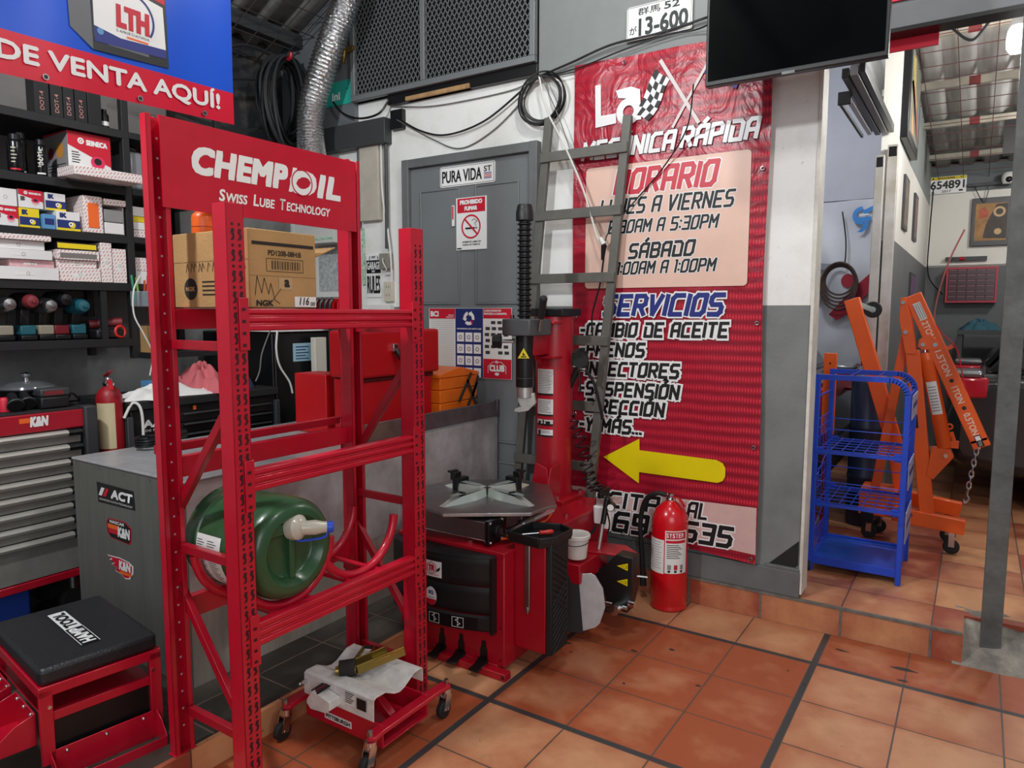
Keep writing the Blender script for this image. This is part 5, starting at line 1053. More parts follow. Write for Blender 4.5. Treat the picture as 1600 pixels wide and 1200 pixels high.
# ================================================================ LEFT SHELVES AND WHAT STANDS ON THEM
SHB = mat('shelf_black', '#242527', .5, .2, var=.15)
SHL = [2.435, 2.15, 1.904, 1.66, 1.375]
SX0, SX1 = -3.68, -3.20
sh = thing('shelving', 'black steel shelving full of parts boxes on the left wall', 'shelving', (-3.45, -1.9, 1.27))
for z in SHL: MB().box(SX0, SX1, -2.9, -1.49, z-.032, z, SHB).box(SX1-.004, SX1+.002, -2.9, -1.49, z-.04, z, SHB).build('shelf', sh, bevel=.002)
for z in SHL[:4]: MB().box(SX0, SX1, -1.452, -.95, z-.032, z, SHB).build('shelf', sh, bevel=.002)
MB().box(-3.752, SX0-.004, -2.9, -.95, 1.33, 2.75, mat('shelf_back', '#75706f', .6, var=.12)).build('back_panel', sh)
for y in (-1.49, -.95):
    for x in (SX0, SX1-.036): MB().box(x, x+.036, y, y+.036, 1.27, 2.85, SHB).build('upright', sh, bevel=.002)
MB().box(SX1-.03, SX1-.004, -1.64, -1.61, 1.375, 1.63, SHB).build('bracket', sh)
k = NT('red_dash_card'); tcn = k.n('TexCoord'); mp = k.n('Mapping'); k.l(tcn.outputs['Object'], mp.inputs[0]); sx = k.n('SeparateXYZ'); k.l(mp.outputs[0], sx.inputs[0])
d1 = k.math('ADD', k.math('MULTIPLY', sx.outputs[1], 1.0), k.math('ADD', k.math('MULTIPLY', sx.outputs[2], -.75), k.math('MULTIPLY', sx.outputs[0], .8))); d2 = k.math('ADD', k.math('MULTIPLY', sx.outputs[1], .75), k.math('ADD', sx.outputs[2], k.math('MULTIPLY', sx.outputs[0], .6)))
f1 = k.math('LESS_THAN', k.math('FRACT', k.math('MULTIPLY', d1, 62.0)), .3); f2 = k.math('LESS_THAN', k.math('FRACT', k.math('ADD', k.math('MULTIPLY', d2, 34.0), k.math('MULTIPLY', k.math('FLOOR', k.math('MULTIPLY', d1, 62.0)), .5))), .62)
k.l(k.mix(k.math('MULTIPLY', f1, f2), lin('#e6e2de'), lin('#c9787c')), k.b.inputs['Base Color']); k.b.inputs['Roughness'].default_value = .55
PAT = k.m
CWH = mat('white_card', '#e3e2e0', .5, var=.04); CGR = mat('grey_card', '#8d8c8c', .55, var=.06); NVY = mat('navy_card', '#1f2f6e', .45); YC = mat('yellow_card', '#e8cf1e', .45); LBL = mat('light_blue_card', '#5a94c4', .45)
def pbox(name, label, y0, y1, z0, z1, m, x1=-3.235, d=.22, group=None, prints=None, side=None, cat='box'):
    q = MB().box(x1-d, x1, y0, y1, z0, z1, m)
    F = FX(x1)
    if prints: prints(q, F, y0, y1, z0, z1)
    if side: side(q, FB(y0), x1-d, x1, z0, z1)
    return tag(q.build(name, bevel=.0015), label, cat, group)
DC = mat('black_carton', '#131316', .5); PINKP = mat('pink_print', '#c98a86', .5)
def dot4(q, F, y0, y1, z0, z1):
    v, f = _text_geo('DOT-4', 0.0, 0.0, 1.0); yc = (y0+y1)/2
    for i in range(2): q.add([(yc+.009-b*.018, z0+.025+a*.085, .001+i*6e-5) for a, b in v], f, PINKP, F)
for i, (y0, y1) in enumerate(((-1.875, -1.812), (-1.805, -1.752), (-1.748, -1.70), (-1.695, -1.64))):
    pbox('brake_fluid_carton', ['leftmost', 'second from left', 'third from left', 'fourth from left'][i]+' tall black DOT-4 carton on the top shelf', y0, y1, 2.437, 2.66, DC, d=.08, group='black brake fluid cartons on the top shelf', prints=dot4, cat='carton')
pbox('brake_fluid_carton', 'plain dark carton, last of the row on the top shelf by the post', -1.635, -1.57, 2.437, 2.66, DC, d=.08, group='black brake fluid cartons on the top shelf', cat='carton')
t = thing('small_bottle', 'small dark bottle at the end of the top shelf by the post', 'bottle', (-3.27, -1.54, 2.437)); MB().lathe([(.001, 0), (.022, 0), (.022, .07), (.012, .085), (.012, .10), (.001, .10)], BLK, Matrix.Translation((-3.27, -1.54, 2.437)), 14).build('bottle_body', t); MB().cyl((-3.27, -1.54, 2.455), (-3.27, -1.54, 2.475), .0225, PAPER, n=14).build('label', t)
def can(x, y, z, r, h, label, txt=None, band=None):
    t = thing('spray_can', label, 'spray can', (x, y, z), 0, 'black spray cans on the second shelf'); T = Matrix.Translation((x, y, z))
    b_ = MB().lathe([(r*.93, 0), (r, .004), (r, h*.78), (r*.96, h*.80), (r*.7, h*.86), (r*.45, h*.88), (.001, h*.88)], mat('can_black', '#1a1b1d', .22, .4), T, 24).build('can_body', t)
    MB().lathe([(r*.75, h*.80), (r*.75, h*.98), (r*.6, h), (.001, h)], BLK, T, 20).build('cap', t)
    q = MB(); a = math.atan2(-3.53-y, .51-x)
    q.grid(lambda u, v: (x+(r+.0006)*math.cos(a-.7+1.4*u), y+(r+.0006)*math.sin(a-.7+1.4*u), z+h*(.06+.04*v)), 8, 1, band or PAPER)
    for i in range(5): q.grid(lambda u, v, i=i: (x+(r+.0006)*math.cos(a-.5+(.5+.1*(i % 3))*u), y+(r+.0006)*math.sin(a-.5+(.5+.1*(i % 3))*u), z+h*(.25+i*.09+.03*v)), 6, 1, mat('can_print', '#b9b39a', .5))
    if txt:
        fr_ = frame((x+(r+.001)*math.cos(a), y+(r+.001)*math.sin(a), 0), (-math.sin(a), math.cos(a), 0), (0, 0, 1)); v_, f_ = _text_geo(txt, 0.0, 0.0, 1.0); q.add([(.009-b*.018, z+h*.3+a_*h*.42, .0014) for a_, b in v_], f_, WHT, fr_)
    q.build('label', b_, fix=False)
can(-3.30, -2.045, 2.152, .03, .17, 'black spray can cut off by the left picture edge on the second shelf', band=REDP)
can(-3.25, -1.965, 2.152, .032, .175, 'black spray can with pale print and red mark on the second shelf', band=REDP)
can(-3.31, -1.92, 2.152, .033, .20, 'tall black spray can behind and right of the pale printed one')
can(-3.265, -1.85, 2.152, .026, .175, 'slim black can lettered DOT-4 beside the large filter box', 'DOT-4')
def sein(big):
    def pr(q, F, y0, y1, z0, z1):
        w, h = y1-y0, z1-z0
        q.flat([(y0, z1), (y1, z1), (y1, z1-h*.62), (y0, z1-h*.28)], REDP, F, .0008)
        q.annulus(y0+w*.30, z1-h*.17, w*.04, w*.075, WHT, F, .0014, 16); q.disc(y0+w*.30, z1-h*.17, w*.025, WHT, F, .0014, 12)
        q.text('SEINECA', F, y0+w*.42, y0+w*.92, z1-h*.24-.0, z1-h*.13, WHT, .0014, bold=.06)
        cy, cz = y0+w*.68, z0+h*.34
        q.disc(cy, cz, w*.16, mat('pale_pink', '#e2b3b6', .5), F, .0009, 20, ry=h*.15).disc(cy, cz+h*.10, w*.17, mat('pink_filter', '#dd2f5c', .5), F, .0014, 20, ry=h*.13).disc(cy, cz+h*.12, w*.09, BLKP, F, .002, 16, ry=h*.07)
        for i in range(5): q.rect(y0+w*.08, y0+w*(.24+.03*(i % 2)), z1-h*(.42+i*.05), z1-h*(.41+i*.05)+.002, BLKP, F, .0012)
    return pr
def sside(q, F, x0, x1, z0, z1):
    h = z1-z0; w = x1-x0; q.rect(x0, x1, z0, z1, CGR, F, .0006); q.flat([(x0, z1-h*.05), (x1, z1-h*.02), (x1, z1), (x0, z1)], REDP, F, .001)
    q.disc(x0+w*.3, z0+h*.60, w*.12, mat('dull_red', '#8e2b36', .6), F, .0012, 16).disc(x0+w*.68, z0+h*.63, w*.16, mat('dull_orange', '#c98a3a', .6), F, .0012, 16)
    for i in range(3): q.rect(x0+w*.15, x0+w*.9, z0+h*(.22+i*.06), z0+h*(.24+i*.06), DGREY, F, .0012)
pbox('air_filter_box', 'large white and red air filter box with pink filter picture on the second shelf', -1.74, -1.535, 2.152, 2.392, CWH, d=.24, prints=sein(1), side=sside)
tag(MB().box(-3.225, -3.06, -1.80, -1.475, 2.156, 2.20, PAT).build('flat_parts_box', bevel=.003), 'flat white box with red dashes jutting from the second shelf', 'box')
def white_label(q, F, y0, y1, z0, z1): q.rect(y0+(y1-y0)*.3, y0+(y1-y0)*.6, z0+(z1-z0)*.35, z0+(z1-z0)*.6, PAPER, F, .001); q.annulus((y0+y1)/2, (z0+z1)/2, .006, .008, CGR, F, .0014, 14)
def ik(q, F, y0, y1, z0, z1):
    w, h = y1-y0, z1-z0; q.rect(y0, y1, z0, z0+h*.55, NVY, F, .0008); q.rect(y0, y1, z0, z0+h*.12, YC, F, .0014); q.text('IK', F, y0+w*.12, y0+w*.42, z0+h*.66, z0+h*.92, NVY, .001, bold=.08)
    q.disc(y0+w*.65, z0+h*.30, w*.14, YC, F, .002, 16).disc(y0+w*.58, z0+h*.34, w*.1, WHT, F, .0025, 14).disc(y0+w*.58, z0+h*.34, w*.04, BLKP, F, .003, 10)
G3 = 'parts boxes on the third shelf'
pbox('filter_box', 'small red and white filter box, lower left corner of the third shelf', -2.07, -1.975, 1.906, 1.995, CWH, prints=sein(0), group=G3)
pbox('filter_box', 'grey and white filter box on top at the left end of the third shelf', -2.07, -1.975, 1.997, 2.075, CWH, group=G3, prints=white_label)
pbox('filter_box', 'red topped white filter box stacked above the blue and yellow one', -1.97, -1.865, 1.997, 2.08, CWH, group=G3, prints=sein(0), side=sside)
pbox('filter_box', 'blue and yellow filter box second in the bottom row of the third shelf', -1.97, -1.885, 1.906, 1.995, YC, group=G3, prints=ik)
pbox('filter_box', 'light blue little box between two blue and yellow ones on the third shelf', -1.878, -1.825, 1.906, 1.975, LBL, group=G3, x1=-3.215, prints=lambda q, F, y0, y1, z0, z1: q.rect(y0+.006, y1-.006, z0+.02, z1-.02, NVY, F, .0008))
pbox('filter_box', 'white and blue filter box on top, beside the open patterned carton', -1.855, -1.765, 1.998, 2.08, CWH, group=G3, prints=ik)
pbox('filter_box', 'large blue, white and yellow filter box, rightmost of the third shelf bottom row', -1.82, -1.715, 1.906, 1.996, CWH, group=G3, x1=-3.21, prints=ik)
t = thing('open_parts_carton', 'big open white carton with red dashes at the right end of the third shelf', 'carton', (-3.3, -1.62, 1.906), 0, G3)
MB().box(-3.42, -3.20, -1.70, -1.61, 1.906, 2.085, PAT).build('side_box', t, bevel=.002)
q = MB().box(-3.42, -3.215, -1.605, -1.60, 1.906, 2.08, PAT).box(-3.42, -3.215, -1.50, -1.495, 1.906, 2.08, PAT).box(-3.42, -3.415, -1.60, -1.50, 1.906, 2.08, CGR).box(-3.42, -3.19, -1.605, -1.495, 2.05, 2.08, PAT); q.build('outer_carton', t, bevel=.002)
for z0, z1, m in ((1.908, 1.965, CWH), (1.968, 2.03, CGR)): L(MB().box(-3.40, -3.205, -1.598, -1.502, z0, z1, m).build('inner_box', t, bevel=.003), 'plain inner box')
MB().box(-3.199, -3.197, -1.68, -1.63, 1.93, 2.05, ORP).build('orange_label', t)
G4 = 'parts boxes on the fourth shelf'
def flap(label, y0, y1, z0, z1, m, x1=-3.21, pr=white_label, d=.24): return pbox('parts_box', label, y0, y1, z0, z1, m, x1=x1, d=d, prints=pr, group=G4)
flap('long white box at the bottom left of the fourth shelf', -2.10, -1.835, 1.662, 1.72, CWH, -3.19)
flap('pink dashed box lying second from the bottom on the fourth shelf', -2.03, -1.84, 1.722, 1.755, mat('pink_card', '#d9a9ae', .6, var=.15, vscale=40), -3.22)
flap('grey white box third from the bottom on the fourth shelf, left stack', -2.10, -1.855, 1.757, 1.80, CWH, -3.20)
flap('small grey white box fourth from the bottom of the left stack', -2.10, -1.88, 1.802, 1.842, CWH, -3.215)
flap('topmost open white flap box on the left of the fourth shelf', -2.10, -1.86, 1.844, 1.868, PAT, -3.19, None)
flap('white dashed box at the bottom of the middle stack on the fourth shelf', -1.83, -1.635, 1.662, 1.728, PAT, -3.20)
flap('narrow dashed box second in the middle stack of the fourth shelf', -1.83, -1.645, 1.73, 1.765, PAT, -3.215)
flap('open dashed tray box under the yellow box on the fourth shelf', -1.835, -1.64, 1.767, 1.812, PAT, -3.195, lambda q, F, y0, y1, z0, z1: q.rect(y0+.012, y1-.012, z0+.006, z1-.014, mat('box_shadow_card', '#77726e', .7), F, .0008))
flap('bright yellow and dark box on top of the middle stack of the fourth shelf', -1.83, -1.65, 1.814, 1.85, DC, -3.20, lambda q, F, y0, y1, z0, z1: q.rect(y0, y1, z0+.006, z1-.006, YC, F, .0008))
flap('upright dashed box right of the middle stack on the fourth shelf', -1.63, -1.575, 1.662, 1.86, PAT, -3.20)
flap('upright dashed box last on the fourth shelf next to the post', -1.57, -1.50, 1.662, 1.835, PAT, -3.205)
G5 = 'boxes in the second shelving bay'
for i, (z0, z1, m, la) in enumerate(((1.906, 1.945, PAT, 'dashed box lowest on the third shelf beyond the post'), (1.947, 1.985, CWH, 'white box second from below on the third shelf beyond the post'), (1.987, 2.015, YC, 'yellow box near the top of the pile beyond the post'), (2.017, 2.065, CWH, 'blue and white box on top of the pile beyond the post'), (1.662, 1.73, CWH, 'grey white box low on the fourth shelf beyond the post'), (1.732, 1.80, PAT, 'dashed box on top of the grey white one beyond the post'))): pbox('parts_box', la, -1.44, -1.28+.02*(i % 3), z0, z1, m, group=G5, prints=white_label if m is CWH else None)
tag(MB().box(-3.40, -3.24, -1.44, -1.36, 2.152, 2.35, mat('silver_jug', '#8d9195', .4, .3)).box(-3.36, -3.28, -1.43, -1.37, 2.35, 2.39, BLK).build('oil_container', bevel=.015), 'tall silver grey oil container behind the shelf post', 'container')
# cordless tools on the lowest shelf
def drill(label, y, body, base, h, nose, s=1.0):
    t = thing('cordless_drill', label, 'power tool', (-3.30, y, 1.377), 0, 'cordless tools standing in a row on the lowest shelf'); z = 1.377
    q = MB().axial((-3.40, y, z+h), (1, y, z+h), [(.001, 0), (.03, .004), (.042, .03), (.043, .10), (.040, .14), (.022, .17), (.001, .171)], body, 18); q.build('motor_housing', t)
    MB().axial((-3.235, y, z+h), (1, y, z+h), [(.034, 0), (.035, .01), (.026, .03), (.008, .034), (.008, .045), (.001, .046)], nose, 16).build('chuck', t)
    q = MB().beam((-3.335, y, z+.04), (-3.30, y, z+h-.01), .045, .05, BLACK); q.build('handle', t, bevel=.008)
    MB().box(-3.40, -3.255, y-.036, y+.036, z, z+.026, BLK).box(-3.39, -3.265, y-.034, y+.034, z+.026, z+.072, base).build('battery', t, bevel=.006)
TEAL = mat('teal_tool', '#1e5a66', .4); GOLD = mat('tan_tool', '#6b5f45', .4); DRED = mat('dull_red_tool', '#7a2a30', .4)
drill('leftmost cordless tool on the lowest shelf, grey chuck and pale base', -2.045, DGREY, mat('pale_base', '#8d8676', .5), .17, STL)
drill('second cordless tool with dull red nose and teal base', -1.95, BLACK, TEAL, .185, DRED)
drill('third cordless tool with ribbed silver nose', -1.87, DGREY, mat('pale_base', '#8d8676', .5), .165, STL)
drill('tallest black cordless tool with red battery', -1.80, BLACK, mat('battery_red', '#6e1420', .4), .196, BLK)
drill('teal cordless tool, fifth from the left', -1.72, TEAL, TEAL, .165, TEAL)
t = thing('ratchet_tool', 'small red and black power ratchet lying at the end of the lowest shelf', 'power tool', (-3.28, -1.58, 1.377)); MB().cyl((-3.30, -1.655, 1.45), (-3.24, -1.52, 1.462), .022, DRED, n=14).build('body', t); MB().cyl((-3.305, -1.67, 1.45), (-3.33, -1.71, 1.445), .016, BLK, n=12).build('head', t); MB().box(-3.32, -3.22, -1.66, -1.52, 1.377, 1.425, BLACK).build('rest', t, bevel=.01)
t = thing('hand_tool', 'red framed hand tool beside the power ratchet', 'tool', (-3.24, -1.53, 1.377)); MB().ring((-3.225, -1.54, 1.412), .028, .007, mat('red_handle', '#d8302a', .35), ax=(1, .2, 0)).build('ring_grip', t); MB().ring((-3.235, -1.62, 1.405), .024, .008, DGREY, ax=(1, .2, 0)).build('second_ring', t)
t = thing('brush', 'black bristle brush behind the power ratchet', 'brush', (-3.36, -1.6, 1.377)); q = MB().box(-3.42, -3.36, -1.70, -1.54, 1.377, 1.49, BLACK)
for i in range(14): q.cyl((-3.39, -1.695+i*.0115, 1.49), (-3.385, -1.695+i*.0115, 1.515), .004, BLK, r2=.001, n=5)
q.build('brush_head', t, bevel=.004)
# pen holder and hanging cables at the shelf end
t = thing('pen_holder', 'clear pen holder with pens hanging at the shelf end by the red rack', 'pen holder', (-3.12, -1.47, 1.55))
MB().box(-3.15, -3.08, -1.52, -1.42, 1.54, 1.62, mat('clear_grey', '#7d8890', .2, coat=.3)).build('cup', t, bevel=.004)
for i, (c, a) in enumerate((('#3a9a78', 0), ('#7fb94a', .02), ('#d4602c', .045), ('#c9444c', .06), ('#e9e9e9', .075), ('#d1838a', .09))): MB().cyl((-3.11, -1.515+a, 1.56), (-3.10-.01*(i % 2), -1.535+a*1.5, 1.70-.012*(i % 3)), .005, mat('pen_%d' % i, c, .4), n=8).build('pen', t)
cable('charging_cable', [(-3.08, -1.50, 1.70), (-3.04, -1.56, 1.62), (-3.03, -1.57, 1.50), (-3.02, -1.53, 1.40), (-3.02, -1.49, 1.30), (-3.02, -1.51, 1.19)], .004, WC, 'long white charging cable dangling from the shelf end')
cable('charging_cable', [(-3.09, -1.46, 1.56), (-3.06, -1.44, 1.48), (-3.05, -1.42, 1.36), (-3.05, -1.38, 1.26)], .004, WC, 'shorter white charging cable dangling beside the rack post')
pbox('small_carton', 'small brown carton low at the shelf end', -1.45, -1.38, 1.30, 1.44, CARD, x1=-3.10, d=.10)
MB().box(-3.25, -3.09, -1.46, -.96, 1.27, 1.298, SHB).build('shelf', sh)
# on the tool cabinet
t = thing('cooking_pot', 'black pot with glass lid on the tool cabinet', 'pot', (-3.12, -2.035, 1.083)); T = Matrix.Translation((-3.12, -2.035, 1.083))
MB().lathe([(.001, 0), (.085, 0), (.098, .012), (.108, .07), (.115, .078), (.115, .084)], BLK, T, 36).build('pot_body', t); MB().lathe([(.117, .084), (.112, .094), (.07, .112), (.02, .118), (.001, .118)], mat('lid_glass', '#6a6d70', .1, .3, coat=.5), T, 36).build('lid', t); MB().lathe([(.012, .117), (.009, .13), (.022, .142), (.024, .15), (.001, .156)], CHR, T, 16).build('knob', t)
t = thing('charger', 'battery charger with red labelled battery on the tool cabinet', 'charger', (-2.98, -2.02, 1.083))
MB().box(-3.02, -2.93, -2.06, -1.94, 1.083, 1.135, BLACK).build('charger_body', t, bevel=.008); b_ = MB().box(-3.025, -2.94, -2.055, -1.93, 1.135, 1.172, DGREY).build('battery', t, bevel=.008); MB().rect(-2.04, -1.96, 1.142, 1.162, DRED, FX(-2.94), .001).build('red_label', b_)
for i, (x, y) in enumerate(((-2.96, -2.10), (-2.93, -2.16))):
    t = thing('plastic_nozzle', ['flared black plastic nozzle lying beside the charger', 'flared black plastic nozzle at the left picture edge on the cabinet'][i], 'nozzle', (x, y, 1.083)); MB().axial((x-.06, y+.01, 1.15), (x, y, 1.113), [(.018, 0), (.02, .03), (.03, .065), (.03, .078)], BLACK, 20).build('tube', t); MB().ring((x, y, 1.113), .03, .004, DGREY, ax=(.85, -.1, -.5)).build('rim', t)
t = thing('red_jar', 'small red jar at the left edge of the tool cabinet', 'jar', (-3.0, -2.17, 1.083)); MB().lathe([(.001, 0), (.03, 0), (.028, .05), (.02, .06), (.001, .062)], REDP, Matrix.Translation((-3.0, -2.175, 1.083)), 16)  .build('jar_body', t)
cable('charger_cable', [(-2.95, -1.95, 1.09), (-2.96, -1.92, 1.14), (-2.97, -1.89, 1.12), (-3.0, -1.87, 1.10), (-3.08, -1.90, 1.09), (-3.02, -1.96, 1.09)], .005, BLK, 'black cable curling behind the charger')
# ================================================================ BLACK TOOL CHEST, REFRIGERATOR, CLUTTER
t = thing('black_tool_chest', 'black drawer chest with white lettering behind the workbench', 'tool chest', (-3.15, -1.2, .1))
MB().box(-3.40, -2.945, -1.66, -.80, .14, 1.03, BLACK).box(-3.42, -2.92, -1.68, -.79, 1.03, 1.075, RUB).build('chest_body', t, bevel=.006)
for i, z in enumerate((.99, .935, .88, .825, .77)):
    dr = MB().box(-2.95, -2.935, -1.40, -.83, z-.05, z, BLK).build('drawer', t, bevel=.003); MB().box(-2.935, -2.925, -1.39, -.84, z-.012, z-.004, DGREY).build('handle', dr, bevel=.002)
F = FX(-2.945); q = MB().text('AAM', F, -1.60, -1.45, .935, .975, WHT, .002, bold=.05); q.text('DE REVEL', F, -1.59, -1.48, .915, .926, WHT, .002); q.build('lettering', t)
MB().text('S', FX(-2.935), -1.335, -1.315, 1.0, 1.022, ORP, .002, bold=.08).build('orange_mark', t)
for y in (-1.69, -.815): MB().box(-2.97, -2.92, y, y+.03, .2, 1.0, DGREY).build('corner_post', t, bevel=.003)
for y in (-1.55, -.92): MB().axial((-3.02, y, .15), (-2.97, y, .15), [(.02, 0), (.045, 0), (.05, .006), (.05, .03), (.045, .036), (.02, .036)], RUB, 16).build('castor', t)
def crumple(name, label, cat, c, s, m, seed, amp=.35, n=28):
    rnd = random.Random(seed); ph = [rnd.uniform(0, 6.28) for _ in range(8)]; q = MB()
    def fn(a, b):
        th = 2*PI*a; f = b
        w = 1+amp*.5*math.sin(3*th+ph[0])+amp*.35*math.sin(5*th+ph[1]+4*b)+amp*.25*math.sin(9*th+ph[2])
        z = (1-f**2.2)*(1+amp*.6*math.sin(7*th+ph[3]+6*b)+amp*.5*math.sin(4*th+ph[4]-9*b))
        return (c[0]+s[0]*f*w*math.cos(th)*.5, c[1]+s[1]*f*w*math.sin(th)*.5, c[2]+max(0, s[2]*z))
    q.grid(fn, n*2, n//2, m); return tag(q.build(name, ang=80), label, cat)
crumple('towel', 'crumpled pink towel heaped on the black tool chest', 'towel', (-3.10, -1.17, 1.076), (.34, .30, .13), mat('pink_cloth', '#c9686e', .9, var=.1, bump=.3, bscale=60), 3, .28)
crumple('crumpled_paper', 'crumpled white wrapping paper on the black tool chest', 'paper', (-3.02, -1.46, 1.076), (.24, .40, .05), PAPER, 5, .5)
crumple('crumpled_paper', 'white paper scraps beside the pink towel', 'paper', (-2.99, -1.13, 1.076), (.1, .36, .03), PAPER, 8, .5)
tag(MB().box(-3.2, -3.06, -1.46, -1.33, 1.12, 1.15, LBL).box(-3.2, -3.06, -1.46, -1.33, 1.077, 1.118, CWH).build('blue_white_box', bevel=.003), 'blue and white box behind the crumpled paper', 'box')
crumple('jacket', 'dark navy garment piled beside the refrigerator', 'garment', (-3.15, -.93, 1.076), (.3, .2, .12), mat('navy_cloth', '#1c2740', .9, bump=.2), 11)
tag(MB().ball((-3.16, -1.36, 1.20), .05, BLK).build('black_ball', ang=60), 'round black ball among the things on the black chest', 'ball')
for i, (y, z, h) in enumerate(((-1.645, .9, .12), (-1.60, .9, .07))): tag(MB().cyl((-2.78, y+.0, .897), (-2.78, y, .897+h), .03-.005*i, BLK, n=16).build('grease_tube'), ['tall black tube standing behind the rack on the bench edge', 'short black tube standing behind the rack on the bench edge'][i], 'tube') if False else None
cable('coiled_lead', [(-2.60+.05*math.cos(a), -1.77+.055*math.sin(a), .905+.012*(a/6.28)) for a in [i*.6 for i in range(42)]], .007, BLK, 'coiled black lead lying on the workbench behind the rack', 'cable', 2)
tag(MB().cyl((-2.60, -1.70, .93), (-2.62, -1.58, .94), .022, BLK, n=14).build('torch', bevel=.003), 'black torch lying on the workbench behind the rack', 'torch')
t = thing('refrigerator', 'black refrigerator with pale blue notice behind the red rack', 'refrigerator', (-3.3, -.42, .1))
MB().box(-3.66, -2.975, -.785, -.075, .1, 1.395, BLK).build('cabinet', t, bevel=.008); d_ = MB().box(-2.972, -2.95, -.785, -.075, .13, 1.39, BLK).build('door', t, bevel=.006)
q = MB(); F = FX(-2.95); q.rect(-.655, -.515, 1.215, 1.325, mat('pale_blue_notice', '#9fc6d6', .5), F, .001)
for i in range(5): q.rect(-.635, -.535-.02*(i % 2), 1.30-i*.018, 1.306-i*.018, NVY, F, .002)
q.build('notice', d_)
tag(MB().box(-3.2, -2.93, -.80, -.30, 1.397, 1.412, PAPER).build('paper_stack', bevel=.002), 'white papers lying flat on the black refrigerator', 'paper')
cable('charging_cable', [(-2.93, -.78, 1.41), (-2.92, -.80, 1.30), (-2.92, -.78, 1.20), (-2.91, -.72, 1.10), (-2.91, -.70, 1.03)], .006, WC, 'white cable hanging down the front of the black refrigerator')
cable('charging_cable', [(-2.93, -.83, 1.41), (-2.92, -.90, 1.28), (-2.92, -.92, 1.18), (-2.92, -.95, 1.12)], .004, GC, 'thin grey cable hanging left of the white one on the refrigerator')
tag(MB().box(-2.90, -2.86, -.56, -.47, .80, 1.36, mat('cream_board', '#d3d0c2', .6)).build('cream_board', bevel=.003) , 'cream board strip standing beside the black straps', 'board')
q = MB(); q.box(-2.45, -2.215, -1.065, -.90, .897, 1.20, CHR_); tag(q.build('red_case', bevel=.006), 'narrow red metal case on the bench behind the straps', 'case')
for i, (y, w_) in enumerate(((-.955, .095), (-.865, .05))):
    q = MB(); q.tube([(-2.20-.002*i, y-.035, 1.43), (-2.195, y-.035, 1.2), (-2.195, y-.03, 1.0), (-2.20, y-.035, .90)], w_/2, mat('black_strap', '#1b1b1c', .85, bump=.3, bscale=90), 10, sub=4, flat=.12); tag(q.build('webbing_strap'), ['wide black webbing strap hanging behind the red rack', 'narrower black webbing strap right of the wide one'][i], 'strap')
cable('cable', [(-2.19, -.885, 1.42), (-2.185, -.88, 1.2), (-2.185, -.86, 1.05), (-2.19, -.845, .91)], .004, mat('red_cord', '#c01830', .6), 'thin red cord hanging between the black straps')
tag(MB().box(-3.47, -3.11, .005, .012, 1.62, 2.02, PAPER).box(-3.44, -3.14, .003, .0045, 1.66, 1.98, mat('printed_grid', '#cfd3d3', .7, col2='#8f9698', vscale=40)).build('wall_chart'), 'pale printed chart on the white wall behind the rack', 'poster')
tag(MB().box(-3.02, -2.995, .008, .014, 1.70, 2.08, mat('green_print', '#2f9a58', .6, col2='#e9ece9', vscale=60)).build('ruler_strip'), 'narrow green and white strip on the wall left of the garage rules sign', 'strip')
tag(MB().box(-2.99, -2.74, -.03, .02, 1.50, 1.565, PAPER).rect(-2.98, -2.75, 1.51, 1.515, mat('green_print', '#2f9a58', .6), FB(-.03)).build('white_tray', bevel=.003), 'small white tray on the wall below the garage rules sign', 'tray')
tag(MB().box(-3.50, -3.12, -.15, -.02, 1.98, 2.20, mat('white_unit', '#c9cac6', .5, var=.1)).box(-3.50, -3.12, -.152, -.15, 2.0, 2.02, mat('green_print', '#2f9a58', .6)).build('wall_unit', bevel=.01), 'white wall unit behind the red header panel', 'unit')
tag(MB().tube([(-3.45, -.10, 1.55), (-3.2, -.06, 1.52), (-2.95, -.06, 1.53)], .02, PLW, 8, sub=5).build('white_pipe'), 'white pipe along the wall behind the rack', 'pipe')
t = thing('red_rack_holder', 'red wire holder with dark tools behind the carton', 'tool holder', (-3.05, -.35, 1.41)); 
MB().box(-3.20, -2.84, -.36, -.34, 1.413, 1.60, CHR_).box(-3.20, -2.84, -.44, -.34, 1.413, 1.425, CHR_).build('holder_panel', t, bevel=.003)
for i in range(8): MB().tube([(-3.17+i*.043, -.40, 1.60), (-3.17+i*.043, -.43, 1.55), (-3.165+i*.043, -.42, 1.43)], .012, BLK, 6, sub=4).build('tool_handle', t)
# ================================================================ DUCT, HOSES, HANGING BANNER
DUCT = mat('foil_duct', '#d2d3d4', .2, 1, bump=1.0, bscale=55)
path = spline([Vector(p) for p in ((-2.79, -.25, 3.60), (-2.85, -.25, 3.42), (-2.955, -.25, 3.26), (-3.075, -.25, 3.06), (-3.18, -.25, 2.85), (-3.205, -.25, 2.64), (-3.18, -.25, 2.48), (-3.15, -.25, 2.36))], 28)
tag(MB().tube(path, [.086+.006*math.sin(i*2.1) for i in range(len(path))], DUCT, 26).build('foil_duct', ang=60), 'shiny silver foil duct hanging from the roof behind the red rack', 'duct')
t = thing('hose_coil', 'black hoses coiled on a red hook high on the left wall', 'hose', (-3.55, -.25, 2.6))
rnd = random.Random(4)
for i in range(13):
    ry, rz = .15+rnd.uniform(-.03, .05), .31+rnd.uniform(-.07, .05); cy, cz = -.20+rnd.uniform(-.02, .03), 3.22-rz+rnd.uniform(-.02, .02)
    MB().tube([(-3.60+.012*i+.01*math.sin(2*a), cy+ry*math.cos(a), cz+rz*math.sin(a)) for a in [2*PI*j/30 for j in range(30)]], .010+.004*(i % 2), BLK if i % 3 else mat('dark_hose', '#2b2d2f', .5), 8, True).build('loop', t)
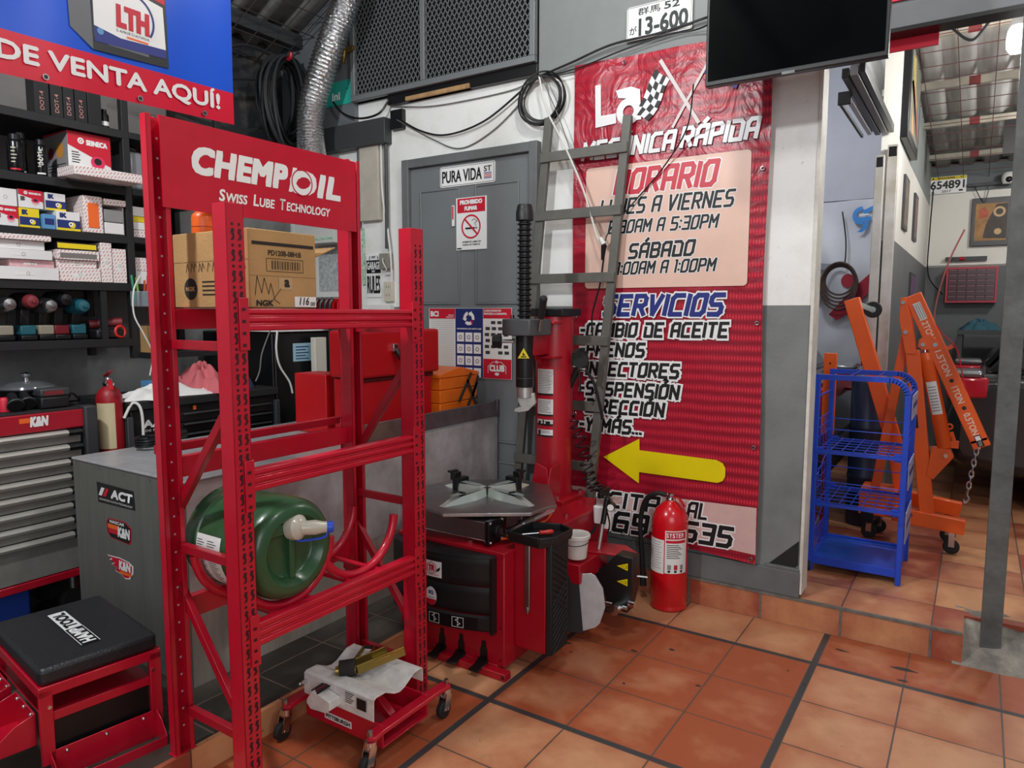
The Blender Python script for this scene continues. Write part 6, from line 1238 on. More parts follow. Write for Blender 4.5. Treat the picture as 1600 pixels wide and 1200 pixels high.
L(MB().tube([(-3.62, -.20, 3.235), (-3.55, -.20, 3.235), (-3.45, -.20, 3.20), (-3.43, -.20, 3.24)], .012, RED2, 8, sub=4).build('hook', t), 'red hook')
for i, zz in enumerate((3.22, 3.06, 2.78)): cable('hose', [(-3.60, -.24, zz+.03), (-3.58, -.45, zz+.02-.05*i), (-3.55, -.8, zz-.10), (-3.5, -1.3, zz-.05)], .013, mat('dark_hose', '#2b2d2f', .5), ['upper', 'middle', 'lower'][i]+' dark hose running left from the hose coil', 'hose')
q = MB().prism(rrect(-3.36, -3.055, 2.90, 3.055, .012), 0, .004, mat('teal_sign', '#2ba99a', .4), FB(-.021)); q.text('ini', FB(-.025), -3.235, -3.16, 2.935, 2.985, WHT, .001, bold=.04); q.rect(-3.10, -3.085, 2.995, 3.0, BLKP, FB(-.025), .001)
tag(q.build('teal_sign'), 'turquoise sign half hidden behind the foil duct', 'sign')
BR = mat('brass', '#a88a4a', .3, .9)
tag(MB().beam((-2.98, -.07, 3.225), (-3.05, -.07, 3.215), .022, .03, BR).beam((-3.055, -.07, 3.23), (-3.075, -.07, 3.14), .022, .016, BR).build('brass_latch', bevel=.003), 'brass latch at the left edge of the mesh cage', 'latch')
cable('cable', [(-3.20, -.05, 2.92), (-3.10, -.06, 2.83), (-2.95, -.06, 2.775), (-2.78, -.06, 2.78), (-2.72, -.03, 2.86)], .007, BLK, 'black cable looping below the turquoise sign')
LB = mat('banner_blue', '#1557d8', .28, var=.05, vscale=2); LR = mat('banner_bright_red', '#d81436', .3)
def bx(y, z): return -1.80+.02*math.sin(y*9)*max(0, (z-2.35))+.0022*math.sin(y*23)*min(1, max(.2, (z-2.2)*4))
def bz(y): return .020*((y+2.59)/.75)
q = MB(); q.grid(lambda a, b: (bx(-2.95+1.105*a, 2.3), -2.95+1.105*a, 2.174+.122*b+bz(-2.95+1.105*a)*(1-b*.6)), 60, 3, LR)
q.grid(lambda a, b: (bx(-2.95+1.105*a, 2.3+.7*b), -2.95+1.105*a, 2.296+.75*b+bz(-2.95+1.105*a)*.4*(1-b)), 60, 14, LB)
F = FX(-1.7965)
q.textq('DE VENTA AQU\u00cd!', F, (-2.597, 2.207), (-1.905, 2.226), (-2.597, 2.279), WHT, .001); 
for dx in (-.0028, .0028): q.textq('DE VENTA AQU\u00cd!', F, (-2.597+dx, 2.207), (-1.905+dx, 2.226), (-2.597+dx, 2.279), WHT, .00112+dx*.01)
for i, dz in enumerate((-.0026, .0026)): q.textq('DE VENTA AQU\u00cd!', F, (-2.597, 2.207+dz), (-1.905, 2.226+dz), (-2.597, 2.279+dz), WHT, .00125+i*6e-5)
DB = mat('battery_dark', '#2b2d30', .35); DB2 = mat('battery_side', '#63676c', .4)
q.flat([(-2.41, 2.72), (-2.34, 2.70), (-2.335, 2.312), (-2.40, 2.36)], DB2, F, .001).flat([(-2.335, 2.72), (-2.095, 2.72), (-2.092, 2.322), (-2.335, 2.312)], DB, F, .0012)
q.flat([(-2.33, 2.55), (-2.105, 2.51), (-2.10, 2.37), (-2.33, 2.35)], WHT, F, .0018).flat([(-2.33, 2.385), (-2.25, 2.37), (-2.10, 2.378), (-2.10, 2.35), (-2.33, 2.338)], BLUP, F, .0024).flat([(-2.335, 2.72), (-2.095, 2.72), (-2.098, 2.52), (-2.335, 2.56)], REDP, F, .0022)
q.text('LTH', F, -2.262, -2.153, 2.402, 2.472, REDP, .0026, bold=.06, shear=.05); q.text('EL ALMA DE TU AUTOMOVIL', F, -2.262, -2.155, 2.388, 2.396, BLKP, .0026); q.rect(-2.23, -2.16, 2.376, 2.382, ORP, F, .0028)
q.annulus(-2.215, 2.445, .072, .079, BLUP, F, .0026, 24, -.6, 2.4); q.rect(-2.29, -2.16, 2.338, 2.350, DB2, F, .002); q.disc(-2.312, 2.372, .010, LBL, F, .0028)
for y in (-2.475, -2.195, -1.965): q.disc(y, 2.190+bz(y), .006, BLKP, F, .002, 14).annulus(y, 2.190+bz(y), .006, .009, STL, F, .002, 14)
tag(q.build('battery_banner', fix=False), 'blue and red hanging banner with car battery picture lettered DE VENTA AQUI', 'banner')
# ================================================================ BLUE WIRE CART
BLU = mat('blue_powder_coat', '#1b47c2', .4, var=.1, vscale=8, coat=.15)
BLT = mat('blue_tray', '#1c4fb4', .35, var=.3, vscale=4)
cart = thing('wire_cart', 'blue three tier wire cart standing on the raised tiled step', 'cart', (.035, .68, .14))
x0, x1, y0, y1, zt = -.172, .245, .46, .90, 1.195
def tubebar(p, q_, w=.027): return MB().beam(p, q_, w, w, BLU).build('frame_post', cart, bevel=.003)
for y in (y0, y1):
    tubebar((x0, y, .14 if y == y0 else .14), (x0, y, zt-.001)); tubebar((x1, y, .14), (x1, y, zt-.085))
    pts = [(x0-.0125, y, zt-.013)]+[(x1-.085+.085*math.sin(a), y, zt-.098+.085*math.cos(a)) for a in [PI/2*i/8 for i in range(9)]]
    q = MB()
    for a, b in zip(pts, pts[1:]): q.beam(a, Vector(b)+(Vector(b)-Vector(a)).normalized()*.003, .0264, .0264, BLU, up=(0, 1, 0))
    q.build('top_rail', cart)
MB().beam((x1, y0, zt-.10), (x1, y1, zt-.10), .012, .02, BLU).build('side_bar', cart)
MB().beam((x0, y0, zt-.12), (x0, y1, zt-.12), .008, .008, BLU).build('side_bar', cart)
q = MB()
for i in range(3): q.cyl((x1-.05+.02*i, y0, zt-.03-.02*i), (x1-.05+.02*i, y1, zt-.03-.02*i), .003, BLU, n=6)
for f_ in (.35, .65): q.cyl((x0+(x1-x0)*f_, y0, zt-.005), (x0+(x1-x0)*f_, y1, zt-.005), .003, BLU, n=6)
q.build('top_wires', cart)
for z in (.80, .52):
    q = MB()
    for i in range(8): x = x0+.02+(x1-x0-.04)*i/7; q.cyl((x, y0, z), (x, y1, z), .0028, BLU, n=6)
    for i in range(6): y = y0+.01+(y1-y0-.02)*i/5; q.cyl((x0, y, z-.004), (x1, y, z-.004), .0032, BLU, n=6)
    for y in (y0-.012, y1+.012): q.beam((x0, y, z-.012), (x1, y, z-.012), .006, .016, BLU)
    for zz in (.05, .10, .15):
        for x in (x0, x1): q.cyl((x, y0, z+zz), (x, y1, z+zz), .0026, BLU, n=6)
    for y in (y0, y1): q.cyl((x0, y, z+.11), (x1, y, z+.11), .0028, BLU, n=6)
    for k in range(5):
        y = y0+(y1-y0)*(k+.5)/5
        for x in (x0, x1): q.cyl((x, y, z), (x, y, z+.15), .0024, BLU, n=6)
    for x in (x0, x1):
        q.cyl((x, y0, z-.05), (x, y1, z-.19), .0026, BLU, n=6).cyl((x, y1, z-.05), (x, y0, z-.19), .0026, BLU, n=6)
    for x in (x0, x1):
        for y in (y0, y1): q.box(x-.016 if x > 0 else x+.013, x-.013 if x > 0 else x+.05, y-.016, y-.012, z-.03, z+.012, BLU) if False else q.box(min(x, x+(.045 if x < 0 else -.045)), max(x, x+(.045 if x < 0 else -.045)), y-.004, y+.004, z-.03, z+.01, BLU)
    q.build('wire_shelf', cart)
q = MB().box(x0+.012, x1-.012, y0+.01, y1-.01, .205, .214, BLT).box(x0+.012, x1-.012, y0-.006, y0+.01, .178, .222, BLU).box(x0+.012, x1-.012, y1-.01, y1+.006, .18, .226, BLU).box(x0, x0+.014, y0, y1, .18, .226, BLU).box(x1-.014, x1, y0, y1, .18, .226, BLU)
q.cyl((x0, y0, .32), (x1, y0, .32), .0028, BLU, n=6); q.build('bottom_tray', cart, bevel=.002)
for xx, zz in ((x1, .36), (x0, .34)):
    q = MB()
    for i in range(9): y = y0+.03+(y1-y0-.06)*i/8; q.cyl((xx, y, .20), (xx, y, zz), .0028, BLU, n=6)
    q.cyl((xx, y0, zz), (xx, y1, zz), .003, BLU, n=6); q.build('tray_side_wire', cart)
PLT = mat('cart_sign', '#b7b9cc', .5, col2='#7f86b0', vscale=18)
for z0, z1 in ((.98, 1.10), (.62, .76), (.34, .50)): L(MB().box(x1+.014, x1+.019, y0+.06, y1-.06, z0, z1, PLT).rect(y0+.09, y1-.09, (z0+z1)/2-.006, (z0+z1)/2+.02, BLUP, FX(x1+.019)).build('side_sign', cart), 'pale side sign panel')
MB().axial((x0-.02, y0-.01, .165), (x0+1, y0-.01, .165), [(.01, 0), (.024, 0), (.026, .004), (.026, .02), (.024, .024), (.01, .024)], RUB, 18).build('wheel', cart); MB().axial((x0-.02, y1, .165), (x0+1, y1, .165), [(.01, 0), (.024, 0), (.026, .004), (.026, .02), (.024, .024), (.01, .024)], RUB, 18).build('wheel', cart)
for x in (x0, x1):
    for z in (.84, .5): MB().cyl((x, y0-.013, z-.04), (x, y0-.018, z-.04), .007, BLU, n=10).build('bolt', cart)
# ================================================================ ENGINE HOIST
ORG = mat('hoist_orange', '#f0601a', .36, var=.06, vscale=6, coat=.25)
hoist = thing('engine_hoist', 'orange folding engine hoist with tonnage marks on its boom and a hanging chain', 'hoist', (.25, 1.25, .14))
HY = 1.2
def hb(name, p, q_, w, d=.06, y=HY, m=ORG): return MB().beam((p[0], y, p[1]), (q_[0], y, q_[1]), d, w, m, up=(0, 0, 1)).build(name, hoist, bevel=.004)
hb('folded_leg', (-.15, 1.60), (.135, .69), .088, .07, 1.34); hb('folded_leg_end', (.125, .72), (.175, .45), .075, .06, 1.34)
hb('mast', (.205, 1.30), (.325, .345), .075, .06); hb('mast_strut', (.165, 1.40), (.045, .46), .05, .04, 1.245)
q = MB()
for yy in (HY-.04, HY+.04): q.prism([(.128, 1.60), (.152, 1.607), (.188, 1.50), (.225, 1.28), (.17, 1.28), (.13, 1.47)], yy-.003, yy+.003, ORG, Matrix(((1, 0, 0, 0), (0, 0, 1, 0), (0, 1, 0, 0), (0, 0, 0, 1))))
hp_ = q.build('mast_head', hoist, bevel=.002)
for x, z in ((.145, 1.575), (.165, 1.405)): MB().cyl((x, HY-.058, z), (x, HY+.05, z), .012, CHR, n=6).build('bolt', hoist)
u_ = Vector((.411, 0, -.9116)); v_ = Vector((.9116, 0, .411)); B0 = Vector((.188, HY, 1.618)); B1 = B0+u_*.90
bm_ = hb('boom', (B0.x, B0.z), (B1.x, B1.z), .088, .055)
FBm = frame(B0+Vector((0, -.0275, 0)), u_, v_); q = MB(); PO = mat('pale_orange_print', '#f3cdb6', .5)
for t, s, e_ in (('2TON', .165, .275), ('1.5TON', .345, .50), ('1TON', .565, .665), ('0.5TON', .725, .865 if False else .855)): q.text(t, FBm, s, min(e_, .9), -.018, .016, PO, .001, bold=.03)
lq = MB().rect(.05, .155, -.02, .02, PAPER, FBm, .001)
for i in range(4): lq.rect(.055, .15, .012-i*.011, .016-i*.011, mat('label_grey', '#8a8a8c', .6), FBm, .0016)
L(lq.build('label', bm_), 'white printed label')
for s in (.53, .695): MB().disc(s, 0, .011, BLKP, FBm, .001, 14).build('pin_hole', bm_)
L(q.build('tonnage_marks', bm_), 'pale 2TON 1.5TON 1TON 0.5TON lettering'); 
q = MB(); e0 = B1; E1 = B0+u_*1.0; hb('boom_extension', (B1.x-u_.x*.02, B1.z-u_.z*.02), ((B0+u_*.93).x, (B0+u_*.93).z), .088, .055)
MB().cyl((B0+u_*.31)+Vector((0, -.036, 0)), (B0+u_*.31)+Vector((0, .03, 0)), .013, CHR, n=6).build('bolt', hoist)
q = MB().rect(.858, .925, -.016, .016, BLKP, FBm, .0012).rect(.863, .888, -.012, .012, WHT, FBm, .0018); q.text('TOOL', FBm, .892, .922, -.008, .008, WHT, .0018); q.build('maker_label', bm_)
q = MB().prism([(.235, 1.365), (.285, 1.40), (.335, 1.345), (.33, 1.305), (.25, 1.305), (.228, 1.325)], HY-.03, HY+.03, ORG, Matrix(((1, 0, 0, 0), (0, 0, 1, 0), (0, 1, 0, 0), (0, 0, 0, 1)))); q.build('ram_ear', hoist, bevel=.003)
MB().cyl((.255, HY-.045, 1.335), (.255, HY+.045, 1.335), .012, CHR, n=6).build('bolt', hoist)
q = MB().cyl((.268, HY, 1.285), (.262, HY, 1.32), .012, CHR, n=12); q.axial((.395, HY, .745), (.27, HY, 1.29), [(.034, 0), (.038, .006), (.038, .50), (.040, .505), (.040, .53), (.034, .555), (.015, .56), (.001, .56)], ORG, 20); ram = q.build('hydraulic_ram', hoist)
q = MB(); ax_ = (Vector((.27, HY, 1.29))-Vector((.395, HY, .745))).normalized(); c0 = Vector((.395, HY, .745))+ax_*.20
sd_ = Vector((ax_.z, 0, -ax_.x))
q.grid(lambda a, b: c0+ax_*.19*b+.0386*(math.cos(-2.4+1.5*a)*sd_+math.sin(-2.4+1.5*a)*Vector((0, 1, 0))), 8, 1, PAPER)
for i in range(9): q.grid(lambda a, b, i=i: c0+ax_*(.02+.017*i+.005*b)+.0389*(math.cos(-2.25+1.1*a)*sd_+math.sin(-2.25+1.1*a)*Vector((0, 1, 0))), 6, 1, mat('label_grey', '#8a8a8c', .6))
q.build('label', ram, fix=False)
q = MB().prism([(.33, .745), (.42, .745), (.44, .70), (.345, .56), (.31, .58)], HY-.035, HY+.035, ORG, Matrix(((1, 0, 0, 0), (0, 0, 1, 0), (0, 1, 0, 0), (0, 0, 0, 1)))).box(.40, .46, HY-.02, HY+.02, .75, .79, ORG).beam((.44, HY, .78), (.42, HY, .84), .012, .02, ORG); q.ring((.41, HY, .87), .014, .006, ORG, ax=(0, 1, 0), n=14, k=6); q.cyl((.40, HY-.045, .705), (.40, HY+.045, .705), .014, CHR, n=6)
q.build('ram_foot', hoist, bevel=.002)
q = MB().beam((.325, HY, 1.285), (.40, HY, 1.33), .02, .022, ORG); q.build('handle_arm', hoist)
MB().tube([(.28, HY-.02, 1.50), (.345, HY-.02, 1.40), (.42, HY-.02, 1.315), (.46, HY-.02, 1.15), (.50, HY-.02, .98)], .0035, mat('red_cord', '#c01830', .6), 6, sub=5).build('red_line', hoist)
hb('grip_slot', (.238, .93), (.248, .85), .022, .064, HY, BLK)
q = MB().box(-.035, .165, 1.17, 1.42, .30, .45, ORG).box(-.02, .05, 1.165, 1.175, .25, .315, BLK); q.build('base', hoist, bevel=.004)
for p, q_, y in (((.15, .335), (.515, .305), 1.17), ((.16, .385), (.49, .345), 1.42)): hb('base_leg', p, q_, .085, .06, y)
for x, z in ((.20, .34), (.245, .345)): MB().cyl((x, 1.13, z), (x, 1.145, z), .013, CHR, n=6).build('bolt', hoist)
def castor(x, y, r, z0, zt_):
    q = MB().beam((x-.0, y-.014, z0+r), (x, y-.014, zt_), .03, .003, CHR, up=(0, 1, 0)).beam((x, y+.014, z0+r), (x, y+.014, zt_), .03, .003, CHR, up=(0, 1, 0)).box(x-.025, x+.025, y-.02, y+.02, zt_-.006, zt_, CHR)
    c = L(q.build('castor', hoist), 'chrome castor with black wheel'); MB().axial((x, y-.012, z0+r), (x, y+1, z0+r), [(.008, 0), (r*.9, 0), (r, .004), (r, .02), (r*.9, .024), (.008, .024)], RUB, 20).build('wheel', c)
castor(.455, 1.17, .042, .14, .275); castor(.02, 1.24, .042, .14, .26); castor(.43, 1.42, .042, .14, .30); castor(.06, 1.40, .042, .14, .30)
q = MB().axial((-.03, 1.325, 1.535), (-.03, 2.0, 1.535), [(.01, 0), (.045, 0), (.05, .005), (.05, .025), (.045, .03), (.01, .03)], RUB, 22); q.axial((-.03, 1.32, 1.535), (-.03, 2.0, 1.535), [(.001, 0), (.018, .001), (.018, .038), (.001, .039)], CHR, 12).beam((-.10, 1.34, 1.565), (-.03, 1.34, 1.535), .04, .03, CHR)
L(q.build('castor', hoist), 'upturned castor on the folded leg')
ch = MB(); cz = .74; cx = .545
for i in range(7):
    M = Matrix.Translation((cx-.004*i, HY, cz-i*.033)) @ Matrix.Rotation((i % 2)*PI/2, 4, 'Z')
    ch.tube([M @ Vector((.010*math.cos(a), 0, .022*math.sin(a))) for a in [2*PI*k/14 for k in range(14)]], .0042, CHR, 6, True)
ch.cyl((cx+.012, HY-.03, .765), (cx+.012, HY+.03, .765), .008, CHR, n=10)
ch.tube([(cx-.028, HY, .515), (cx-.03, HY, .485), (cx-.02, HY, .465), (cx-.04, HY, .44), (cx-.045, HY, .46)], .006, CHR, 8, sub=5)
L(ch.build('chain', hoist), 'bright steel chain with hook')
# ================================================================ BACK ROOM
q = MB().prism(rrect(.014, .338, 2.712, 2.882, .012), 0, .004, WHT, FB(4.972)); F = FB(4.968); q.rect(.018, .334, 2.848, 2.878, YELP, F, .001).text('PANAMA', F, .10, .24, 2.853, 2.873, BLKP, .002, bold=.03); q.text('654891', F, .03, .322, 2.758, 2.838, BLKP, .002, bold=.03); q.text('2017', F, .13, .21, 2.722, 2.745, BLKP, .002, bold=.02); q.disc(.05, 2.863, .008, BLKP, F, .002).disc(.29, 2.866, .006, BLKP, F, .002).rect(.04, .065, 2.722, 2.732, BLKP, F, .002).rect(.275, .31, 2.728, 2.745, BLKP, F, .002)
tag(q.build('panama_number_plate'), 'yellow and white PANAMA number plate 654891 on the back wall', 'number plate')
t = thing('framed_picture', 'black framed brown toned vehicle picture on the back wall', 'picture', (.555, 4.97, 2.2))
MB().box(.395, .72, 4.955, 4.985, 2.175, 2.64, BLK).build('frame', t, bevel=.004)
q = MB(); F = FB(4.954); q.rect(.43, .69, 2.225, 2.585, mat('print_ochre', '#a5773f', .5, var=.4, vscale=12), F, .0005).flat([(.50, 2.25), (.69, 2.24), (.69, 2.58), (.60, 2.57), (.55, 2.46), (.52, 2.38)], mat('print_dark', '#3c2f27', .5, var=.4, vscale=20), F, .001).flat([(.455, 2.44), (.53, 2.45), (.54, 2.50), (.50, 2.55), (.46, 2.53)], mat('print_rust', '#b5512f', .5, var=.3, vscale=20), F, .0016).disc(.625, 2.50, .05, mat('print_tan', '#c9a877', .5), F, .0016).disc(.625, 2.50, .03, mat('print_dark', '#3c2f27', .5), F, .002).disc(.62, 2.31, .03, mat('print_tan', '#c9a877', .5), F, .0016)
q.build('print', t)
t = thing('parts_organiser', 'red framed parts organiser with small dark drawers on the back wall', 'parts organiser', (.43, 4.9, 1.62)); RF = mat('organiser_red', '#c2273c', .4)
q = MB()
for a, b, c, d_ in ((.22, .235, 1.62, 1.965), (.63, .645, 1.62, 1.965), (.235, .63, 1.62, 1.635), (.235, .63, 1.95, 1.965)): q.box(a, b, 4.84, 4.985, c, d_, RF)
q.box(.235, .63, 4.95, 4.985, 1.635, 1.95, BLK).build('frame', t)
dm = None
for j in range(6):
    for i in range(5):
        x = .237+i*.0787; z = 1.637+j*.0522
        if dm is None:
            dm = MB().box(x, x+.0765, 4.85, 4.94, z, z+.05, mat('smoky_drawer', '#4a2b31', .25, coat=.3)).box(x+.006, x+.07, 4.846, 4.85, z+.038, z+.046, mat('drawer_lip', '#8a5a60', .4)).build('drawer', t)
        else: c = dm.copy(); COL.objects.link(c); c.parent = t; c.location = (i*.0787, 0, j*.0522)
t = thing('security_camera', 'white dome security camera on the back wall beside the steel post', 'camera', (.68, 4.85, 2.75)); MB().cyl((.66, 4.98, 2.86), (.68, 4.86, 2.83), .02, PLW).lathe([(.001, 0), (.05, 0), (.06, .03), (.06, .07), (.045, .10), (.001, .11)], PLW, Matrix.Translation((.68, 4.84, 2.745)), 24).build('housing', t); MB().ball((.68, 4.79, 2.775), .028, BLK).build('lens', t)
tag(MB().box(.35, .66, 4.93, 4.98, 2.755, 2.785, BLK).tube([(.40, 4.95, 2.77), (.46, 4.94, 2.64), (.50, 4.95, 2.60), (.53, 4.94, 2.75)], .004, BLK, 6, sub=5).build('cable_bar'), 'black bar with loose cables beside the Panama plate', 'bar')
tag(MB().box(.03, .80, 4.965, 4.985, 1.995, 2.015, PLW).build('white_strip'), 'white strip along the back wall above the parts organiser', 'strip')
tag(MB().box(.20, .55, 4.93, 4.985, 2.035, 2.075, BLK).cyl((.32, 4.92, 2.055), (.36, 4.92, 2.055), .02, RED2).build('cable_tray'), 'dark cable tray on the back wall', 'tray')
t = thing('framed_poster', 'large black framed poster high on the side wall of the back room', 'poster', (.05, 2.1, 2.62)); MB().box(.031, .075, 1.70, 2.52, 2.62, 3.25, BLK).build('frame', t, bevel=.004)
F = FX(.0755); q = MB(); q.rect(1.76, 2.46, 2.68, 3.20, mat('poster_grey', '#7f8276', .5, var=.4, vscale=6), F, .0005).flat([(1.80, 3.15), (2.0, 3.18), (2.1, 3.0), (2.25, 2.95), (2.2, 2.80), (2.0, 2.88), (1.9, 3.0)], mat('poster_yellow', '#c9b45a', .5, var=.3, vscale=9), F, .001).flat([(1.78, 2.98), (1.9, 3.02), (2.2, 2.75), (2.4, 2.70), (2.3, 2.84), (2.0, 3.0)], mat('poster_red', '#b04a3c', .5), F, .0015).flat([(1.85, 2.85), (1.98, 2.80), (2.1, 2.70), (1.9, 2.69)], mat('poster_peach', '#d6a86a', .5), F, .002)
q.build('print', t)
def frp(name, label, y0, y1, z0, z1, c):
    t = thing(name, label, 'picture', (.04, (y0+y1)/2, z0)); MB().box(.031, .045, y0, y1, z0, z1, DGREY).build('frame', t); MB().rect(y0+.025, y1-.025, z0+.025, z1-.025, c, FX(.0455), .0005).build('print', t)
frp('slim_picture', 'slim dark picture nearest on the white side wall of the back room', 2.10, 2.42, 2.10, 2.46, mat('print_tan_dark', '#7a6a58', .5, var=.5, vscale=14)); frp('slim_picture', 'second slim picture deeper on the white side wall of the back room', 3.0, 3.32, 2.10, 2.46, mat('print_grey_red', '#7d6560', .5, var=.4, vscale=14)); frp('small_picture', 'small black framed picture on the grey lower side wall', 3.0, 3.5, 1.60, 1.84, mat('print_violet', '#6a4a70', .5, var=.5, vscale=14))
cable('cable', [(.06, 4.9, 2.75), (.05, 4.9, 2.3), (.06, 4.9, 1.9), (.20, 4.8, 1.7)], .006, BLK, 'thin black cable in the far corner of the back room')
tag(MB().tube([(.20, 4.3, 1.05), (.16, 4.3, 1.5), (.24, 4.3, 1.95), (.36, 4.3, 2.28)], .008, mat('rod_pink', '#a5605c', .5), 6, sub=6).build('antenna_rod'), 'thin curved rod rising behind the engine hoist', 'rod')
def car(name, label, M, paint, L_=4.2, W_=1.75, H=1.45):
    t = thing(name, label, 'car', tuple(M.translation)); Wm[t.name] = Matrix.Translation(M.translation)
    prof = [(.0, .42), (.05, .30), (.45, .24), (L_-.5, .24), (L_-.06, .32), (L_, .55), (L_-.08, .74), (L_-.95, .88), (1.0, .97), (.22, .95), (.06, .80), (.0, .62)]
    XZ = Matrix(((1, 0, 0, 0), (0, 0, 1, 0), (0, 1, 0, 0), (0, 0, 0, 1)))
    MB(M).prism(prof, 0, W_, paint, XZ).build('body', t, bevel=.09, segs=4)
    cab = [(.20, .93), (.55, H-.06), (.9, H), (2.0, H), (2.35, H-.06), (3.15, .88)]
    MB(M).prism(cab, .12, W_-.12, paint, XZ).build('cabin', t, bevel=.07, segs=3)
    GL = mat('car_glass', '#0b0d10', .08, coat=.5)
    q = MB(M).prism([(.62, .98), (.80, H-.10), (1.25, H-.08), (1.25, .98)], .112, W_-.112, GL, XZ); q.build('side_window', t)
    q = MB(M).prism([(1.33, .98), (1.33, H-.08), (2.0, H-.08), (2.7, .98)], .112, W_-.112, GL, XZ); q.build('side_window', t)
    q = MB(M).add([(.222, .28, .99), (.222, W_-.28, .99), (.50, W_-.32, H-.09), (.50, .32, H-.09)], [(0, 1, 2, 3)], GL); q.build('rear_window', t, solid=.02)
    for y in (-.006, W_-.31):
        tl = MB(M).box(-.015, .24, y, y+.316, .78, .93, mat('tail_light', '#b3122a', .15, coat=.6)).box(-.005, .20, y-.003, y+.30, .93, .975, mat('tail_clear', '#8d8f93', .2, .3, coat=.5)).build('tail_light', t, bevel=.03)
    for x in (.78, L_-.85):
        for y in (-.01, W_-.20):
            w_ = MB(M); w_.axial((x, y, .31), (x, y+1, .31), [(.18, .02), (.27, 0), (.31, .02), (.315, .06), (.315, .16), (.30, .21), (.18, .21)], RUB, 32); o = w_.build('wheel', t); MB(M).axial((x, y+.012, .31), (x, y+1, .31), [(.001, .0), (.06, .0), (.18, .02), (.19, .0), (.20, .01)], STL, 24).build('rim', o)
    MB(M).box(-.05, .10, .10, W_-.10, .36, .52, mat('car_trim', '#17181a', .5)).build('bumper', t, bevel=.04); return t
car('car', 'dark grey car with red tail light parked behind the engine hoist', Matrix.Translation((.36, 2.35, .14)), mat('car_dark', '#1d1f22', .25, .3, coat=.7))
car('car', 'brownish grey car with red light strip showing in the side bay', Matrix.Translation((-.26, 2.75, .14)) @ Matrix.Rotation(PI, 4, 'Z'), mat('car_maroon_grey', '#584c4a', .25, .4, coat=.7), W_=1.75, H=1.5)
# side bay
t = thing('tarpaulin', 'white hanging tarpaulin with blue emblem and red print in the side bay', 'tarpaulin', (-.5, 3.5, .6))
q = MB(); q.grid(lambda a, b: (-1.5+1.42*a, 3.46+.018*math.sin(a*31+2*math.sin(b*9))*math.sin(b*6+1)+.02*math.sin(b*17+a*8)*(.4+b), .45+2.05*b), 60, 50, TARP); sh_ = q.build('sheet', t, fix=False)
F = FB(3.415); q = MB(); BE = mat('emblem_blue', '#2d8be0', .5)
q.annulus(-.385, 2.36, .045, .078, BE, F, 0, 20, PI*.5, PI*1.55).flat([(-.385, 2.40), (-.30, 2.44), (-.30, 2.40), (-.37, 2.37)], BE, F, 0).rect(-.43, -.31, 2.315, 2.345, BE, F, .001).flat([(-.36, 2.32), (-.33, 2.32), (-.34, 2.25), (-.38, 2.215), (-.42, 2.22), (-.385, 2.25)], BE, F, .0015).rect(-.41, -.33, 2.36, 2.373, WHT, F, .002)
L(q.build('tarp_emblem', sh_, fix=False), 'bright blue emblem')
RP = mat('tarp_red_print', '#b4213c', .5); q = MB()
q.flat([(-.62, 1.50), (-.44, 1.72), (-.30, 1.86), (-.24, 1.93), (-.20, 1.85), (-.30, 1.70), (-.45, 1.52), (-.55, 1.45)], RP, F, 0).disc(-.475, 1.80, .055, RP, F, .001, 20, ry=.06).flat([(-.34, 1.05), (-.24, 1.05), (-.20, 1.72), (-.27, 1.72)], RP, F, .001).flat([(-.62, 1.62), (-.70, 1.80), (-.80, 1.82), (-.80, 1.62)], mat('tarp_grey_print', '#8b919c', .5, var=.3), F, 0).flat([(-.85, 1.90), (-.66, 1.90), (-.60, 1.95), (-.85, 1.97)], mat('tarp_grey_print', '#8b919c', .5, var=.3), F, 0)
L(q.build('tarp_print', sh_, fix=False), 'red and grey vehicle print')
t = thing('hose_coil', 'brown hose coiled in front of the white tarpaulin', 'hose', (-.53, 3.38, 1.6))
for i in range(5): MB().tube([(-.535+(.12+.008*i)*math.cos(a), 3.37-.012*i, 1.80-.012*i+(.125+.02*i)*math.sin(a)) for a in [2*PI*j/28 for j in range(28)]], .009, mat('brown_hose', '#54403a', .5), 8, True).build('loop', t)
MB().tube([(-.54, 3.38, 2.40), (-.50, 3.37, 2.15), (-.50, 3.37, 1.95), (-.53, 3.36, 1.93)], .006, BLK, 6, sub=6).build('hanger', t)
t = thing('blue_barrel', 'dark blue barrel standing behind the blue cart', 'barrel', (-.06, 1.50, .14))
q = MB().lathe([(.001, 0), (.09, 0), (.095, .01), (.095, .30), (.099, .31), (.099, .33), (.095, .34), (.095, .62), (.099, .63), (.099, .65), (.095, .66), (.095, .93), (.085, .95), (.001, .95)], mat('barrel_navy', '#1d2a45', .4), Matrix.Translation((-.06, 1.545, .14)), 32); q.build('barrel_body', t)
tag(MB().cyl((-.20, 1.12, .14), (-.21, 1.12, 1.02), .012, STL, n=12).build('steel_pole'), 'thin grey steel pole behind the blue cart', 'pole')
tag(MB().box(-.235, -.165, .975, 1.0, .80, 1.28, ORG).disc(-.20, 1.22, .006, BLKP, FB(.975)).disc(-.20, 1.14, .006, BLKP, FB(.975)).box(-.22, -.18, .975, 1.0, .14, .80, RED2).build('orange_upright', bevel=.003), 'short orange and red upright behind the blue cart', 'upright')
t = thing('hanging_lamp', 'glowing white lamp hanging beside the steel post at the top right', 'lamp', (.60, 1.2, 2.9))
LAMP = mat('lamp_glow', '#ffffff', .4, emit='#fdfdff', estr=9)
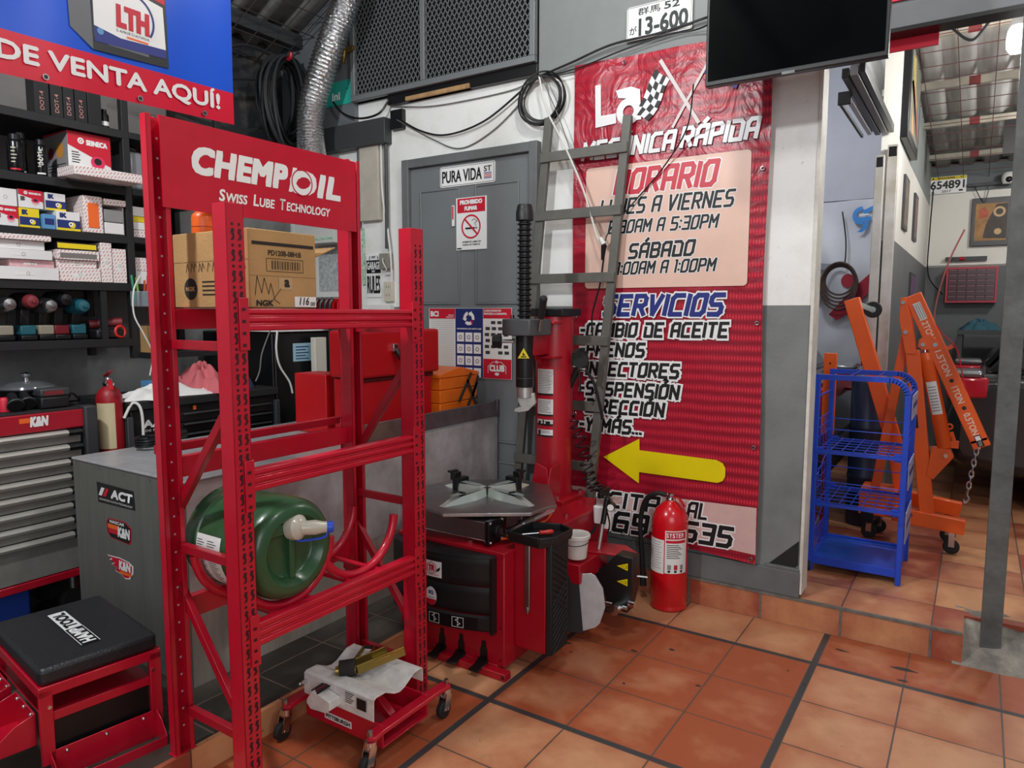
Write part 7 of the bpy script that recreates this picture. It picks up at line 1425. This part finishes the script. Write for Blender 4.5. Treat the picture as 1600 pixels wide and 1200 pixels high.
MB().lathe([(.001, 0), (.03, .005), (.045, .03), (.047, .08), (.042, .12), (.03, .14)], LAMP, Matrix.Translation((.60, 1.2, 2.88)), 24).build('bulb', t); MB().lathe([(.03, .14), (.03, .17), (.015, .19), (.015, .30)], WHT, Matrix.Translation((.60, 1.2, 2.88)), 16).build('socket', t)
q = MB()
for i in range(6):
    M = Matrix.Translation((.60, 1.2, 3.20+i*.032)) @ Matrix.Rotation((i % 2)*PI/2, 4, 'Z'); q.tube([M @ Vector((.010*math.cos(a), 0, .022*math.sin(a))) for a in [2*PI*k/12 for k in range(12)]], .004, BLK, 6, True)
q.build('chain', t)
tag(MB().box(.065, .30, .205, .215, 2.685, 2.745, mat('red_cloth', '#d21a3a', .5)).build('red_pennant'), 'red strip of banner behind the grey beam at the top right', 'banner')
tag(MB().box(.065, .46, .085, .095, 2.86, 3.1, mat('red_cloth', '#d21a3a', .5)).build('red_cloth_banner'), 'red banner edge above the grey beam at the top', 'banner')
cable('lamp_cable', [(.62, 1.2, 3.18), (.50, 1.25, 3.12), (.40, 1.3, 3.02), (.30, 1.3, 3.10)], .008, BLK, 'dark cable looping from the lamp under the roof')
tag(MB().tube([(.30, .95, 3.16), (.40, 1.0, 3.22), (.50, 1.05, 3.20), (.62, 1.08, 3.24)], .045, DUCT, 14, sub=6).build('foil_wrap', ang=60), 'silver foil wrapped pipe under the back room roof', 'pipe')
q = MB(); q.box(.35, 1.6, 4.2, 4.8, 1.32, 1.36, DGREY); q.box(.36, .40, 4.22, 4.26, .14, 1.32, DGREY).box(1.54, 1.58, 4.22, 4.26, .14, 1.32, DGREY).box(.36, .40, 4.74, 4.78, .14, 1.32, DGREY).box(1.54, 1.58, 4.74, 4.78, .14, 1.32, DGREY)
tag(q.build('back_shelf'), 'dark shelf behind the parked car below the parts organiser', 'shelf')
crumple('teal_rag', 'teal rags heaped on the dark shelf in the back room', 'rag', (.52, 4.45, 1.36), (.30, .3, .08), mat('teal_cloth', '#2c5563', .9, bump=.2), 21)
